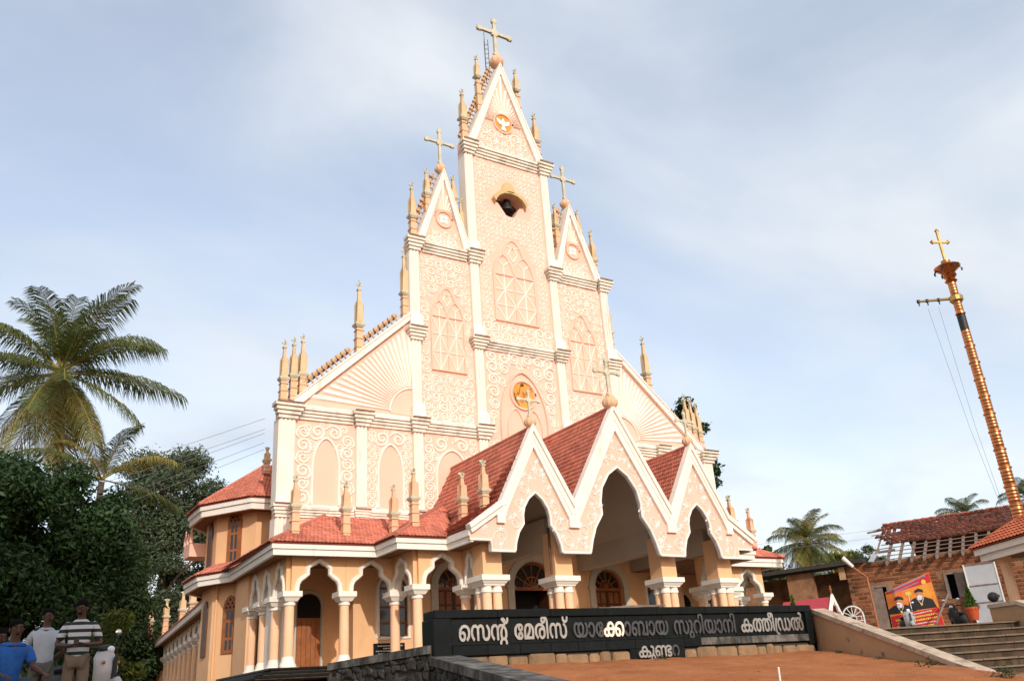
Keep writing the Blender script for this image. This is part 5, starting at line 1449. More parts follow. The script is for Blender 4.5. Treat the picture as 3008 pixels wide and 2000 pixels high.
# ------------------------------------------------------------------ sign wall of black granite
GLYPHS = {
 'sa':(244,[[208,116,206,117,204,116,192,104,191,102,193,98,203,90,209,80,214,68,215,62,215,44,213,34,208,26,204,22,200,18,190,16,186,16,178,18,172,24,170,28,168,42,168,72,166,84,163,96,156,104,148,112,134,117,116,117,104,113,102,112,94,103,92,102,76,114,68,117,54,117,46,116,36,114,30,110,14,94,8,84,5,76,4,70,4,48,8,32,14,18,20,11,36,-6,38,-6,40,-4,47,2,52,8,53,10,52,12,40,24,35,34,32,40,31,44,29,58,31,72,33,78,36,85,42,91,56,95,64,94,70,91,73,88,76,84,78,74,78,0,80,-3,82,-4,100,-4,104,-1,104,2,104,74,105,82,106,84,109,88,114,93,124,95,130,94,134,92,136,90,139,86,141,82,142,74,142,48,143,42,143,30,145,22,149,14,163,0,174,-5,180,-6,198,-6,208,-4,223,6,231,14,236,24,239,34,241,48,241,56,239,70,235,86,227,98,221,104]]),
 'e':(143,[[88,116,66,117,60,116,46,113,32,105,18,90,14,86,8,74,4,58,4,36,5,28,10,16,14,11,22,2,32,-4,40,-6,58,-6,66,-3,72,2,77,6,80,10,84,18,85,22,86,30,86,36,83,50,80,54,71,64,66,67,50,70,34,68,33,70,34,72,39,80,44,84,48,88,54,91,60,93,74,95,82,94,94,91,98,89,104,84,110,74,113,62,113,48,112,42,108,30,104,25,100,20,94,16,90,12,89,10,90,8,97,0,102,-6,104,-6,111,-2,123,10,132,22,134,26,139,46,139,68,138,74,134,84,126,96,122,101,104,112],[48,48,56,45,58,42,61,32,61,28,59,22,55,18,50,16,42,16,38,18,33,22,29,32,28,40,30,42,34,45,42,47]]),
 'ee':(119,[[86,116,84,117,62,117,50,115,42,112,32,108,26,103,13,90,8,82,4,68,4,44,8,30,14,21,25,10,32,3,50,-4,58,-5,62,-6,84,-6,94,-4,98,-2,103,2,110,9,113,14,114,16,115,22,115,28,114,34,111,40,102,50,92,54,91,56,104,61,108,66,112,70,115,78,116,84,116,88,115,94,112,102,106,108,96,114,92,116],[78,97,86,95,89,92,91,90,92,84,90,80,87,78,84,77,78,78,75,82,74,86,74,90,76,96],[52,92,51,84,53,76,56,68,64,61,74,57,76,56,62,50,56,44,51,36,50,26,50,22,48,21,42,24,37,30,32,40,30,48,30,62,34,76,36,81,46,90,50,92],[86,34,88,32,90,30,91,26,90,22,88,18,86,16,78,14,76,14,74,16,73,24,74,28,75,30,78,33,82,34]]),
 'na':(182,[[132,116,118,117,110,115,100,110,92,103,80,112,70,116,64,117,54,117,46,116,38,114,30,110,24,106,15,96,10,88,4,70,4,48,8,32,14,18,20,11,35,-4,38,-6,40,-5,47,2,52,8,53,10,52,12,42,23,38,28,34,34,31,44,29,58,30,66,33,78,36,84,38,86,42,91,56,95,66,94,72,89,76,84,78,76,78,38,78,2,78,-1,81,-4,84,-4,100,-4,103,-2,104,2,104,74,105,80,109,88,112,92,118,94,128,95,140,90,145,86,151,74,153,58,150,38,145,28,140,21,130,12,129,10,140,-3,142,-6,144,-6,157,6,169,20,174,30,177,40,178,48,178,70,177,76,174,86,167,96,154,110,142,115]]),
 'ra':(134,[[81,116,78,117,58,117,44,114,38,112,24,102,18,96,11,86,6,74,4,64,4,46,8,28,18,12,30,0,38,-6,40,-6,42,-4,50,5,54,10,52,14,39,26,34,34,30,48,30,62,34,74,39,84,46,89,56,93,68,95,80,93,90,89,96,84,98,82,102,72,105,62,105,48,104,40,96,25,94,22,86,16,82,12,81,10,82,8,89,0,94,-6,96,-6,104,0,114,9,119,16,126,26,131,46,131,66,125,86,119,94,110,104,98,112,92,114]]),
 'ma':(144,[[87,116,84,117,58,117,52,116,38,111,30,106,18,93,12,82,10,76,8,62,8,0,11,-4,14,-4,58,-4,132,-4,134,-3,137,0,137,56,136,60,136,70,135,76,133,82,126,94,116,104,102,113,92,116],[62,95,66,94,70,92,72,90,73,86,73,74,71,68,62,50,48,34,40,26,34,22,34,23,33,24,33,58,34,66,38,80,41,84,48,91,56,95],[98,89,102,86,104,84,107,78,110,66,111,60,111,20,110,18,108,18,78,18,68,18,68,18,67,20,77,30,84,38,94,56,98,70,98,84,97,88]]),
 'rha':(147,[[87,116,84,117,60,117,44,113,34,109,28,105,14,92,5,72,4,64,4,44,7,32,9,26,20,10,32,-2,38,-6,40,-6,46,0,53,8,54,10,52,14,46,19,38,26,34,34,31,42,30,48,30,62,31,68,34,76,36,80,42,86,48,90,58,93,72,95,85,94,90,93,94,91,103,86,104,84,92,85,84,84,74,80,70,76,64,70,59,62,55,52,54,44,54,38,55,30,58,18,63,10,74,0,76,-2,80,-4,88,-6,106,-6,118,-2,128,4,134,10,139,20,141,26,143,36,143,60,142,66,137,82,132,90,120,102,112,109,96,115],[100,63,108,61,116,56,118,54,119,48,116,28,112,22,110,19,106,17,102,16,98,16,92,16,88,17,86,18,84,21,80,28,79,34,79,40,80,48,82,52,86,58,88,60,92,62,98,63]]),
 'ii':(45,[[-18,172,-24,173,-32,172,-42,169,-48,165,-57,156,-60,152,-61,148,-61,134,-58,126,-48,117,-40,113,-36,112,-22,112,-12,115,-6,120,-2,124,0,128,4,140,6,139,9,132,10,122,10,42,10,0,12,-3,14,-4,30,-4,32,-3,35,0,35,126,34,134,28,150,14,164,2,170,-8,172],[-24,152,-21,150,-19,144,-19,142,-21,136,-23,134,-26,133,-33,134,-35,136,-37,138,-38,142,-37,146,-34,148,-32,150]]),
 'vir':(0,[[13,168,10,168,0,166,-4,164,-7,160,-6,156,-6,148,-8,140,-12,138,-18,136,-24,136,-34,139,-38,143,-39,152,-38,156,-38,160,-40,164,-44,166,-54,168,-56,168,-60,164,-62,160,-62,144,-61,138,-56,129,-48,122,-44,118,-34,115,-24,114,-18,114,-6,116,0,118,4,122,11,128,14,132,17,140,18,144,18,154,17,162,16,164]]),
 'ya':(207,[[181,116,178,117,168,110,164,106,163,104,171,92,176,78,177,72,177,54,176,48,173,38,168,29,160,22,148,17,136,15,132,15,132,16,131,16,138,24,143,32,146,40,150,54,151,62,151,72,150,82,146,92,141,100,128,112,118,116,110,117,100,117,90,115,78,110,70,114,60,117,42,117,34,115,26,111,22,108,15,100,9,92,4,78,4,56,7,40,13,28,17,22,30,9,38,3,48,-2,64,-6,84,-6,96,-4,104,-2,120,-6,144,-6,162,-2,170,2,180,10,191,20,196,30,201,44,203,60,203,68,201,84,196,98,192,104,188,109],[110,95,118,91,123,84,125,74,125,56,124,50,121,42,116,32,111,28,106,23,104,23,101,24,96,30,93,34,87,46,84,58,84,74,88,86,92,90,96,94,100,95],[56,95,62,92,63,90,59,80,59,72,58,68,58,64,61,44,67,30,72,24,79,16,78,16,76,15,66,16,60,18,48,23,39,32,34,42,31,52,29,66,31,78,33,84,36,90,40,93,46,95]]),
 'aa':(100,[[59,116,40,117,26,113,20,108,12,101,5,92,3,88,0,78,0,76,2,75,4,73,6,72,20,70,22,71,26,74,30,84,32,88,36,92,42,95,52,95,60,92,62,89,67,82,70,72,71,66,71,46,67,30,62,22,58,18,52,16,40,16,36,18,31,24,27,32,25,38,22,40,20,41,6,39,2,38,0,35,-1,32,4,20,8,14,22,-1,26,-3,38,-6,56,-6,70,-2,76,3,86,12,91,22,96,40,96,48,97,54,96,72,91,90,86,98,76,108,66,114]]),
 'ka':(207,[[111,116,100,117,90,116,78,110,68,101,63,94,59,88,54,70,44,69,30,66,20,62,16,58,10,53,4,44,2,32,3,20,7,12,16,2,22,-2,30,-5,40,-6,54,-6,66,-3,76,2,84,-3,90,-5,96,-6,114,-6,122,-4,132,1,143,12,150,24,153,30,155,46,156,46,168,45,176,42,178,38,180,30,178,20,174,18,168,16,158,16,154,17,149,16,146,14,142,0,143,-2,146,-4,156,-6,172,-6,178,-5,184,-3,193,2,198,8,202,14,204,20,205,26,205,38,204,44,202,48,197,54,184,64,172,68,155,70,154,72,153,78,150,86,146,94,140,103,133,110,126,113,118,116],[110,95,120,90,123,88,127,80,129,72,128,70,126,70,100,70,82,70,81,72,82,80,86,86,94,93,96,94,102,95],[128,48,130,47,130,46,127,32,123,24,120,20,110,16,100,16,90,19,87,22,83,30,80,38,79,46,80,48,82,48],[52,47,54,46,55,36,60,20,60,20,58,18,48,16,36,16,31,20,29,24,28,28,28,34,29,38,32,42,36,44,50,47]]),
 'ba':(261,[[154,116,140,117,126,113,122,110,114,103,112,103,106,108,98,113,90,116,84,117,68,117,58,116,48,114,38,110,30,104,19,94,12,84,7,72,5,64,5,58,4,54,4,44,6,30,9,20,14,12,24,1,26,-1,34,-4,42,-6,58,-6,64,-4,73,2,78,7,83,14,86,24,86,42,82,52,74,62,66,67,60,69,52,70,48,70,34,67,33,68,33,70,34,74,41,82,46,88,58,93,70,95,78,95,84,93,92,90,97,84,99,76,100,68,100,2,100,0,102,-2,106,-4,120,-4,122,-4,125,-2,126,2,126,26,126,70,127,80,131,88,134,91,140,94,150,95,162,91,166,88,172,76,174,68,175,58,172,38,164,22,154,12,153,10,158,2,162,-2,166,-4,246,-4,248,-4,251,0,251,110,250,112,246,115,232,115,228,114,226,110,226,20,226,19,224,18,192,18,190,18,190,20,194,26,197,34,200,50,200,70,199,76,196,86,189,96,176,110,170,113,166,115],[48,48,56,45,60,41,61,36,61,28,59,20,56,18,52,16,46,16,42,17,38,18,34,22,30,32,29,40,31,42,34,45,42,47]]),
 'u':(66,[[31,116,28,117,10,117,2,115,0,112,-1,110,2,98,4,95,8,93,20,95,26,93,29,90,31,78,28,52,22,28,20,27,10,23,-3,10,-6,6,-9,-4,-9,-14,-8,-22,-5,-30,-1,-36,4,-40,10,-44,20,-48,28,-49,40,-49,52,-45,58,-40,65,-32,69,-24,71,-14,71,-8,70,0,69,4,65,12,62,16,58,20,48,26,47,26,53,50,56,68,56,88,54,98,47,108,42,112],[32,7,40,4,43,2,45,-2,47,-10,45,-20,42,-24,40,-26,36,-28,30,-28,24,-27,20,-25,17,-20,15,-10,17,-2,20,2,24,5]]),
 'i':(45,[[-3,172,-10,173,-24,170,-31,166,-39,158,-43,152,-46,144,-46,130,-45,124,-42,121,-38,121,-26,123,-23,124,-20,128,-21,140,-19,144,-15,148,-12,150,-6,151,2,148,4,147,6,144,9,136,10,126,10,46,10,0,12,-3,14,-4,30,-4,32,-3,35,0,35,134,32,148,27,158,25,160,20,165,14,169,4,172]]),
 'da':(244,[[209,116,206,117,205,116,192,103,191,100,193,98,202,90,209,80,214,68,215,60,215,46,212,34,207,26,203,22,198,18,188,16,184,16,180,17,174,21,169,28,167,36,167,42,166,46,166,110,165,112,162,115,146,115,144,114,141,112,141,40,138,26,135,22,132,18,126,16,118,16,110,19,107,22,104,30,102,42,102,76,98,92,94,100,87,106,78,113,72,116,64,117,52,117,40,115,28,111,16,98,9,88,5,76,4,70,4,48,6,36,9,28,18,14,24,6,32,-2,38,-6,40,-5,52,8,53,10,52,13,40,24,32,38,29,58,31,72,35,82,38,88,41,90,44,93,50,94,56,95,62,95,65,94,70,89,74,84,76,78,76,68,77,64,77,34,79,22,82,16,86,10,92,3,101,-4,112,-6,130,-6,142,-2,154,8,164,-1,170,-4,176,-6,198,-6,206,-4,219,4,231,16,236,26,238,32,241,50,241,56,239,72,235,84,225,100,219,106]]),
 'l':(239,[[198,162,196,162,174,162,166,160,163,158,162,156,165,144,167,140,170,138,172,138,182,140,188,140,192,139,195,136,196,134,196,126,192,118,186,112,170,116,164,116,160,117,134,117,118,115,104,110,96,114,80,117,60,117,42,113,34,109,25,102,16,94,11,86,6,74,4,64,4,44,8,28,12,22,19,12,30,0,38,-6,41,-6,46,0,53,8,54,10,52,14,39,26,34,34,30,48,30,64,35,78,38,82,46,90,62,95,78,95,78,94,78,92,68,82,64,76,58,62,57,52,57,34,61,18,66,10,76,0,84,-4,92,-6,112,-6,122,-3,127,0,136,10,140,14,143,20,146,34,146,48,144,62,140,74,137,80,128,90,127,92,130,94,136,94,140,95,152,95,156,94,164,94,167,92,166,90,157,78,151,66,149,60,148,54,148,34,152,16,157,10,165,2,172,-3,180,-6,196,-6,204,-5,215,0,226,10,232,20,235,30,236,38,236,50,234,62,232,68,226,80,222,87,208,100,208,102,213,108,220,122,222,130,222,140,217,150,213,154,208,158],[104,84,110,78,116,68,119,60,121,44,119,30,114,20,112,18,110,17,104,16,98,16,92,18,87,22,83,34,82,46,83,56,86,64,90,74,100,83,102,84],[192,83,196,80,200,75,207,64,210,52,210,42,209,32,207,26,204,20,202,18,198,16,190,16,188,16,182,18,176,24,173,42,175,56,178,66,185,78,190,83]]),
 'kka':(301,[[246,116,222,117,216,116,204,112,196,108,191,104,176,90,169,78,167,72,166,70,164,70,156,70,154,71,151,84,146,94,140,102,132,110,122,115,110,117,100,117,90,116,78,110,72,104,66,98,59,88,54,70,44,69,30,66,20,62,16,58,10,53,4,44,2,32,3,20,7,12,16,2,22,-2,32,-5,40,-6,54,-6,66,-3,76,2,84,-3,96,-6,116,-6,132,0,142,11,151,24,153,30,155,42,155,46,156,48,160,48,162,47,162,36,164,22,167,16,173,8,180,1,184,-2,196,-6,208,-6,218,-5,226,-2,230,1,238,8,241,14,243,20,244,26,244,36,241,48,237,54,228,63,220,66,214,68,206,69,198,69,194,70,193,70,193,72,198,80,202,84,208,88,218,93,232,95,246,93,254,90,263,84,266,77,269,70,272,56,270,40,266,30,260,22,248,12,247,10,256,-1,260,-5,262,-6,268,-2,276,5,282,10,290,22,296,38,297,44,297,66,296,74,291,86,284,96,278,102,262,113],[110,95,120,90,123,88,127,80,129,72,128,70,126,70,100,70,82,70,81,72,82,80,86,86,94,93,96,94,102,95],[192,48,194,47,202,47,208,46,214,43,217,40,219,34,219,24,216,19,214,17,212,16,206,15,196,17,194,19,190,22,188,26,186,34,186,44,188,47,190,48],[128,48,130,47,130,46,127,32,123,24,120,20,110,16,100,16,90,19,87,22,83,30,80,38,79,46,80,48,82,48],[52,47,54,46,55,36,60,20,60,20,58,18,48,16,36,16,31,20,29,24,28,28,28,34,29,38,32,42,36,44,50,47]]),
 'nra':(212,[[171,162,168,162,146,162,138,160,136,158,135,156,138,144,140,140,142,138,144,138,154,140,160,140,164,139,168,136,169,134,169,126,165,118,162,114,158,114,154,116,148,116,144,117,128,117,120,116,110,113,102,108,96,102,94,101,84,110,78,114,66,117,54,117,40,115,32,111,24,106,16,97,10,88,4,70,4,48,8,32,14,18,20,11,36,-6,38,-6,40,-4,47,2,52,8,53,10,52,12,42,23,38,28,34,34,31,44,29,58,30,66,33,78,37,86,42,91,56,95,64,94,70,91,73,88,76,84,78,74,78,2,79,-2,82,-4,100,-4,102,-3,104,0,104,64,107,78,110,84,114,88,116,90,122,93,132,95,140,95,141,94,142,94,138,88,132,83,130,78,124,66,122,60,121,54,121,32,125,16,132,8,131,6,120,-6,115,-14,114,-20,113,-28,114,-40,116,-48,119,-54,126,-62,134,-70,136,-71,140,-70,150,-60,151,-58,151,-56,142,-48,137,-36,137,-30,138,-22,140,-16,144,-11,148,-9,154,-6,162,-5,172,-7,178,-11,182,-16,184,-22,185,-30,184,-38,181,-46,171,-56,171,-58,172,-60,182,-70,184,-71,190,-68,198,-60,202,-54,207,-44,209,-32,209,-26,208,-18,207,-14,204,-8,194,4,204,18,207,24,209,40,208,56,206,66,204,72,201,78,194,90,182,102,182,104,189,114,194,124,195,134,192,146,190,150,185,154,180,158],[166,85,170,82,174,76,180,64,181,58,183,42,182,32,180,26,176,20,174,18,170,16,164,16,160,16,154,18,149,24,146,42,146,48,151,66,156,76,162,84,164,85]]),
 'tta':(351,[[297,116,294,117,274,117,262,115,252,112,242,115,230,117,210,117,204,116,194,112,184,106,176,100,174,100,165,108,160,112,148,116,142,117,124,117,114,115,102,111,90,115,80,117,60,117,46,114,34,109,24,102,15,92,11,86,8,80,4,64,4,44,7,32,9,26,18,12,32,-1,40,-6,42,-5,46,-1,53,8,54,10,53,12,39,26,34,34,30,48,30,64,35,78,38,82,46,90,62,95,78,95,78,94,78,92,69,84,64,76,60,66,57,54,57,34,60,20,62,17,66,10,78,-1,92,-6,112,-6,122,-3,126,-1,137,10,142,18,146,34,146,50,145,58,142,68,137,80,126,94,126,94,128,95,142,95,152,90,158,84,162,72,163,64,163,0,165,-2,168,-4,182,-4,186,-3,188,0,188,58,190,72,192,80,195,86,198,88,200,90,206,93,216,95,227,94,227,92,217,82,213,76,210,70,206,54,206,34,210,18,215,10,226,-1,234,-4,242,-6,260,-6,270,-3,276,0,287,12,291,20,295,34,295,48,294,58,291,70,287,78,280,88,276,94,276,94,278,95,290,95,296,94,302,92,310,86,314,82,319,72,322,62,322,46,321,40,319,36,315,28,310,22,302,16,299,12,298,10,299,8,306,0,310,-5,312,-6,320,-1,330,8,336,16,342,24,345,32,348,46,348,66,343,82,338,92,336,94,326,104,314,112,310,114],[252,86,256,82,260,76,264,72,268,60,270,44,268,30,264,20,262,18,258,17,254,16,248,16,240,18,234,24,233,30,231,44,233,60,235,66,240,76,242,78,246,82,250,86],[104,85,110,78,116,68,119,60,121,44,119,30,114,20,112,18,106,16,100,16,92,18,87,22,83,34,82,44,84,60,86,66,91,76,93,78,97,82,102,85]]),
 'nnda':(292,[[254,116,252,117,228,117,216,115,208,112,200,108,188,98,188,98,176,109,172,112,162,116,156,117,140,117,132,115,122,110,116,103,114,102,106,108,98,113,90,116,82,117,66,117,48,114,38,110,28,102,18,92,13,86,8,74,5,64,5,58,4,54,4,44,5,36,9,20,14,12,26,-1,34,-4,42,-6,56,-6,62,-5,73,2,78,7,83,14,86,26,86,42,82,51,78,57,74,62,70,65,60,69,48,70,40,69,34,67,33,68,32,68,34,74,40,81,46,88,54,92,62,94,70,95,76,95,84,93,92,89,97,84,100,74,100,66,101,60,101,0,104,-3,106,-4,122,-4,124,-2,126,0,126,68,128,80,130,86,133,90,137,92,146,95,152,95,160,93,162,91,165,88,168,82,170,70,170,0,172,-2,174,-4,190,-4,193,-2,195,0,195,2,195,56,199,72,204,81,212,88,218,91,224,93,232,94,240,95,250,94,256,93,262,90,264,88,265,84,264,82,262,81,258,80,240,80,230,78,222,75,213,66,211,60,210,54,211,48,213,42,216,38,222,33,228,30,238,28,256,28,262,27,263,26,264,24,265,22,264,20,261,18,256,16,246,16,232,18,220,23,218,23,213,18,208,6,210,2,216,-1,220,-3,230,-5,236,-5,240,-6,260,-6,266,-5,277,0,284,7,287,10,290,22,290,26,287,36,285,38,282,42,274,47,260,50,240,50,236,52,235,52,235,54,237,56,242,58,264,58,272,59,274,60,280,64,285,68,288,74,289,80,289,92,286,98,278,106,272,112,260,116],[48,48,56,45,60,41,61,36,61,28,59,20,56,18,52,16,46,16,42,17,38,18,34,22,30,32,29,40,31,42,34,45,42,47]]),
 'vra':(48,[[51,114,48,115,32,115,30,114,27,110,22,100,12,68,6,36,5,28,5,2,8,-12,10,-16,13,-22,24,-33,26,-35,40,-40,50,-41,60,-41,68,-40,72,-37,72,-34,71,-22,68,-18,66,-17,62,-18,50,-18,42,-16,38,-14,36,-12,33,-6,32,-2,30,14,30,26,31,34,37,66,48,96,54,110,54,112]]),
}

SL, SR = Vector((-11.45, -14.10, 0)), Vector((-2.59, -14.45, 0))
SD = (SR - SL).normalized(); SLEN = (SR - SL).length
SANG = math.atan2(SD.y, SD.x)
SF = frame(SL, SANG)            # local x along the wall, local -y towards the road
SG = thing('sign_wall', 'long black granite sign wall with raised steel lettering above the dirt bank', 'sign', (-7.0, -14.2, -1.05))
m = MB(SF); m.box(.02, SLEN - .02, .03, .34, -1.15, -.33); m.build('wall_core', M['granite'], SG)
def slabs(name, x0, x1, z0, z1, y0, y1, wid, mm='granite'):
    x = x0
    while x < x1 - .01:
        w = min(wid * rng.uniform(.92, 1.08), x1 - x)
        if x1 - x - w < wid * .3: w = x1 - x
        m = MB(SF); m.bbox(x + .003, x + w - .003, y0, y1, z0, z1, .008); m.build(name, M[mm], SG)
        x += w
slabs('coping_slab', -.02, SLEN + .02, -.435, -.30, -.055, .40, 1.15)
slabs('face_slab', .30, SLEN - .2, -.875, -.437, .0, .05, .95)
slabs('plinth_slab', .30, 5.7, -1.04, -.878, -.05, .05, .62)
slabs('worn_plinth_slab', 5.71, SLEN - .16, -1.02, -.882, -.045, .05, 1.0, 'coping')
for (a, b) in ((-.04, .29), (SLEN - .19, SLEN + .03)):
    m = MB(SF); m.bbox(a, b, -.06, .42, -1.09, -.438, .01); m.build('end_pier', M['granite'], SG)
slabs('lower_slab', 3.93, 5.24, -1.26, -1.043, -.07, .05, .66)
# letters, each cut from one steel plate
_dg = None
GM = {}
def glyph_mesh(k, sx_, sz_, depth, mt):
    c = bpy.data.curves.new('letter', 'CURVE'); c.dimensions = '2D'; c.fill_mode = 'BOTH'; c.extrude = depth / 2 * S
    for ct in GLYPHS[k][1]:
        n = len(ct) // 2
        sp_ = c.splines.new('POLY'); sp_.points.add(n - 1)
        for i in range(n): sp_.points[i].co = (ct[2 * i] / 200 * sx_ * S, ct[2 * i + 1] / 200 * sz_ * S, 0, 1)
        sp_.use_cyclic_u = True
    o = bpy.data.objects.new('letter', c); COL.objects.link(o)
    dg = bpy.context.evaluated_depsgraph_get()
    me = bpy.data.meshes.new_from_object(o.evaluated_get(dg))
    bpy.data.objects.remove(o); bpy.data.curves.remove(c)
    me.materials.clear(); me.materials.append(mt)
    me.name = 'letter'
    return me
def write(words, x0, x1, zbase, sz_, y0, depth=.03, gap=.42):
    tot = sum(GLYPHS[k][0] / 200 for w, _ in words for k in w) + gap * (len(words) - 1)
    sx_ = (x1 - x0) / tot
    x = x0
    for wi, (w, mts) in enumerate(words):
        for i, k in enumerate(w):
            mt = mts[i] if isinstance(mts, (list, tuple)) else mts
            key = (k, mt, round(sx_, 4), sz_)
            if key not in GM: GM[key] = glyph_mesh(k, sx_, sz_, depth, M[mt])
            o = bpy.data.objects.new('letter', GM[key]); COL.objects.link(o)
            o.parent = SG
            p = SF @ Vector((x, y0, zbase)); b = BASE[SG.name]
            o.location = tuple((p[q] - b[q]) * S for q in range(3))
            o.rotation_euler = (PI / 2, 0, SANG)
            x += GLYPHS[k][0] / 200 * sx_
        x += gap * sx_
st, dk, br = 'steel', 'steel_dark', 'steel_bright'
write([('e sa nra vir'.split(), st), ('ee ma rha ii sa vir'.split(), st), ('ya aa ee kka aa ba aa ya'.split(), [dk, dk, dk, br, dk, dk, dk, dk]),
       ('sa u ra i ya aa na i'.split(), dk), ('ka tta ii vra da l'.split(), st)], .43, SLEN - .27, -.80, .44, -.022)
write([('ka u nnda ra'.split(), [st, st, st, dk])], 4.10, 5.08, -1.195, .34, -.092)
# ---- the pale stone course under the sign
SB = thing('stone_footing', 'pale rough stone footing under the black sign wall', 'wall', (-7.0, -14.25, -1.4))
x = .1
m = MB(SF); m.box(.1, SLEN, .02, .3, -1.6, -1.06); m.build('footing_core', M['mortar'], SB)
while x < SLEN - .05:
    w = min(rng.uniform(.15, .60), SLEN - x)
    if w > .1:
        m = MB(SF); z1 = -1.05
        m.bbox(x + .008, x + w - .008, -.02 - rng.uniform(0, .04), .06, -1.34 + rng.uniform(-.05, .05), z1 - rng.uniform(0, .05), rng.uniform(.03, .05))
        m.build('stone', M['stonebase'], SB)
    x += w
# ---- the dirt bank
bv = []; bf = []
nx, ny = 70, 60
P_tl, P_tr = Vector((-11.35, -14.12)), Vector((-2.4, -14.47))
for j in range(ny + 1):
    t = j / ny
    y = -14.15 - t * 14.5
    for i in range(nx + 1):
        s_ = i / nx
        xl = -11.38 - 1.5 * t; xr = -2.45 - 3.2 * t * 1.6
        x = xl + (xr - xl) * s_
        z = -1.19 - .06 * s_ - .118 * (t * 14.5) - .012 * (t * 14.5) ** 1.3 * .3
        z += .05 * mnoise.noise(Vector((x * .5, y * .5, 0))) + .035 * mnoise.noise(Vector((x * 1.7, y * 1.7, 3))) + .018 * mnoise.noise(Vector((x * 5, y * 5, 7)))
        if s_ < .12: z -= (.12 - s_) * .5 * min(1, t * 6)
        bv.append((x, y - s_ * .33 * (1 - t), z))
for j in range(ny):
    for i in range(nx):
        a = j * (nx + 1) + i; bf.append((a, a + nx + 1, a + nx + 2, a + 1))
m = MB(); m.add(bv, bf)
tag(m.build('dirt_bank', M['dirt'], smooth=True), kind='structure')
pv = MB()
for _ in range(1500):
    t = rng.random() ** 1.2 * .5; s_ = rng.random()
    j = int(t * ny); i = int(s_ * nx); p = bv[j * (nx + 1) + i]
    q = rng.uniform(.006, .020)
    x_, y_ = p[0] + rng.uniform(-.1, .1), p[1] + rng.uniform(-.1, .1)
    pv.add([(x_ - q, y_ - q * .7, p[2] - .01), (x_ + q, y_ - q, p[2] - .01), (x_ + q * .6, y_ + q, p[2] - .01), (x_ - q * .8, y_ + q, p[2] - .01), (x_ + rng.uniform(-q, q) * .4, y_, p[2] + q * rng.uniform(.15, .45))], [(0, 1, 4), (1, 2, 4), (2, 3, 4), (3, 0, 4)])
tag(pv.build('dirt_clods', M['dirt']), kind='stuff')
# small white marker post on the bank
m = MB(); m.tube([(-9.5, -19.6, -1.95), (-9.485, -19.6, -1.62)], .013, 6); m.tube([(-9.485, -19.6, -1.62), (-9.485, -19.6, -1.605)], .016, 6)
tag(m.build('marker_post', M['lampwhite'], base=(-9.5, -19.6, -1.9)), 'thin white marker peg stuck in the dirt bank', 'post')

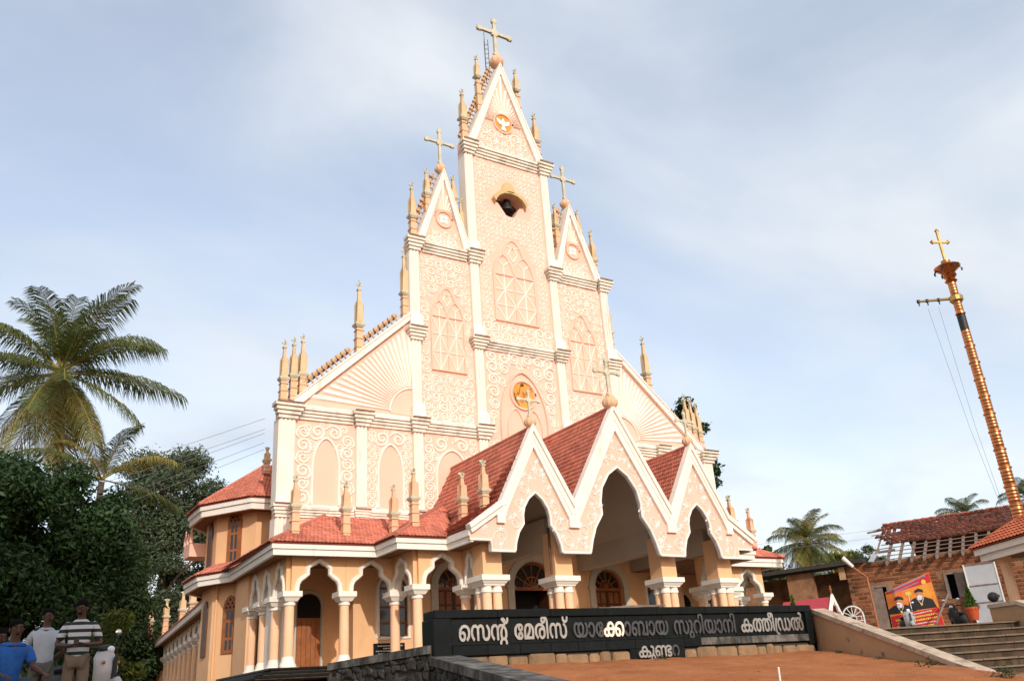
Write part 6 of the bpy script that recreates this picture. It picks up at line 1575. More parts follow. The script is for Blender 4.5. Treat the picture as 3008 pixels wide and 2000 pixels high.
# ------------------------------------------------------------------ dark rubble retaining wall at the left end of the sign
RW = thing('rubble_wall', 'dark mossy rubble retaining wall with concrete coping left of the sign', 'wall', (-11.6, -14.0, -1.6))
def rubble(pa, pb, z_top, z_bot, th=.4, coping=True):
    """wall from pa to pb (plan), z_top a pair; the rough face looks to the left of travel"""
    a, b = Vector(pa), Vector(pb)
    d = (b - a); Ln = d.length; d.normalize()
    n = Vector((-d.y, d.x))            # left-hand normal = visible face
    zt = lambda t: z_top[0] + (z_top[1] - z_top[0]) * t
    m = MB()
    P = [(a.x, a.y), (b.x, b.y), (b.x - n.x * th, b.y - n.y * th), (a.x - n.x * th, a.y - n.y * th)]
    m.add([(*P[0], z_bot), (*P[1], z_bot), (*P[2], z_bot), (*P[3], z_bot), (*P[0], zt(0)), (*P[1], zt(1)), (*P[2], zt(1)), (*P[3], zt(0))], [(0, 3, 2, 1), (4, 5, 6, 7), (0, 1, 5, 4), (1, 2, 6, 5), (2, 3, 7, 6), (3, 0, 4, 7)])
    m.build('wall_core', M['mortar'], RW)
    row = 0; z = z_bot
    while z < max(z_top):
        h = rng.uniform(.13, .20); x = rng.uniform(-.25, 0)
        while x < Ln:
            w = rng.uniform(.12, .36); zs0 = z; z = z + rng.uniform(-.05, .05); hs = h * rng.uniform(.75, 1.25); rot = rng.uniform(-.35, .35)
            x0, x1 = max(x, 0), min(x + w, Ln)
            zl = zt(max(0, min(1, (x0 + x1) / 2 / Ln)))
            z1 = min(z + hs, zl - .01)
            if x1 - x0 > .07 and z1 - z > .05:
                c_ = a + d * ((x0 + x1) / 2)
                k = 8; vs = []; pr = rng.uniform(.03, .075)
                for ring, (sc_, o_) in enumerate(((1.0, .0), (.93, pr * .7), (.6, pr))):
                    for q in range(k):
                        an = 2 * PI * q / k + .39
                        ex = (abs(math.cos(an)) ** .6) * math.copysign(1, math.cos(an)); ez = (abs(math.sin(an)) ** .6) * math.copysign(1, math.sin(an))
                        jj = 1 + .12 * math.sin(q * 2.3 + x * 7 + z * 11)
                        jj = 1 + .22 * math.sin(q * 2.3 + x * 7 + z * 11); u_ = ex * (x1 - x0) / 2 * 1.0 * sc_ * jj; w_ = ez * (z1 - z) / 2 * 1.0 * sc_ * jj; u_, w_ = u_ * math.cos(rot) - w_ * math.sin(rot), u_ * math.sin(rot) + w_ * math.cos(rot)
                        vs.append((c_.x + d.x * u_ + n.x * (o_ - .005), c_.y + d.y * u_ + n.y * (o_ - .005), (z + z1) / 2 + w_))
                fs = [(r_ * k + q, r_ * k + (q + 1) % k, (r_ + 1) * k + (q + 1) % k, (r_ + 1) * k + q) for r_ in range(2) for q in range(k)] + [tuple(range(2 * k, 3 * k))]
                m = MB(); m.add(vs, fs); m.build('stone', M['stone'], RW)
            x += w; z = zs0
        z += h; row += 1
    if coping:
        nseg = max(1, int(Ln / 1.3))
        for k in range(nseg):
            t0, t1 = k / nseg, (k + 1) / nseg
            q0 = a + d * (t0 * Ln + .006); q1 = a + d * (t1 * Ln - .006)
            z0, z1 = zt(t0), zt(t1)
            o1, o2 = n * .06, -n * (th + .06)
            hh = .13
            m = MB()
            m.add([(q0.x + o1.x, q0.y + o1.y, z0), (q1.x + o1.x, q1.y + o1.y, z1), (q1.x + o2.x, q1.y + o2.y, z1), (q0.x + o2.x, q0.y + o2.y, z0),
                   (q0.x + o1.x, q0.y + o1.y, z0 + hh), (q1.x + o1.x, q1.y + o1.y, z1 + hh), (q1.x + o2.x, q1.y + o2.y, z1 + hh), (q0.x + o2.x, q0.y + o2.y, z0 + hh)], [(0, 3, 2, 1), (4, 5, 6, 7), (0, 1, 5, 4), (1, 2, 6, 5), (2, 3, 7, 6), (3, 0, 4, 7)])
            m.build('coping_stone', M['coping'], RW)
RWALL = True
rubble((-11.50, -14.05), (-11.95, -10.6), (-.98, -1.02), -2.4)
rubble((-12.6, -19.5), (-11.50, -14.12), (-1.86, -1.16), -3.2)

# ------------------------------------------------------------------ stairway with sloping parapets
SV = Vector((-.32, -.948)); SVn = Vector((.948, -.32))       # descent, and across to the right
STW = thing('stairway', 'broad mossy stone stairway climbing to the plaza at the right', 'stairway', (0, -15.5, -1.5))
T0 = Vector((-2.45, -14.35))
WID = 5.15
for k in range(9):
    zt_ = -.85 - .155 * k
    a = T0 + SV * (.42 * k) + SVn * .12
    wid_k = WID + (0 if k == 0 else .38)
    x = 0
    m = MB()
    b = a + SVn * wid_k
    q = -SV * .75
    e = SV * .02
    m.add([(a.x + e.x, a.y + e.y, zt_ - .30), (b.x + e.x, b.y + e.y, zt_ - .30), (b.x + q.x, b.y + q.y, zt_ - .30), (a.x + q.x, a.y + q.y, zt_ - .30), (a.x, a.y, zt_), (b.x, b.y, zt_), (b.x + q.x, b.y + q.y, zt_ + (-.006 if k else 0)), (a.x + q.x, a.y + q.y, zt_ + (-.006 if k else 0))], [(0, 3, 2, 1), (4, 5, 6, 7), (0, 1, 5, 4), (1, 2, 6, 5), (2, 3, 7, 6), (3, 0, 4, 7)])
    o = m.build('step', M['stepstone'], STW)
    m = MB()
    while x < wid_k - .05:
        w = min(rng.uniform(.7, 1.2), wid_k - x)
        p, r_ = a + SVn * (x + .006), a + SVn * (x + w - .006)
        f_ = SV * .06; h_ = zt_ + .004
        dd = rng.uniform(-.006, .006)
        m.add([(p.x + f_.x, p.y + f_.y, zt_ - .028), (r_.x + f_.x, r_.y + f_.y, zt_ - .028), (r_.x, r_.y, zt_ - .03), (p.x, p.y, zt_ - .03), (p.x + f_.x, p.y + f_.y, h_ + dd), (r_.x + f_.x, r_.y + f_.y, h_ + dd), (r_.x - SV.x * .4, r_.y - SV.y * .4, h_), (p.x - SV.x * .4, p.y - SV.y * .4, h_)], [(0, 3, 2, 1), (4, 5, 6, 7), (0, 1, 5, 4), (1, 2, 6, 5), (2, 3, 7, 6), (3, 0, 4, 7)])
        x += w
    m.build('nosing', M['nosing'], o)
def parapet(name, label, a, L_, z0, slope, th, drop, flat=0.0, side=1):
    t_ = thing(name, label, 'wall', (a.x, a.y, -1.2))
    n = SVn * th * side
    st_ = [(-flat, z0), (0, z0), (L_, z0 - slope * L_)]
    for (nm, o0, o1, zb, zt_, mm) in (('wall', 0, 1, None, -.0, 'stringer'), ('sloping_cap', -.18, 1.18, -.0, .09, 'cap')):
        m = MB(); vs = []
        for (q, z) in st_:
            p = a + SV * q
            for o_ in (o0, o1):
                for zz__ in ((z - drop) if zb is None else z + zb, z + zt_):
                    vs.append((p.x + n.x * o_, p.y + n.y * o_, zz__))
        fs = []
        for i in range(len(st_) - 1):
            k = 4 * i
            fs += [(k, k + 4, k + 5, k + 1), (k + 2, k + 3, k + 7, k + 6), (k + 1, k + 5, k + 7, k + 3), (k, k + 2, k + 6, k + 4)]
        fs += [(0, 1, 3, 2), (4 * len(st_) - 4, 4 * len(st_) - 2, 4 * len(st_) - 1, 4 * len(st_) - 3)]
        m.add(vs, fs); m.build(nm, M[mm], t_)
    return t_
parapet('stair_parapet', 'stained tan parapet sloping down from the right end of the sign', T0 + SV * .15, 6.2, -.47, .318, .24, 1.6, .1, 1)
E_ = T0 + SVn * (WID + .12)
parapet('stair_parapet', 'tan parapet on the right side of the stairs beside the potted shrub', E_ + SV * .12, 5.0, -.50, .36, .26, 1.2, .9, 1)

# ------------------------------------------------------------------ ruined laterite building on the right
BU = Vector((.42, -.9075)); BN = Vector((-.9075, -.42))      # along the wall to the right, and out towards the yard
BO = Vector((20.95, -.05))
BANG = math.atan2(BU.y, BU.x)
BF = frame((BO.x, BO.y, 0), BANG)                          # local x to the right, local -y towards the yard
RB = thing('ruined_house', 'ruined laterite brick house with half its roof tiles gone and bare rafters', 'house', (BO.x, BO.y, -.9))
def bpart(m, n, mm, par=None, smooth=False): return m.build(n, M[mm], par or RB, smooth=smooth)
ZB, ZE = -.9, 3.42
X0, X1 = -2.0, 10.5
openings = [(-.95, -.15, -.9, 2.28), (2.45, 3.42, 1.28, 2.5)]
wallp = [(X0, ZB), (X0, ZE)] + [(x_, ZE + rng.uniform(-.04, .06)) for x_ in np.arange(X0 + .8, X1, .9)] + [(X1, ZE), (X1, ZB)]
m = MB(BF); m.prism(wallp, .0, .4, holes=[[(a, c), (a, d), (b, d), (b, c)] for a, b, c, d in [(-.95, -.15, -.88, 2.28), openings[1]]]); bpart(m, 'wall', 'brickmortar')
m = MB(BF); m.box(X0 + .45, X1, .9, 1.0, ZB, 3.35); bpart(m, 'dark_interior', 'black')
for (a, b, c, d) in openings:
    w_ = MB(BF)
    w_.box(a - .02, a + .10, -.03, .25, c, d); w_.box(b - .10, b + .02, -.03, .25, c, d); w_.box(a + .10, b - .10, -.03, .25, d - .1, d)
    o = bpart(w_, 'door_frame' if c < 0 else 'window_frame', 'timber')
    s_ = MB(BF)
    if c < 0: s_.box(a + .1, a + .5, .02, .07, c, d - .12)
    else: s_.box(b - .5, b - .1, -.06, -.01, c + .02, d - .02)
    bpart(s_, 'shutter', 'timber', o)
bricks = []
cz = ZB; row = 0
while cz < ZE - .1:
    x = X0 + (.2 if row % 2 else 0)
    while x < X1 - .1:
        w = rng.uniform(.34, .46)
        z0, z1 = cz, cz + .165
        xa, xb = x, min(x + w - .035, X1)
        if not any(xb > a - .03 and xa < b + .03 and z1 > c - .02 and z0 < d + .02 for a, b, c, d in openings) and rng.random() < .97:
            bricks.append((xa, xb, z0 + .018, z1 - .012, rng.uniform(.012, .05)))
        x += w
    cz += .185; row += 1
bricks.sort(key=lambda b: -(b[0] * .8 + b[2] * 1.5))
rest_b = MB(BF)
for i, (xa, xb, z0, z1, pr) in enumerate(bricks):
    vis = z0 > .0
    mm = MB(BF) if i < 300 else rest_b
    j = rng.uniform(-.012, .012)
    mm.add([(xa, .0, z0), (xb, .0, z0 + j), (xb, .0, z1 + j), (xa, .0, z1), (xa + .02, -pr, z0 + .016), (xb - .02, -pr * .8, z0 + .016 + j), (xb - .02, -pr, z1 - .016 + j), (xa + .02, -pr, z1 - .016)], [(4, 5, 6, 7), (0, 1, 5, 4), (1, 2, 6, 5), (2, 3, 7, 6), (3, 0, 4, 7)])
    if i < 300: bpart(mm, 'brick', 'brick')
o = bpart(rest_b, 'brickwork', 'brick'); o['kind'] = 'stuff'
# roof frame: ridge, rafters and laths, tiles only on the upper part
RY, RZ = 4.2, 5.62            # ridge distance behind the wall and height
def rp(x, t, off=0.0):       # point on the front slope, t=0 eave, 1 ridge
    y = -.45 + (RY + .45) * t; z = ZE - .12 + (RZ - ZE + .12) * t
    return (x, y, z + off)
m = MB(BF); m.tube([rp(-.6, 1), rp(X1 + .4, 1)], .07, 6); bpart(m, 'ridge_beam', 'timber')
for k in range(18):
    x_ = .12 + k * .575
    m = MB(BF); a, b = rp(x_, -.02), rp(x_, 1)
    m.add([(x_ - .055, a[1], a[2] - .14), (x_ + .055, a[1], a[2] - .14), (x_ + .055, a[1], a[2]), (x_ - .055, a[1], a[2]), (x_ - .055, b[1], b[2] - .14), (x_ + .055, b[1], b[2] - .14), (x_ + .055, b[1], b[2]), (x_ - .055, b[1], b[2])], [(0, 1, 2, 3), (7, 6, 5, 4), (0, 4, 5, 1), (1, 5, 6, 2), (2, 6, 7, 3), (3, 7, 4, 0)])
    bpart(m, 'rafter', 'timber')
for k in range(5):
    t = .03 + k * .105
    m = MB(BF); p, q = rp(-.1 - rng.uniform(0, .8), t, .03), rp(X1, t, .03)
    m.tube([p, q], .03, 4); bpart(m, 'lath', 'timber')
for k in range(3):
    t = .62 + k * .15
    m = MB(BF); p, q = rp(-.5 - rng.uniform(0, .9), t, .03), rp(1.4, t, .03)
    m.tube([p, q], .03, 4); bpart(m, 'lath', 'timber')
m = MB(BF); m.slab([(.4, RY + .05, RZ - .1), (X1, RY + .05, RZ - .1), (X1, 2 * RY + .6, ZE), (.4, 2 * RY + .6, ZE)], .08); bpart(m, 'rear_slope', 'oldtile')
tv_ = []; tf_ = []
tq = 0; singles = 0
ctiles = []
for r_ in range(18):
    t = .365 + r_ * .036
    x_ = -.35 + .33 * math.sin(r_ * 2.1) + max(0, (.6 - t)) * 4 + (.3 if r_ % 2 else 0)
    while x_ < X1:
        lim = .40 + .03 * math.sin(x_ * 1.7) - (.2 if x_ > 6.8 else 0)
        hole = (3.3 < x_ < 5.0 and .90 < t < .955) or (.1 < x_ < .6 and .72 < t < .82)
        if t > lim and not hole and (rng.random() > .04):
            ctiles.append((x_ + rng.uniform(-.015, .015), t, rng.uniform(.0, .05)))
        x_ += .24
sl = Vector((0, RY + .45, RZ - ZE + .12)); slen = sl.length; sl.normalize(); sn = Vector((0, -sl.z, sl.y))
ctiles.sort(key=lambda c_: -c_[0])
cr_ = MB(BF)
for i, (x_, t, dz_) in enumerate(ctiles):
    p = Vector(rp(x_, t, .06 + dz_)); mm = MB(BF) if i < 300 else cr_
    a_ = p - sl * .02; b_ = p + sl * .30
    vs = []
    for (q, lift) in ((a_, .05), (b_, 0)):
        for (u_, h_) in ((-.115, 0), (-.05, .035), (.05, .035), (.115, 0)):
            vs.append((q.x + u_, q.y + sn.y * (h_ + lift), q.z + sn.z * (h_ + lift)))
    for u_ in (-.115, .115): vs.append((a_.x + u_, a_.y, a_.z - .02))
    mm.add(vs, [(0, 1, 5, 4), (1, 2, 6, 5), (2, 3, 7, 6), (8, 9, 3, 2, 1, 0)])
    if i < 300: bpart(mm, 'old_tile', 'oldtile')
o = bpart(cr_, 'old_tiles', 'oldtile'); o['kind'] = 'stuff'
for k in range(30):
    x_ = -.5 + k * .40
    if 3.5 < x_ < 4.4: continue
    m = MB(BF); p, q = rp(x_, 1, .08), rp(x_ + .41, 1, .06)
    m.tube([p, q], [.13, .11], 6); bpart(m, 'ridge_tile', 'ridge')
# broken gable end timbers
for (p, q) in ((rp(-.5, .1), rp(-.45, 1)), (rp(-1.0, .28, .0), rp(.4, .30)), (rp(-1.3, .9), rp(.2, .94)), ((-.9, .1, ZE), (-.3, .6, ZE + .6))):
    m = MB(BF); m.tube([p, q], .05, 5); bpart(m, 'broken_timber', 'timber')
m = MB(BF); m.add([rp(-.75, .02, .1), rp(-.5, .0, .1), rp(-.35, .24, .12), rp(-.6, .26, .12), rp(-.75, .02, .06), rp(-.5, .0, .06), rp(-.35, .24, .08), rp(-.6, .26, .08)], [(0, 1, 2, 3), (7, 6, 5, 4), (0, 4, 5, 1), (1, 5, 6, 2), (2, 6, 7, 3), (3, 7, 4, 0)]); bpart(m, 'loose_board', 'sheet')
# big white sheet door leaning on the wall
DF = frame(tuple(BF @ Vector((4.1, -.4, 0))), BANG)
dl = thing('sheet_gate', 'pale grey framed metal sheet leaning against the ruined brick wall', 'gate', tuple(DF @ Vector((0, 0, -.2))))
m = MB(DF); m.box(-.64, .64, -.01, .01, -.9, 2.68); m.build('sheet_panel', M['sheet'], dl)
m = MB(DF)
for s_ in (-.66, .66): m.box(s_ - .03, s_ + .03, -.035, .035, -.9, 2.71)
m.build('gate_frame', M['lampwhite'], dl)
for z_ in (.95, 1.72, 2.67):
    m = MB(DF); m.box(-.62, .62, -.045, -.012, z_ - .025, z_ + .025); m.build('rail', M['timber'], dl)
# ---- the lower roofless range to its left
LR = thing('low_shed', 'low dark brick shed with flat mossy roof behind the church porch', 'shed', tuple(BF @ Vector((-8, 0, -.9))))
m = MB(BF); m.box(-11.5, X0 - .02, 1.6, 1.9, ZB, 3.3); m.build('rear_wall', M['brickmortar'], LR)
for (a, b) in ((-5.05, -3.72), (-8.0, -6.6)):
    m = MB(BF); m.box(a, b, -.05, .45, ZB, 3.30); pr_ = m.build('pier', M['brickmortar'], LR)
m = MB(BF); m.add([(-11.8, -.75, 3.28), (X0 + 1.0, -.5, 3.42), (X0 + 1.0, 2.6, 3.62), (-11.8, 2.6, 3.4), (-11.8, -.75, 3.44), (X0 + 1.0, -.5, 3.62), (X0 + 1.0, 2.6, 3.8), (-11.8, 2.6, 3.55)], [(0, 3, 2, 1), (4, 5, 6, 7), (0, 1, 5, 4), (1, 2, 6, 5), (2, 3, 7, 6), (3, 0, 4, 7)]); m.build('roof', M['mortar'], LR)
m = MB(BF); m.box(X0 - .35, X0 - .05, -.1, .3, 2.75, 3.36); m.build('post', M['stringer'], LR)

# ------------------------------------------------------------------ festival poster
PA, PB = Vector((9.35, -7.89)), Vector((10.22, -9.18))
pd = (PB - PA); PW = pd.length; PANG = math.atan2(pd.y, pd.x)
PF = frame((PA.x, PA.y, -.55), PANG)
PO = thing('poster_board', 'tilted orange and red poster board with two bearded clergymen in black', 'poster', (PA.x, PA.y, -.9))
outl = [(0, .0), (0, 1.39), (PW * .985, 1.91), (PW * 1.06, .02)]
m = MB(PF); m.prism(outl, -.02, .03); m.build('board', M['p_orange'], PO)
m = MB(PF)
for x_ in (.12, PW - .12): m.box(x_ - .03, x_ + .03, .035, .09, -.4, 1.4)
m.build('leg', M['timber'], PO)
m = MB(PF); m.prism([(.015, .01), (.015, .57), (PW * 1.02, .74), (PW * 1.05, .03)], -.024, -.021); m.build('red_band', M['p_red'], PO)
def flat(name, pts, mm, y=-.028): 
    m = MB(PF); m.prism(pts, y, y + .003); return m.build(name, M[mm], PO)
def ell(cx, cz, rx, rz, n=14): return [(cx + rx * math.cos(2 * PI * k / n), cz + rz * math.sin(2 * PI * k / n)) for k in range(n)]
for (cx, cz, k) in ((.40, .98, 1.22), (1.08, 1.17, 1.15)):
    b0 = .585 + .17 * cx / PW * .8
    flat('robe', [(cx - .36 * k, b0 + .02), (cx - .34 * k, cz - .18), (cx - .16 * k, cz - .06), (cx + .14 * k, cz - .06), (cx + .33 * k, cz - .16), (cx + .40 * k, b0 + .06)], 'p_black', -.027)
    flat('face', ell(cx - .0, cz + .06, .085 * k, .11 * k), 'p_face', -.031)
    flat('beard', ell(cx - .01, cz - .055 * k, .075 * k, .075 * k), 'p_white', -.034)
    flat('cap', [(cx - .12 * k, cz + .10), (cx - .11 * k, cz + .18), (cx, cz + .24), (cx + .11 * k, cz + .18), (cx + .12 * k, cz + .10), (cx, cz + .13)], 'p_black', -.037)
    for s_ in (-1, 1): flat('chain', [(cx + s_ * .10, cz - .08), (cx + s_ * .12, cz - .08), (cx + s_ * .02, cz - .28), (cx, cz - .28)], 'p_white', -.031)
    flat('pendant', [(cx - .04, cz - .29), (cx, cz - .24), (cx + .04, cz - .29), (cx, cz - .34)], 'p_yellow', -.034)
flat('staff', [(.72, .70), (.745, .70), (.74, 1.22), (.72, 1.22)], 'p_white', -.041)
flat('staff_head', ell(.73, 1.27, .10, .07), 'p_yellow', -.029)
flat('top_band', [(.01, 1.30), (.01, 1.37), (PW * .98, 1.88), (PW * .99, 1.58)], 'p_red', -.0245)
flat('seal', ell(1.30, 1.60, .075, .085), 'p_yellow', -.029)
def print_line(x0, x1, z0, z1, h, mm):
    m = MB(PF); x = x0
    while x < x1:
        w = rng.uniform(.025, .07); t = (x - x0) / (x1 - x0); z = z0 + (z1 - z0) * t
        m.box(x, min(x + w, x1), -.032, -.029, z + rng.uniform(-.004, .004), z + h * rng.uniform(.8, 1.1)); x += w + rng.uniform(.008, .02)
    m.build('printed_line', M[mm], PO)
print_line(.12, 1.40, 1.38, 1.80, .05, 'p_blue'); print_line(.25, 1.15, 1.33, 1.60, .04, 'p_blue')
for i, (mm, a, b) in enumerate((('p_white', .35, 1.35), ('p_yellow', .15, 1.5), ('p_yellow', .2, 1.5), ('p_white', .15, 1.45), ('p_yellow', .3, 1.4))):
    print_line(a, b, .50 - i * .10 + .03 * a, .64 - i * .115, .055 if mm == 'p_yellow' else .035, mm)
# bamboo pole leaning beside it
m = MB(); m.tube([(8.9, -9.7, -.55), (10.9, -9.25, .62)], .035, 6)
tag(m.build('bamboo_pole', M['timber'], base=(8.9, -9.7, -.55)), 'pale bamboo pole leaning between the poster and the window', 'pole')

# ------------------------------------------------------------------ copper flagstaff with a cross
fx, fy = 8.25, -13.75
FP = thing('flagstaff', 'tall ringed copper flagstaff topped with a brass cross', 'flagstaff', (fx, fy, -.87))
segs = 19
z0_, z1_ = -.87, 10.0
for k in range(segs):
    a, b = z0_ + (z1_ - z0_) * k / segs, z0_ + (z1_ - z0_) * (k + 1) / segs
    r_ = .188 - .066 * k / segs
    m = MB()
    if k == 16:
        m.lathe([(r_ * 1.02, a + .02), (r_ * 1.02, b - .02)], fx, fy, 0, 14); m.build('dark_sleeve', M['dark'], FP, smooth=True); continue
    h = b - a
    pr = [(r_ * .93, a), (r_ * 1.22, a + .02), (r_ * 1.22, a + .055), (r_ * .98, a + .08)]
    for q in range(1, 5):
        zz_q = a + .08 + (h - .08) * q / 5
        pr += [(r_, zz_q - .02), (r_ * 1.06, zz_q), (r_, zz_q + .02)]
    pr += [(r_, b)]
    m.lathe(pr, fx, fy, 0, 14); m.build('copper_drum', M['copper'], FP, smooth=True)
m = MB(); m.lathe([(.13, 10.0), (.20, 10.08), (.13, 10.15), (.22, 10.27), (.16, 10.33), (.26, 10.45), (.40, 10.55), (.42, 10.60), (.2, 10.63), (.15, 10.75), (.15, 10.83)], fx, fy, 0, 12); m.build('copper_capital', M['copper'], FP, smooth=True)
for k in range(6):
    a = PI / 3 * k
    m = MB(); m.tube([(fx + .36 * math.cos(a), fy + .36 * math.sin(a), 10.55), (fx + .42 * math.cos(a), fy + .42 * math.sin(a), 10.44), (fx + .40 * math.cos(a), fy + .40 * math.sin(a), 10.38)], .03, 5); m.build('bracket_leaf', M['dark'], FP)
FPM = frame((fx, fy, 10.83), R(-25))
m = MB(FPM); t = .035
m.box(-t, t, -t, t, 0, 1.15); m.box(-.28, .28, -t * .9, t * .9, .72 - t, .72 + t)
for (ex, ez) in ((-.28, .72), (.28, .72), (0, 1.15)):
    for (ox, oz) in ((-1, 0), (1, 0), (0, 1), (0, -1)): m.sphere(ex + ox * .045, 0, ez + oz * .045, .04, n=6, m=4)
m.build('cross', M['brass'], FP)
m = MB(); m.tube([(fx, fy, 9.45), (fx - .62, fy + .95, 9.62)], [.055, .04], 6); ya = m.build('yard_arm', M['brass'], FP)
m = MB()
for t_ in (.45, .75, .98):
    p = (fx - .62 * t_, fy + .95 * t_, 9.45 + .17 * t_); m.tube([p, (p[0], p[1], p[2] - .16)], .02, 4)
    m.tube([(p[0], p[1], p[2] + .05), (p[0], p[1], p[2] - .05)], .06, 6)
m.build('pulley_hook', M['dark'], ya)
m = MB(); m.lathe([(.16, 9.30), (.21, 9.36), (.22, 9.5), (.16, 9.56)], fx, fy, 0, 12); m.build('arm_clamp', M['brass'], FP)
for t_ in (.5, .78):
    p = Vector((fx - .62 * t_, fy + .95 * t_, 9.3)); q = Vector((fx - .15, fy + .2, 1.2))
    m = MB(); m.tube([p, (p + q) / 2 + Vector((-.05, .05, -.1)), q], .0045, 4); m.build('halyard', M['wire'], FP)

# ------------------------------------------------------------------ tiled pavilion at the right edge
PVM = frame((6.5, -15.9, 0), R(-28))
PV = thing('pavilion', 'small pavilion with orange tiled hip roof and grey fascia at the right edge', 'pavilion', (6.5, -15.9, -.87))
hw = 1.75
m = MB(PVM)
for (a, b) in (((-hw, -hw), (hw, -hw)), ((hw, -hw), (hw, hw)), ((hw, hw), (-hw, hw)), ((-hw, hw), (-hw, -hw))):
    pass
m.wallrun([(-hw, hw), (-hw, -hw), (hw, -hw), (hw, hw), (-hw, hw - .001)], -.08, 1.08, 1.24); fa = m.build('fascia', M['fascia'], PV)
m = MB(PVM); k_ = hw - .09; m.wallrun([(-k_, k_), (-k_, -k_), (k_, -k_), (k_, k_), (-k_, k_ - .001)], -.08, .90, 1.082); m.build('lower_fascia_band', M['fascia'], fa)
m = MB(PVM); m.add([(-k_, -k_, .95), (k_, -k_, .95), (k_, k_, .95), (-k_, k_, .95)], [(0, 1, 2, 3)]); m.build('soffit', M['soffit'], PV)
m = MB(PVM); q = hw + .06
for k in range(4):
    qa = Matrix.Rotation(PI / 2 * k, 4, 'Z')
    m.poly([tuple(qa @ Vector((-q, -q, 1.25))), tuple(qa @ Vector((q, -q, 1.25))), (0, 0, 2.35)])
m.build('roof_underlay', M['orange_tile'], PV)
for k in range(4):
    qa = PVM @ Matrix.Rotation(PI / 2 * k, 4, 'Z')
    Vv = Vector((0, q, 1.1)); vl = Vv.length; Vv.normalize(); nn = Vector((0, -Vv.z, Vv.y))
    mt_ = MB(qa)
    for r_ in range(11):
        t = (r_ + .1) / 11; half = q * (1 - t)
        x_ = -half + .08
        while x_ < half - .05:
            p = Vector((x_, -q, 1.25)) + Vv * (t * vl) + nn * .02
            vs = []
            for (v_, lf) in ((-.02, .03), (.19, .0)):
                for (u_, h_) in ((-.075, 0), (0, .032), (.075, 0)):
                    c_ = p + Vector((u_, 0, 0)) + Vv * v_ + nn * (h_ + lf); vs.append(tuple(c_))
            mt_.add(vs, [(0, 1, 4, 3), (1, 2, 5, 4)])
            x_ += .155
    o = mt_.build('roof_tiles', M['orange_tile'], PV); o['kind'] = 'stuff'
m = MB(PVM)
for sx in (-1, 1):
    for sy in (-1, 1): m.tube([(0, 0, 2.39), (sx * q, sy * q, 1.29)], .06, 6)
m.build('hip_cap', M['orange_tile'], PV)
for sx in (-1, 1):
    for sy in (-1, 1):
        m = MB(PVM); m.lathe([(.2, -.87), (.2, -.7), (.14, -.6), (.13, .8), (.19, .95)], sx * 1.25, sy * 1.25, 0, 12); m.build('pillar', M['col'], PV)

# ------------------------------------------------------------------ small things on the plaza
# street lamp
LP = thing('street_lamp', 'thin orange lamp post with a slanted white tube lamp', 'street lamp', (5.86, -9.9, -.87))
m = MB(); m.tube([(5.86, -9.9, -.87), (5.85, -9.87, 1.05)], .035, 6); m.build('post', M['orangepole'], LP)
m = MB(); m.tube([(5.85, -9.87, 1.05), (5.62, -9.56, 1.42)], .025, 6); m.build('arm', M['orangepole'], LP)
m = MB(); m.tube([(5.65, -9.60, 1.39), (5.49, -9.40, 1.70)], [.05, .075], 8); m.build('lamp_head', M['lampwhite'], LP)
# kiosk with red roof
KM = frame((2.62, -10.72, 0), R(22))
KI = thing('shrine_kiosk', 'small kiosk with red sheet roof and white scalloped gable board', 'kiosk', (2.75, -10.75, -.87))
m = MB(KM); m.box(-.35, .35, 0, 1.0, -.87, -.10); m.build('body', M['stringer'], KI)
for sx in (-1, 1):
    m = MB(KM); m.slab([(sx * .55, -.2, -.14), (sx * .55, 1.2, -.14), (0, 1.2, .32), (0, -.2, .32)], .03); m.build('roof_sheet', M['pinkroof'], KI)
m = MB(KM); m.prism([(-.62, -.18), (0, .40), (.62, -.18), (.55, -.24), (.36, -.05), (.30, -.10), (.16, .10), (.1, .07), (0, .20), (-.1, .07), (-.16, .10), (-.30, -.10), (-.36, -.05), (-.55, -.24)], -.25, -.2); m.build('gable_board', M['white'], KI)
m = MB(KM); m.box(-.012, .012, -.23, -.20, .38, .62); m.box(-.07, .07, -.23, -.2, .5, .525); m.build('roof_cross', M['orangepole'], KI)
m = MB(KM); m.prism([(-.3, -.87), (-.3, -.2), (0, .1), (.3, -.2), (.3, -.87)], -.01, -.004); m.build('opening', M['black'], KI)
# white arched gate
AM = frame((7.83, -7.55, -.87), R(-62))
AG = thing('arched_gate', 'pale blue white arched metal gate with fan top by the brick wall', 'gate', (7.83, -7.55, -.87))
m = MB(AM)
ar = [(-.34, 0)] + [(-.34 * math.cos(PI * k / 10), .95 + .34 * math.sin(PI * k / 10)) for k in range(11)] + [(.34, 0)]
m.tube([(p[0], 0, p[1]) for p in ar], .028, 5); m.build('gate_frame', M['lampwhite'], AG)
for k in range(1, 6):
    a = PI * k / 6; m = MB(AM); m.tube([(0, 0, .95), (.34 * math.cos(a), 0, .95 + .34 * math.sin(a))], .016, 4); m.build('fan_bar', M['lampwhite'], AG)
for k in range(6):
    z_ = .95 - k * .15; m = MB(AM); m.tube([(-.34, 0, z_), (.34, 0, z_)], .016, 4)
    for x_ in ((-.17, .0, .17) if k % 2 else (-.08, .1, .26)): m.tube([(x_, 0, z_), (x_, 0, z_ - .15)], .014, 4)
    m.build('grille_bar', M['lampwhite'], AG)
# planks lying on the sign
PL = thing('plank_stack', 'thin stack of weathered boards lying on the black sign wall', 'boards', tuple(SF @ Vector((4.2, .17, -.3))))
for k in range(3):
    m = MB(frame(tuple(SF @ Vector((4.15 + .18 * k, .16, -.298 + .018 * k))), SANG + R(2 - 3 * k))); m.box(-.75 + .12 * k, .68 - .1 * k, -.10, .10, 0, .016); m.build('board', M['timber'], PL)
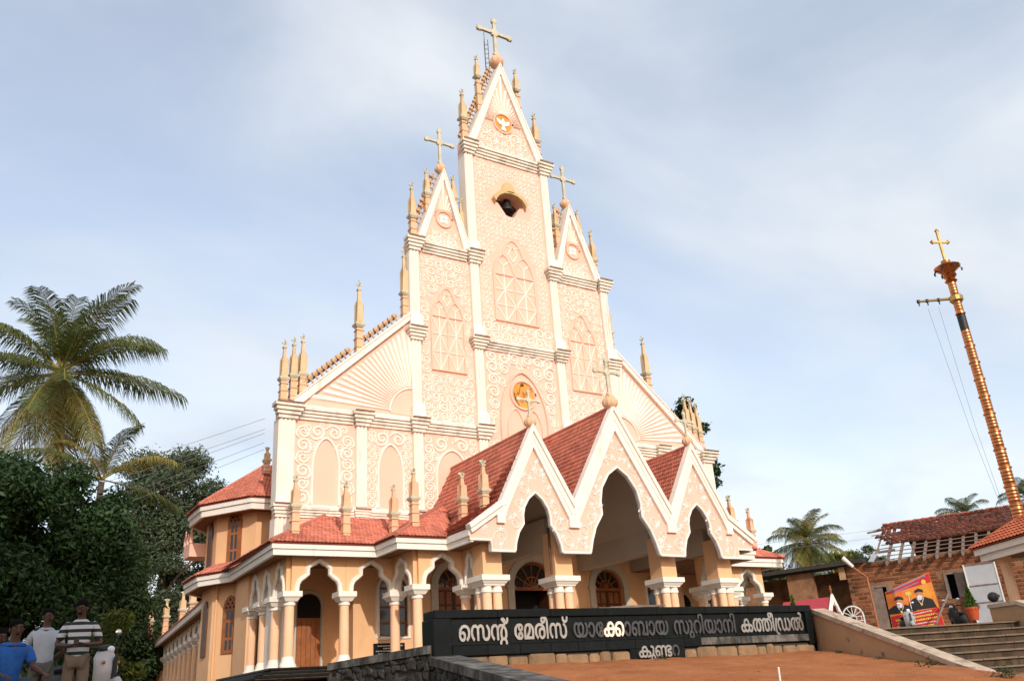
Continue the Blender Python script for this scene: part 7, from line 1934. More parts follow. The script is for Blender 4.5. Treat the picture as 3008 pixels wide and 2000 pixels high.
# overhead wires
for (nm, lab, a, b, sag) in (('power_line', 'thin overhead wire running from the palm to the left corner of the church', (-25.3, 11.5, 3.85), (-9.8, 2.0, 8.1), .3),
                        ('power_line', 'second overhead wire just below the first left of the church', (-25.3, 11.5, 3.3), (-9.8, 2.0, 7.7), .3),
                        ('power_line', 'third overhead wire in the middle of the bundle left of the church', (-25.3, 11.5, 3.0), (-9.8, 2.0, 7.55), .35),
                        ('power_line', 'fourth overhead wire near the bottom of the bundle left of the church', (-25.3, 11.5, 2.2), (-9.8, 2.0, 7.2), .3),
                        ('power_line', 'lowest overhead wire of the bundle left of the church', (-25.3, 11.5, 1.6), (-9.8, 2.0, 6.95), .3),
                        ('power_line', 'upper faint wire over the small palm and the ruined house', (10.5, 12, 4.95), (60, 4, 10.6), .5),
                        ('power_line', 'lower faint wire over the small palm and the ruined house', (10.5, 12, 4.6), (60, 4, 9.9), .5)):
    a, b = Vector(a), Vector(b)
    m = MB(); m.tube([a.lerp(b, k / 12) - Vector((0, 0, sag * 4 * (k / 12) * (1 - k / 12))) for k in range(13)], .0075 if a.x < 0 else .010, 4)
    tag(m.build(nm, M['wire'], base=tuple(a)), lab, 'wire', 'overhead wires')
# ------------------------------------------------------------------ trees
def leaf_cloud(clumps, n, size, seed=0, spread=1.0, droop=.3, aspect=.42):
    """n leaf quads scattered through clumps (x, y, z, rx, ry, rz); denser towards the shell"""
    g_ = np.random.default_rng(seed)
    C_ = np.array(clumps, float)
    vol = (C_[:, 3] * C_[:, 4] * C_[:, 5]) ** (2 / 3)
    ids = g_.choice(len(C_), n, p=vol / vol.sum())
    d = g_.normal(size=(n, 3)); d /= np.linalg.norm(d, axis=1)[:, None]
    r = g_.uniform(0, 1, n) ** .38 * (1 + .16 * g_.normal(size=n))
    P = C_[ids, :3] + d * r[:, None] * C_[ids, 3:6] * spread
    nrm = d * .55 + g_.normal(size=(n, 3)) * .6; nrm[:, 2] += .45
    nrm /= np.linalg.norm(nrm, axis=1)[:, None]
    ax = np.cross(nrm, g_.normal(size=(n, 3))); ax[:, 2] -= droop
    ax -= nrm * (ax * nrm).sum(1)[:, None]; ax /= np.linalg.norm(ax, axis=1)[:, None] + 1e-9
    bx = np.cross(nrm, ax)
    L_ = size * g_.uniform(.6, 1.35, n)[:, None]; W_ = L_ * aspect
    v = np.empty((n, 4, 3))
    v[:, 0] = P - ax * L_ * .5; v[:, 1] = P + bx * W_ * .5; v[:, 2] = P + ax * L_ * .5 - nrm * L_ * .12; v[:, 3] = P - bx * W_ * .5
    return v.reshape(-1, 3), np.arange(n * 4).reshape(-1, 4)
def limbs(mb, base, top, r, seed, n=6, spread=2.0, lo=.45):
    q = random.Random(seed)
    b, t = Vector(base), Vector(top)
    mid = b.lerp(t, .5) + Vector((q.uniform(-.2, .2), q.uniform(-.2, .2), 0))
    mb.tube([b, b.lerp(mid, .5), mid, mid.lerp(t, .5), t], [r * 1.25, r, r * .8, r * .5, r * .15], 8)
    for k in range(n):
        f_ = lo + (1 - lo) * k / n
        p = b.lerp(t, f_)
        a = q.uniform(0, 6.28); L_ = spread * q.uniform(.6, 1.1) * (1.2 - f_ * .6)
        e = p + Vector((math.cos(a) * L_, math.sin(a) * L_, L_ * q.uniform(.35, .9)))
        m_ = p.lerp(e, .5) + Vector((0, 0, L_ * .08))
        mb.tube([p, m_, e], [r * .45, r * .28, r * .08], 6)
        for _ in range(2):
            e2 = e + Vector((q.uniform(-.5, .5), q.uniform(-.5, .5), q.uniform(.1, .6))) * L_
            mb.tube([m_.lerp(e, .6), e2], [r * .2, r * .05], 5)
def tree(name, label, base, top, r, clumps, n, size, leafm, seed, group=None, spread=2.0, aspect=.42, nl=7, lo=.4):
    t = thing(name, label, 'tree', base, group)
    m = MB(); limbs(m, base, top, r, seed, nl, spread, lo); m.build('trunk', M['bark'], t, smooth=True)
    v, f_ = leaf_cloud(clumps, n, size, seed, aspect=aspect)
    big_mesh('crown', v, f_, M[leafm], t)
    return t
def clumpset(c, R3, k, cr, seed, low=-.6):
    q = random.Random(seed); out = []
    while len(out) < k:
        d = Vector((q.gauss(0, 1), q.gauss(0, 1), q.gauss(0, 1))).normalized()
        if d.z < low: continue
        f_ = q.uniform(.45, 1.0)
        s_ = cr * q.uniform(.6, 1.25)
        out.append((c[0] + d.x * R3[0] * f_, c[1] + d.y * R3[1] * f_, c[2] + d.z * R3[2] * f_, s_, s_, s_ * .75))
    return out
# the dense dark tree over the men at the left
gz = road_z(0, -5.7)
tree('shade_tree', 'dense dark green rounded tree at the left above the men', (-17.6, -5.2, gz), (-17.3, -5.2, 3.2), .24,
     clumpset((-17.2, -5.5, 2.15), (2.35, 2.2, 2.15), 60, .66, 3, -.9) + clumpset((-15.3, -5.6, 2.3), (.75, 1.0, 1.2), 10, .5, 4, -.9) + clumpset((-18.6, -6.0, 1.2), (1.6, 1.4, 1.4), 16, .6, 14, -.95) + clumpset((-17.4, -5.0, 1.6), (2.2, .8, 2.0), 30, .6, 114, -1), 110000, .135, 'leaf_dark', 3, spread=.9)
# low growth below it
for i, (x, y, r_, h_, lm, n, lab) in enumerate(((-19.2, -7.6, 1.0, 1.0, 'leaf_mid', 4200, 'low dark green shrub behind the seated man at the left edge'), (-17.9, -9.4, .7, .9, 'leaf_mid', 3000, 'green shrub between the seated man and the pale shirted man'),
                                      (-14.75, -2.2, .75, 1.35, 'leaf_yellow', 2600, 'yellow green leafy shrub right of the striped shirt man'))):
    z_ = road_z(x, y)
    s_ = thing('shrub', lab, 'shrub', (x, y, z_), 'shrubs under the trees')
    m = MB()
    for k in range(6):
        a = 1.05 * k; m.tube([(x, y, z_), (x + r_ * .5 * math.cos(a), y + r_ * .5 * math.sin(a), z_ + h_ * .9)], [.03, .01], 5)
    m.build('stems', M['bark'], s_)
    v, f_ = leaf_cloud(clumpset((x, y, z_ + h_ * .75), (r_, r_, h_ * .75), 12, r_ * .42, 50 + i, -1), n, .16, 60 + i)
    big_mesh('foliage', v, f_, M[lm], s_)
# a continuous screen of undergrowth behind them
uv_, uf_ = leaf_cloud([(x_, y_, road_z(x_, y_) + .55 + .25 * math.sin(x_ * 3), .75, .7, .85) for x_ in np.arange(-23, -15.2, .55) for y_ in (-3.2, -1.2)] + [(x_, 3.5, -.3 + .3 * math.sin(x_ * 2), .8, .8, 1.1) for x_ in np.arange(-24, -14.4, .6)], 30000, .15, 77)
tag(big_mesh('undergrowth', uv_, uf_, M['leaf_mid'], None, (-18, -1.5, -1)), kind='stuff')
# tall trees behind the church on the left
TB = 'tall trees behind the church aisle'
tree('tall_tree', 'tall grey green tree whose crown tops the group left of the church', (-7.4, 33.5, -.87), (-6.6, 33.3, 13.8), .42,
     clumpset((-6.6, 33.3, 11.2), (3.7, 3.0, 4.0), 50, 1.35, 21, -.8) + clumpset((-8.0, 33.0, 6.0), (3.0, 2.6, 3.2), 30, 1.3, 22, -1), 60000, .26, 'leaf_far', 5, TB, 3.0)
tree('tall_tree', 'lower tree at the right of the group, just touching the wing roof', (-1.6, 35.0, -.87), (-1.0, 35, 13.0), .40,
     clumpset((-1.2, 35.0, 11.2), (3.2, 3.0, 3.2), 36, 1.3, 23, -.8) + clumpset((-3.0, 35.0, 6.0), (3.0, 2.6, 3.0), 22, 1.3, 24, -1), 40000, .26, 'leaf_far', 6, TB, 3.0)
tree('tall_tree', 'dark tree filling the gap between the dense tree and the church aisle', (-11.9, 27.0, -.87), (-11.6, 27, 9.2), .36,
     clumpset((-11.4, 27.0, 6.4), (2.9, 2.6, 3.2), 36, 1.15, 25, -1) + clumpset((-10.6, 27.0, 1.9), (2.8, 2.4, 2.0), 26, 1.0, 26, -1) + clumpset((-11.0, 26.0, 3.6), (3.0, 1.4, 3.4), 34, .9, 126, -1), 68000, .24, 'leaf_mid', 7, TB, 2.6)
tree('tall_tree', 'dark undergrowth tree low beside the far end of the aisle', (-9.4, 31.0, -.87), (-9.2, 31, 4.6), .25,
     clumpset((-9.4, 31.0, 2.2), (2.2, 2.0, 2.6), 30, 1.0, 27, -1), 16000, .30, 'leaf_mid', 8, TB, 1.6)
tree('tall_tree', 'dim tree far left seen behind the palm fronds and the dense dark tree', (-21.5, 20.0, -.87), (-21, 20, 7.6), .34,
     clumpset((-20.6, 20.0, 4.4), (3.6, 3.0, 3.4), 40, 1.2, 28, -1), 20000, .30, 'leaf_mid', 9, TB, 2.4)
# dark leafy tree peeping out beyond the right end of the facade
tree('rear_tree', 'dark leafy tree peeping out behind the right end of the facade', (14.6, 5.6, -.87), (14.0, 5.2, 12.0), .22,
     clumpset((13.85, 5.1, 11.4), (.75, .9, 1.5), 16, .42, 31, -1) + clumpset((14.4, 4.8, 8.6), (.6, .8, 1.3), 10, .4, 32, -1), 2600, .26, 'leaf_mid', 31, None, .8, .6, 5, .7)
tree('rear_tree', 'small dark bushy tree between the porch eave and the small palm', (23.6, 9.8, -.87), (23.6, 9.8, 5.3), .16,
     clumpset((23.6, 9.8, 5.2), (1.0, 1.1, .75), 12, .42, 33, -1) + [(23.4, 9.8, 4.0, 1.0, 1.0, .8)], 2000, .24, 'leaf_mid', 33, None, .8, .6)
for i, (x, y, z0, z1, r_, lab) in enumerate(((28.6, 12.6, 2.4, 5.5, 2.3, 'pale green thicket below the small palm behind the low shed'), (45.2, 20.9, 5.4, 8.1, 1.7, 'yellowish green tree top just above the low shed roof'), (32.0, 8.6, 3.0, 5.9, 1.8, 'dull green bush seen through the bare rafters'))):
    tree('far_tree', lab, (x, y, -.87), (x, y, z1 - .6), .2, clumpset((x, y, (z0 + z1) / 2), (r_, r_, (z1 - z0) / 2), 18, r_ * .42, 40 + i, -1), 5200, .30, 'leaf_far' if i != 1 else 'leaf_yellow', 40 + i, 'trees beyond the ruined house', 1.2)
# a broad tree standing outside the frame at the near left; it shades the men
tree('roadside_tree', 'broad dark roadside tree standing behind the photographer on the left', (-20.8, -31.4, -3.2), (-20.6, -31.2, 6.6), .3,
     clumpset((-20.0, -31.0, 4.9), (2.6, 2.2, 2.6), 44, .95, 35, -1), 22000, .30, 'leaf_dark', 35, 'roadside trees', 2.2)
tree('roadside_tree', 'tall dark roadside tree standing farther back on the left', (-23.6, -33.6, -3.2), (-23.2, -33.4, 13.5), .4,
     clumpset((-22.6, -33.0, 11.0), (3.4, 2.4, 3.6), 50, 1.15, 36, -1), 24000, .34, 'leaf_dark', 36, 'roadside trees', 2.6)

# ------------------------------------------------------------------ coconut palms
def frond(mb, p, az, el0, Ln, droop, q, nl=92, ll=.75, hang=.7):
    """one pinnate leaf: arching rib and drooping leaflets in two ranks"""
    pts = []; tang = []
    pos = Vector(p); e = el0
    n = 14
    for i in range(n + 1):
        pts.append(pos.copy())
        d = Vector((math.cos(az) * math.cos(e), math.sin(az) * math.cos(e), math.sin(e)))
        tang.append(d)
        pos = pos + d * (Ln / n)
        e -= droop * (i / n) ** 1.1 / n * 2
    mb.cur = 1
    mb.tube(pts, [.045 * (1 - .85 * i / n) * Ln / 4 for i in range(n + 1)], 5)
    mb.cur = 0
    side = Vector((-math.sin(az), math.cos(az), 0))
    tw = q.uniform(-.35, .35)
    for k in range(nl):
        t = .14 + .86 * k / nl
        i = min(int(t * n), n - 1); fr = t * n - i
        b = pts[i].lerp(pts[i + 1], fr); d = tang[i]
        up = side.cross(d).normalized()
        if up.z < 0: up = -up
        L_ = ll * (.35 + .65 * math.sin(PI * min(1, t * .86 + .12)) ** .8) * q.uniform(.85, 1.1)
        for s_ in (-1, 1):
            if q.random() < .05: continue
            o_ = (side * s_ * (.82 + tw * s_ * .3) + d * (.45 + .35 * t) + up * (.30 - .25 * t) + Vector((q.gauss(0, .05), q.gauss(0, .05), q.gauss(0, .05)))).normalized()
            w_ = .022 * Ln / 4
            m1 = b + o_ * L_ * .55
            m1.z -= L_ * .10 * hang
            e1 = b + o_ * L_ * .95
            e1.z -= L_ * (.55 + .25 * q.random()) * hang
            wd = d * w_
            mb.add([b - wd * .5, b + wd * .5, m1 + wd, m1 - wd, e1], [(0, 1, 2, 3), (3, 2, 4)])
def palm(name, label, base, top, Ln, nf, seed, mats, r=.17, nuts=10, ll=.8, group=None, lean=0.0, els=(-1.0, 1.35)):
    q = random.Random(seed)
    t = thing(name, label, 'palm tree', base, group)
    b, c_ = Vector(base), Vector(top)
    m = MB(); P = []; rr_ = []
    for i in range(25):
        f_ = i / 24
        P.append(b.lerp(c_, f_) + Vector((lean * math.sin(PI * f_), 0, 0))); rr_.append(r * (1.35 - .5 * f_ ** .5) * (1 + .05 * (i % 2)))
    m.tube(P, rr_, 9); m.build('trunk', M['palmbark'], t, smooth=True)
    for k in range(nf):
        f_ = k / nf
        el_ = els[1] + (els[0] - els[1]) * f_ + q.uniform(-.12, .12)
        az = k * 2.39996 + q.uniform(-.25, .25)
        m = MB(); frond(m, c_ + Vector((0, 0, .1)), az, el_, Ln * q.uniform(.85, 1.08) * (.8 if f_ < .12 else 1), q.uniform(.8, 1.35) * (1.15 if el_ > .2 else .55), q, ll=ll, hang=1.0 if el_ < .9 else .6)
        m.build('frond', [M[mats if f_ < .8 or mats == 'frond_y' else 'frond_y'] if mats != 'frond_y' else M['frond_y' if k % 2 else 'frond'], M['rachis']], t)
    for k in range(nuts):
        a = q.uniform(0, 6.28); rr = q.uniform(.18, .42)
        m = MB(); m.sphere(c_.x + rr * math.cos(a), c_.y + rr * math.sin(a), c_.z - q.uniform(.05, .75), .12, .12, .15, 8, 6)
        m.build('coconut', M['coconut'], t, smooth=True)
    return t
palm('coconut_palm', 'large coconut palm with orange nuts rising over the dense tree at the left', (-14.9, 8.3, -.87), (-16.1, 8.3, 11.1), 4.3, 38, 12, 'frond', .2, 16, 1.15, els=(-1.3, 1.5))
palm('young_palm', 'young palm with arching yellow stemmed fronds at the foot of the large palm', (-14.6, 6.0, -.87), (-14.45, 6.0, 6.4), 3.0, 9, 15, 'frond_y', .12, 0, .7, els=(-.3, 1.2))
palm('coconut_palm', 'small yellowing coconut palm standing behind the low brick shed', (39.6, 20.0, -.87), (39.7, 19.9, 8.3), 3.2, 40, 18, 'frond_y', .2, 6, 1.1, els=(-1.4, 1.4))
palm('far_palm', 'dark palm crown peeping over the ridge of the ruined house', (55.1, 15.3, -.87), (55.1, 15.3, 10.3), 2.3, 16, 19, 'frond', .2, 0, .9, els=(-.6, 1.4))
palm('far_palm', 'dark palm crown half hidden behind the copper flagstaff', (57.6, 11.0, -.87), (57.6, 11.0, 11.0), 2.4, 16, 29, 'frond', .2, 0, .9, els=(-.6, 1.4))
# ------------------------------------------------------------------ potted shrubs
def conifer(name, label, x, y, z, h, r_, pot=True, seed=1):
    t = thing(name, label, 'potted plant' if pot else 'shrub', (x, y, z))
    z0 = z
    if pot:
        m = MB(); m.lathe([(.11, 0), (.165, .27), (.18, .27), (.18, .33), (.16, .33), (.15, .29)], x, y, z, 14); m.build('pot', M['terracotta'], t, smooth=True)
        m = MB(); m.lathe([(0.0, .29), (.15, .29)], x, y, z, 14); m.build('soil', M['ground'], t)
        z0 = z + .29
    m = MB(); m.tube([(x, y, z0 - .05), (x, y, z0 + h * .9)], [.03, .01], 5); m.build('stem', M['bark'], t)
    cl = [(x, y, z0 + h * f_, r_ * (1 - f_ * .85), r_ * (1 - f_ * .85), h * .12) for f_ in (.08, .2, .35, .5, .65, .8, .93)]
    v, f2 = leaf_cloud(cl, 2600, .085, seed, aspect=.3, droop=-.9); big_mesh('foliage', v, f2, M['leaf_bright'], t)
conifer('potted_conifer', 'bright green clipped conifer in an orange pot beside the right parapet', 4.8, -13.65, -.62, .56, .17, True, 3)
conifer('clipped_conifer', 'small bright green conifer just behind the right end of the sign', -.9, -12.6, -.87, .98, .20, False, 5)
# weeds along the foot of the parapet and the sign
wc = []
for (x_, y_, z_, r_) in ((-4.15, -17.9, -1.86, .16), (-4.6, -18.7, -1.98, .12), (-3.5, -16.6, -1.62, .09), (-2.95, -15.3, -1.35, .07), (-10.9, -14.3, -1.30, .10), (-7.0, -14.5, -1.27, .06), (-5.1, -19.9, -2.1, .2)):
    for _ in range(5): wc.append((x_ + rng.uniform(-r_, r_) * 1.6, y_ + rng.uniform(-r_, r_), z_ + rng.uniform(0, r_), r_ * .8, r_ * .8, r_ * .9))
v, f_ = leaf_cloud(wc, 1500, .075, 88, aspect=.3)
tag(big_mesh('weeds', v, f_, M['leaf_mid'], None, (-5, -16, -1.5)), kind='stuff')
# ------------------------------------------------------------------ people (built in metres, then set down at their place)
def skin_mesh(name, joints, bones, root, mt, parent, levels=2, smooth=True):
    """joints: {name: ((x,y,z), rx, ry)} ; bones: pairs"""
    keys = list(joints)
    idx = {k: i for i, k in enumerate(keys)}
    me = bpy.data.meshes.new(name)
    me.from_pydata([joints[k][0] for k in keys], [(idx[a], idx[b]) for a, b in bones], [])
    me.materials.append(mt)
    o = bpy.data.objects.new(name, me); COL.objects.link(o)
    sk = o.modifiers.new('skin', 'SKIN')
    sk.use_smooth_shade = True
    sk.branch_smoothing = .6
    for k in keys:
        d = me.skin_vertices[0].data[idx[k]]
        d.radius = (joints[k][1], joints[k][2] if len(joints[k]) > 2 else joints[k][1])
        d.use_root = (k == root)
    ss = o.modifiers.new('sub', 'SUBSURF'); ss.levels = levels; ss.render_levels = levels
    dg = bpy.context.evaluated_depsgraph_get()
    m2 = bpy.data.meshes.new_from_object(o.evaluated_get(dg))
    m2.name = name
    bpy.data.objects.remove(o)
    m2.polygons.foreach_set('use_smooth', [True] * len(m2.polygons))
    if not m2.materials: m2.materials.append(mt)
    o = bpy.data.objects.new(name, m2); COL.objects.link(o)
    o.parent = parent
    return o
def V3(*a): return Vector(a)
def person(label, base, rotz, pose, shirt, trousers, seat=False, tilt=0.0, turn=0.0, build=1.0):
    """pose gives elbow, wrist, knee and ankle points for l and r, in metres; the figure faces local -y"""
    t = thing('person', label, 'person', base, None, rotz)
    BASE[t.name] = (0, 0, 0)
    J = {}; Bn = []
    hip = pose.get('hip', (0, 0, .92)); 
    H = Vector(hip)
    lean = Vector(pose.get('lean', (0, 0, 0)))
    chest = H + V3(0, -.0, .34) + lean * .6; neckb = H + V3(0, .005, .50) + lean
    J['hip'] = (H, .135, .105); J['waist'] = (H + V3(0, -.005, .16) + lean * .3, .125, .095); J['chest'] = (chest, .15, .105); J['neckb'] = (neckb, .075, .07)
    nk = neckb + V3(0, -.012, .075); J['neck'] = (nk, .054, .056)
    Bn += [('hip', 'waist'), ('waist', 'chest'), ('chest', 'neckb'), ('neckb', 'neck')]
    rt = Matrix.Rotation(turn, 3, 'Z') @ Matrix.Rotation(tilt, 3, 'X')
    hd = lambda x, y, z: nk + rt @ Vector((x, y, z))
    J['jaw'] = (hd(0, -.012, .055), .060, .066); J['face'] = (hd(0, -.010, .115), .072, .088); J['brow'] = (hd(0, 0, .165), .074, .092); J['crown'] = (hd(0, .008, .205), .052, .066)
    Bn += [('neck', 'jaw'), ('jaw', 'face'), ('face', 'brow'), ('brow', 'crown')]
    for s_, sd in ((-1, 'r'), (1, 'l')):
        sh = neckb + V3(.175 * s_ * build, .0, -.045)
        J['sh' + sd] = (sh, .056, .056); Bn.append(('chest', 'sh' + sd))
        el_, wr = Vector(pose['elbow_' + sd]), Vector(pose['wrist_' + sd])
        J['ua' + sd] = (sh.lerp(el_, .5), .045, .045); J['el' + sd] = (el_, .037, .037); J['fa' + sd] = (el_.lerp(wr, .4), .036, .036); J['wr' + sd] = (wr, .024, .028)
        Bn += [('sh' + sd, 'ua' + sd), ('ua' + sd, 'el' + sd), ('el' + sd, 'fa' + sd), ('fa' + sd, 'wr' + sd)]
        hdn = Vector(pose.get('hand_' + sd, (wr - el_))).normalized()
        acr = hdn.cross(V3(0, 0, 1) if abs(hdn.z) < .8 else V3(0, 1, 0)).normalized()
        pl = wr + hdn * .05; J['pa' + sd] = (pl, .030, .018); Bn.append(('wr' + sd, 'pa' + sd))
        cu = hdn.cross(acr)
        for q, (o_, ln) in enumerate(((-.027, .068), (-.009, .078), (.009, .074), (.026, .058))):
            k0, k1 = f'f{q}a{sd}', f'f{q}b{sd}'
            J[k0] = (pl + acr * o_ + hdn * (.04 + ln * .35), .0092, .0092); J[k1] = (pl + acr * o_ * 1.1 + hdn * (.04 + ln * .72) + cu * .025, .0080, .0080)
            Bn += [('pa' + sd, k0), (k0, k1)]
        J['th' + sd] = (pl + acr * -.038 * s_ + hdn * .022, .0105, .0105); J['tj' + sd] = (pl + acr * -.050 * s_ + hdn * .052, .0085, .0085)
        Bn += [('wr' + sd, 'th' + sd), ('th' + sd, 'tj' + sd)]
        hj = H + V3(.085 * s_, 0, -.05)
        kn, an = Vector(pose['knee_' + sd]), Vector(pose['ankle_' + sd])
        J['hj' + sd] = (hj, .085, .085); J['kn' + sd] = (kn, .054, .056); J['cf' + sd] = (kn.lerp(an, .35), .052, .054); J['an' + sd] = (an, .036, .038); J['toe' + sd] = (an + Vector(pose.get('toe', (0, -.15, -.06))), .036, .026)
        Bn += [('hip', 'hj' + sd), ('hj' + sd, 'kn' + sd), ('kn' + sd, 'cf' + sd), ('cf' + sd, 'an' + sd), ('an' + sd, 'toe' + sd)]
    body = skin_mesh('body', J, Bn, 'hip', M['skin'], t)
    # face, on the head of the body
    def feat(mb, x, y, z, rx, ry, rz):
        k = MB(); k.sphere(0, 0, 0, rx, ry, rz, 8, 6); o_ = hd(x, y, z)
        mb.add([tuple(o_ + rt @ Vector(p)) for p in k.v], k.f)
    fm = MB(); feat(fm, 0, -.098, .098, .013, .018, .022); feat(fm, 0, -.104, .085, .019, .014, .011)
    for s_ in (-1, 1):
        er = MB(); feat(er, .076 * s_, .0, .105, .011, .022, .032); er.build('ear', M['skin'], t, scale=1.0, smooth=True)
    fm.build('nose', M['skin'], t, scale=1.0, smooth=True)
    em = MB()
    for s_ in (-1, 1): feat(em, .031 * s_, -.084, .125, .011, .007, .0055)
    em.build('eyes', M['eye'], t, scale=1.0)
    pm = MB()
    for s_ in (-1, 1):
        feat(pm, .031 * s_, -.089, .125, .0055, .004, .006); feat(pm, .032 * s_, -.088, .145, .021, .008, .005)
    feat(pm, 0, -.088, .052, .024, .008, .006)
    if pose.get('moustache'): feat(pm, 0, -.094, .068, .032, .012, .009)
    pm.build('brows_and_mouth', M['hair'], t, scale=1.0)
    hm = MB(); k = MB(); k.sphere(0, .018, .168, .086, .100, .082, 14, 9)
    hm.add([tuple(hd(p[0] * (1 + .03 * math.sin(9 * p[1] * 40)), p[1], max(p[2], .10 + (.055 if p[1] < -.03 else -.03)))) for p in k.v], k.f)
    hm.build('hair', M['hair'], t, scale=1.0, smooth=True)
    for o_ in t.children: o_.location = (0, 0, 0)
    # shirt
    SJ = {'hem': (H + V3(0, 0, -.15), .180, .150), 'waist': (H + V3(0, -.004, .10) + lean * .2, .165, .128), 'chest': (chest, .182, .135), 'top': (neckb + V3(0, 0, -.02), .150, .105), 'collar': (neckb + V3(0, -.004, .045), .088, .086)}
    SB_ = [('hem', 'waist'), ('waist', 'chest'), ('chest', 'top'), ('top', 'collar')]
    for s_, sd in ((-1, 'r'), (1, 'l')):
        sh = J['sh' + sd][0]; el_ = J['el' + sd][0]
        SJ['s' + sd] = (sh + V3(0, 0, .012), .082, .080); SJ['u' + sd] = (sh.lerp(el_, .5), .066, .066); SJ['e' + sd] = (sh.lerp(el_, .82), .064, .064)
        SB_ += [('chest', 's' + sd), ('s' + sd, 'u' + sd), ('u' + sd, 'e' + sd)]
    skin_mesh('shirt', SJ, SB_, 'hem', M[shirt], t)
    TJ = {'hip': (H + V3(0, 0, -.02), .148, .116)}; TB_ = []
    for s_, sd in ((-1, 'r'), (1, 'l')):
        TJ['h' + sd] = (J['hj' + sd][0], .100, .102); TJ['t' + sd] = (J['hj' + sd][0].lerp(J['kn' + sd][0], .5), .088, .092); TJ['k' + sd] = (J['kn' + sd][0], .072, .076); TJ['c' + sd] = (J['cf' + sd][0], .068, .070); TJ['a' + sd] = (J['an' + sd][0] + V3(0, 0, .03), .062, .064)
        TB_ += [('hip', 'h' + sd), ('h' + sd, 't' + sd), ('t' + sd, 'k' + sd), ('k' + sd, 'c' + sd), ('c' + sd, 'a' + sd)]
    skin_mesh('trousers', TJ, TB_, 'hip', M[trousers], t)
    return t
FACE = R(-14)        # towards the camera
zg = road_z(-17.0, -15.8)
stand = dict(knee_r=(-.10, -.02, .49), knee_l=(.11, -.03, .49), ankle_r=(-.11, .02, .085), ankle_l=(.13, .0, .085))
p1 = person('man in green and white striped polo shirt looking down at his phone', (-17.0, -15.8, zg), FACE + R(3),
       dict(stand, elbow_r=(-.30, .0, 1.10), wrist_r=(-.08, -.22, 1.07), elbow_l=(.30, .0, 1.10), wrist_l=(.10, -.23, 1.08), hand_r=(.8, -.5, .2), hand_l=(-.8, -.5, .2), moustache=True), 'striped', 'khaki', tilt=R(18), turn=R(-14))
ph = MB(Matrix.Translation(Vector((-.01, -.29, 1.10)))); ph.bbox(-.035, .035, -.006, .006, -.065, .065, .004)
po = ph.build('phone', M['dark'], None, base=(0, 0, 0), scale=1.0)
po.location = (-17.0 * S, -15.8 * S, zg * S); po.rotation_euler = (R(-30) * 0, 0, FACE + R(3)); tag(po, 'dark phone held in both hands of the striped shirt man', 'phone')
zg2 = road_z(-17.3, -15.0)
person('young man in pale checked shirt with his hands behind his back', (-17.30, -15.05, zg2 - .06), FACE + R(10),
       dict(stand, elbow_r=(-.27, .12, 1.10), wrist_r=(-.08, .20, .93), elbow_l=(.27, .12, 1.10), wrist_l=(.07, .21, .92)), 'whiteshirt', 'greycloth', tilt=R(4), turn=R(28), build=.92)
sitp = dict(hip=(0, 0, .12), lean=(.03, -.10, -.02), knee_r=(-.14, -.42, .15), knee_l=(.17, -.40, .15), ankle_r=(-.14, -.42, -.30), ankle_l=(.19, -.44, -.30),
            elbow_r=(-.26, -.16, .33), wrist_r=(-.10, -.38, .24), elbow_l=(.27, -.16, .33), wrist_l=(.34, -.38, .25))
zs_ = road_z(-17.8, -17.2) + .40
person('seated man in bright blue shirt resting his arm on his knee at the left edge', (-17.78, -17.15, zs_ + .05), FACE + R(20), sitp, 'blueshirt', 'jeans', turn=R(4), tilt=R(2))
person('man half hidden behind the blue shirted man, only his face showing', (-17.86, -16.3, zs_ + .03), FACE + R(12), dict(sitp, lean=(.02, -.06, 0)), 'greycloth', 'greycloth', turn=R(26), tilt=R(6))
# low wall they sit on
m = MB(frame((-18.2, -16.75, 0), R(35))); m.bbox(-1.6, 1.0, -.18, .18, road_z(0, -17) - .25, zs_ - .03, .02)
tag(m.build('low_wall', M['stone'], base=(-18.2, -16.75, road_z(0, -17))), 'low dark wall the two seated men rest on', 'wall')

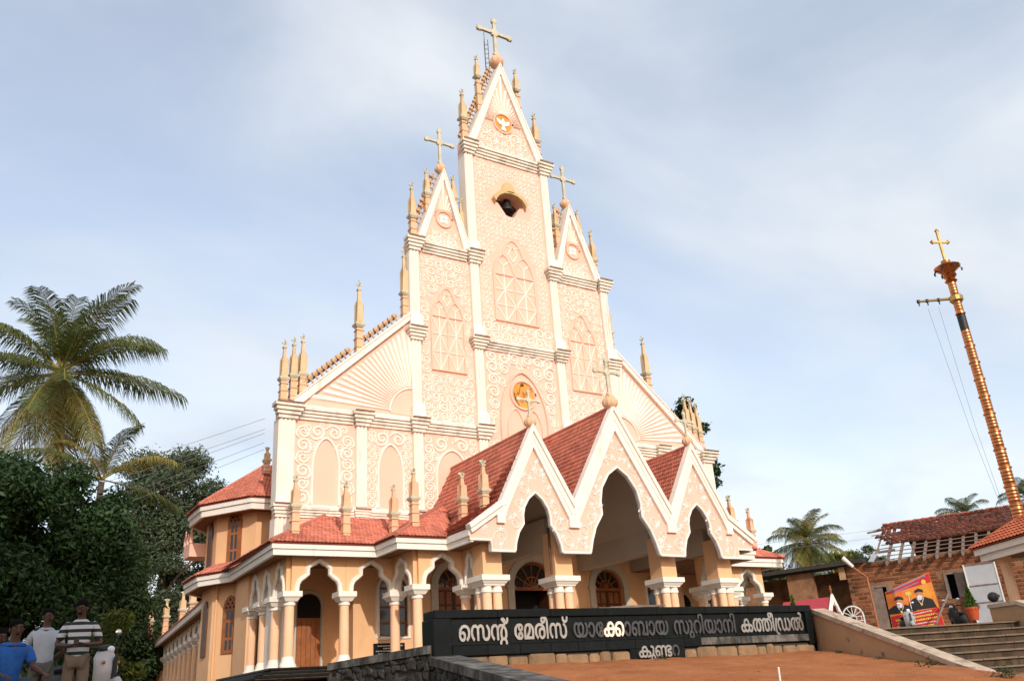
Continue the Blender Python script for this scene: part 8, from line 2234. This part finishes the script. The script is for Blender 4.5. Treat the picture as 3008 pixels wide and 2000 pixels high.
# ------------------------------------------------------------------ scooters
def scooter(label, base, rotz, paint, sc_=1.0, front_only=False):
    t = thing('scooter', label, 'scooter', base, None, rotz)
    k = 1 / S * sc_
    B = Vector(base)
    def bd(m, n, mm, par=None, sm=True):
        m.v = [tuple(B + Vector(p) * k) for p in m.v]
        return m.build(n, M[mm], par or t, smooth=sm)
    for y in (-.62, .58):
        m = MB(); 
        for a0, rr_ in ((0, .052),):
            m.tube([(0, y + .20 * math.cos(a), .25 + .20 * math.sin(a)) for a in np.linspace(0, 2 * PI, 21)], .05, 8)
        w_ = bd(m, 'wheel', 'rubber')
        m = MB(); m.tube([(-.03, y, .25), (.03, y, .25)], .13, 10); bd(m, 'rim', 'steel', w_)
    # front apron with headlamp cowl, handlebar, mudguard
    m = MB(); vs = []
    prof = [(.30, -.30, .15), (.52, -.40, .20), (.74, -.42, .22), (.90, -.38, .20), (1.0, -.34, .11)]
    for (z, y, w) in prof:
        for q in range(7):
            u_ = -1 + q / 3; vs.append((w * u_, y - .16 * (1 - u_ * u_) , z))
    fs = [(7 * i + q, 7 * i + q + 1, 7 * i + q + 8, 7 * i + q + 7) for i in range(4) for q in range(6)]
    n0 = len(vs); vs += [(v_[0], v_[1] + .05, v_[2]) for v_ in vs]; fs += [tuple(i_ + n0 for i_ in reversed(f_)) for f_ in fs]
    m.add(vs, fs); bd(m, 'front_apron', paint)
    m = MB(); m.prism([(-.05, .34), (-.035, .86), (0, .93), (.035, .86), (.05, .34)], -.60, -.575); bd(m, 'apron_stripe', 'dark', sm=False)
    m = MB(); m.tube([(0, -.80, .40), (0, -.66, .52), (0, -.48, .50)], [.05, .085, .06], 8); bd(m, 'mudguard', paint)
    m = MB(); m.tube([(0, -.62, .25), (0, -.42, .95)], .03, 6); bd(m, 'fork', 'dark')
    m = MB(); m.sphere(0, -.36, 1.03, .13, .11, .075, 12, 8); bd(m, 'handlebar_cowl', 'dark')
    m = MB(); m.sphere(0, -.475, 1.02, .075, .03, .055, 10, 6); bd(m, 'headlight', 'headlamp')
    for s_ in (-1, 1):
        m = MB(); m.sphere(.15 * s_, -.50, .82, .04, .02, .028, 8, 5); bd(m, 'indicator', 'orangepole')
        m = MB(); m.tube([(.10 * s_, -.33, 1.05), (.36 * s_, -.24, 1.06)], .02, 6); bd(m, 'handlebar_grip', 'rubber')
        m = MB(); m.tube([(.22 * s_, -.29, 1.06), (.28 * s_, -.30, 1.26)], .008, 5); st_ = bd(m, 'mirror_stalk', 'dark')
        m = MB(); m.sphere(.29 * s_, -.30, 1.31, .065, .022, .048, 10, 6); bd(m, 'mirror', 'mirror', st_)
    m = MB(); m.box(-.16, .16, -.28, .12, .26, .32); bd(m, 'footboard', 'dark', sm=False)
    m = MB(); m.sphere(0, .48, .52, .19, .46, .24, 12, 8); bd(m, 'rear_body', 'dark')
    m = MB(); m.sphere(0, .38, .78, .16, .46, .075, 12, 6); bd(m, 'seat', 'rubber')
    return t
scooter('white scooter parked behind the striped shirt man', (-16.72, -14.5, road_z(0, -14.5)), FACE + R(50), 'offwhite')
scooter('silver scooter facing out in front of the poster', (5.45, -11.2, -.845), R(-40), 'offwhite', .88)
scooter('dark motor scooter with round mirrors beside the orange pot', (6.2, -12.3, -.845), R(-75), 'dark', .86)
# dark round object on the right parapet: a helmeted rider's head is not clear, so a black helmet
m = MB(); m.sphere(0, 0, 0, .125, .13, .12, 14, 9); m.add([(-.09, -.125, -.02), (.09, -.125, -.02), (.09, -.12, .05), (-.09, -.12, .05)], [(0, 1, 2, 3)])
m.v = [(p[0] + 3.25, p[1] - 15.2, p[2] - .22) for p in m.v]
tag(m.build('helmet', M['dark'], base=(3.25, -15.2, -.34), smooth=True), 'round black helmet showing above the right parapet', 'helmet')
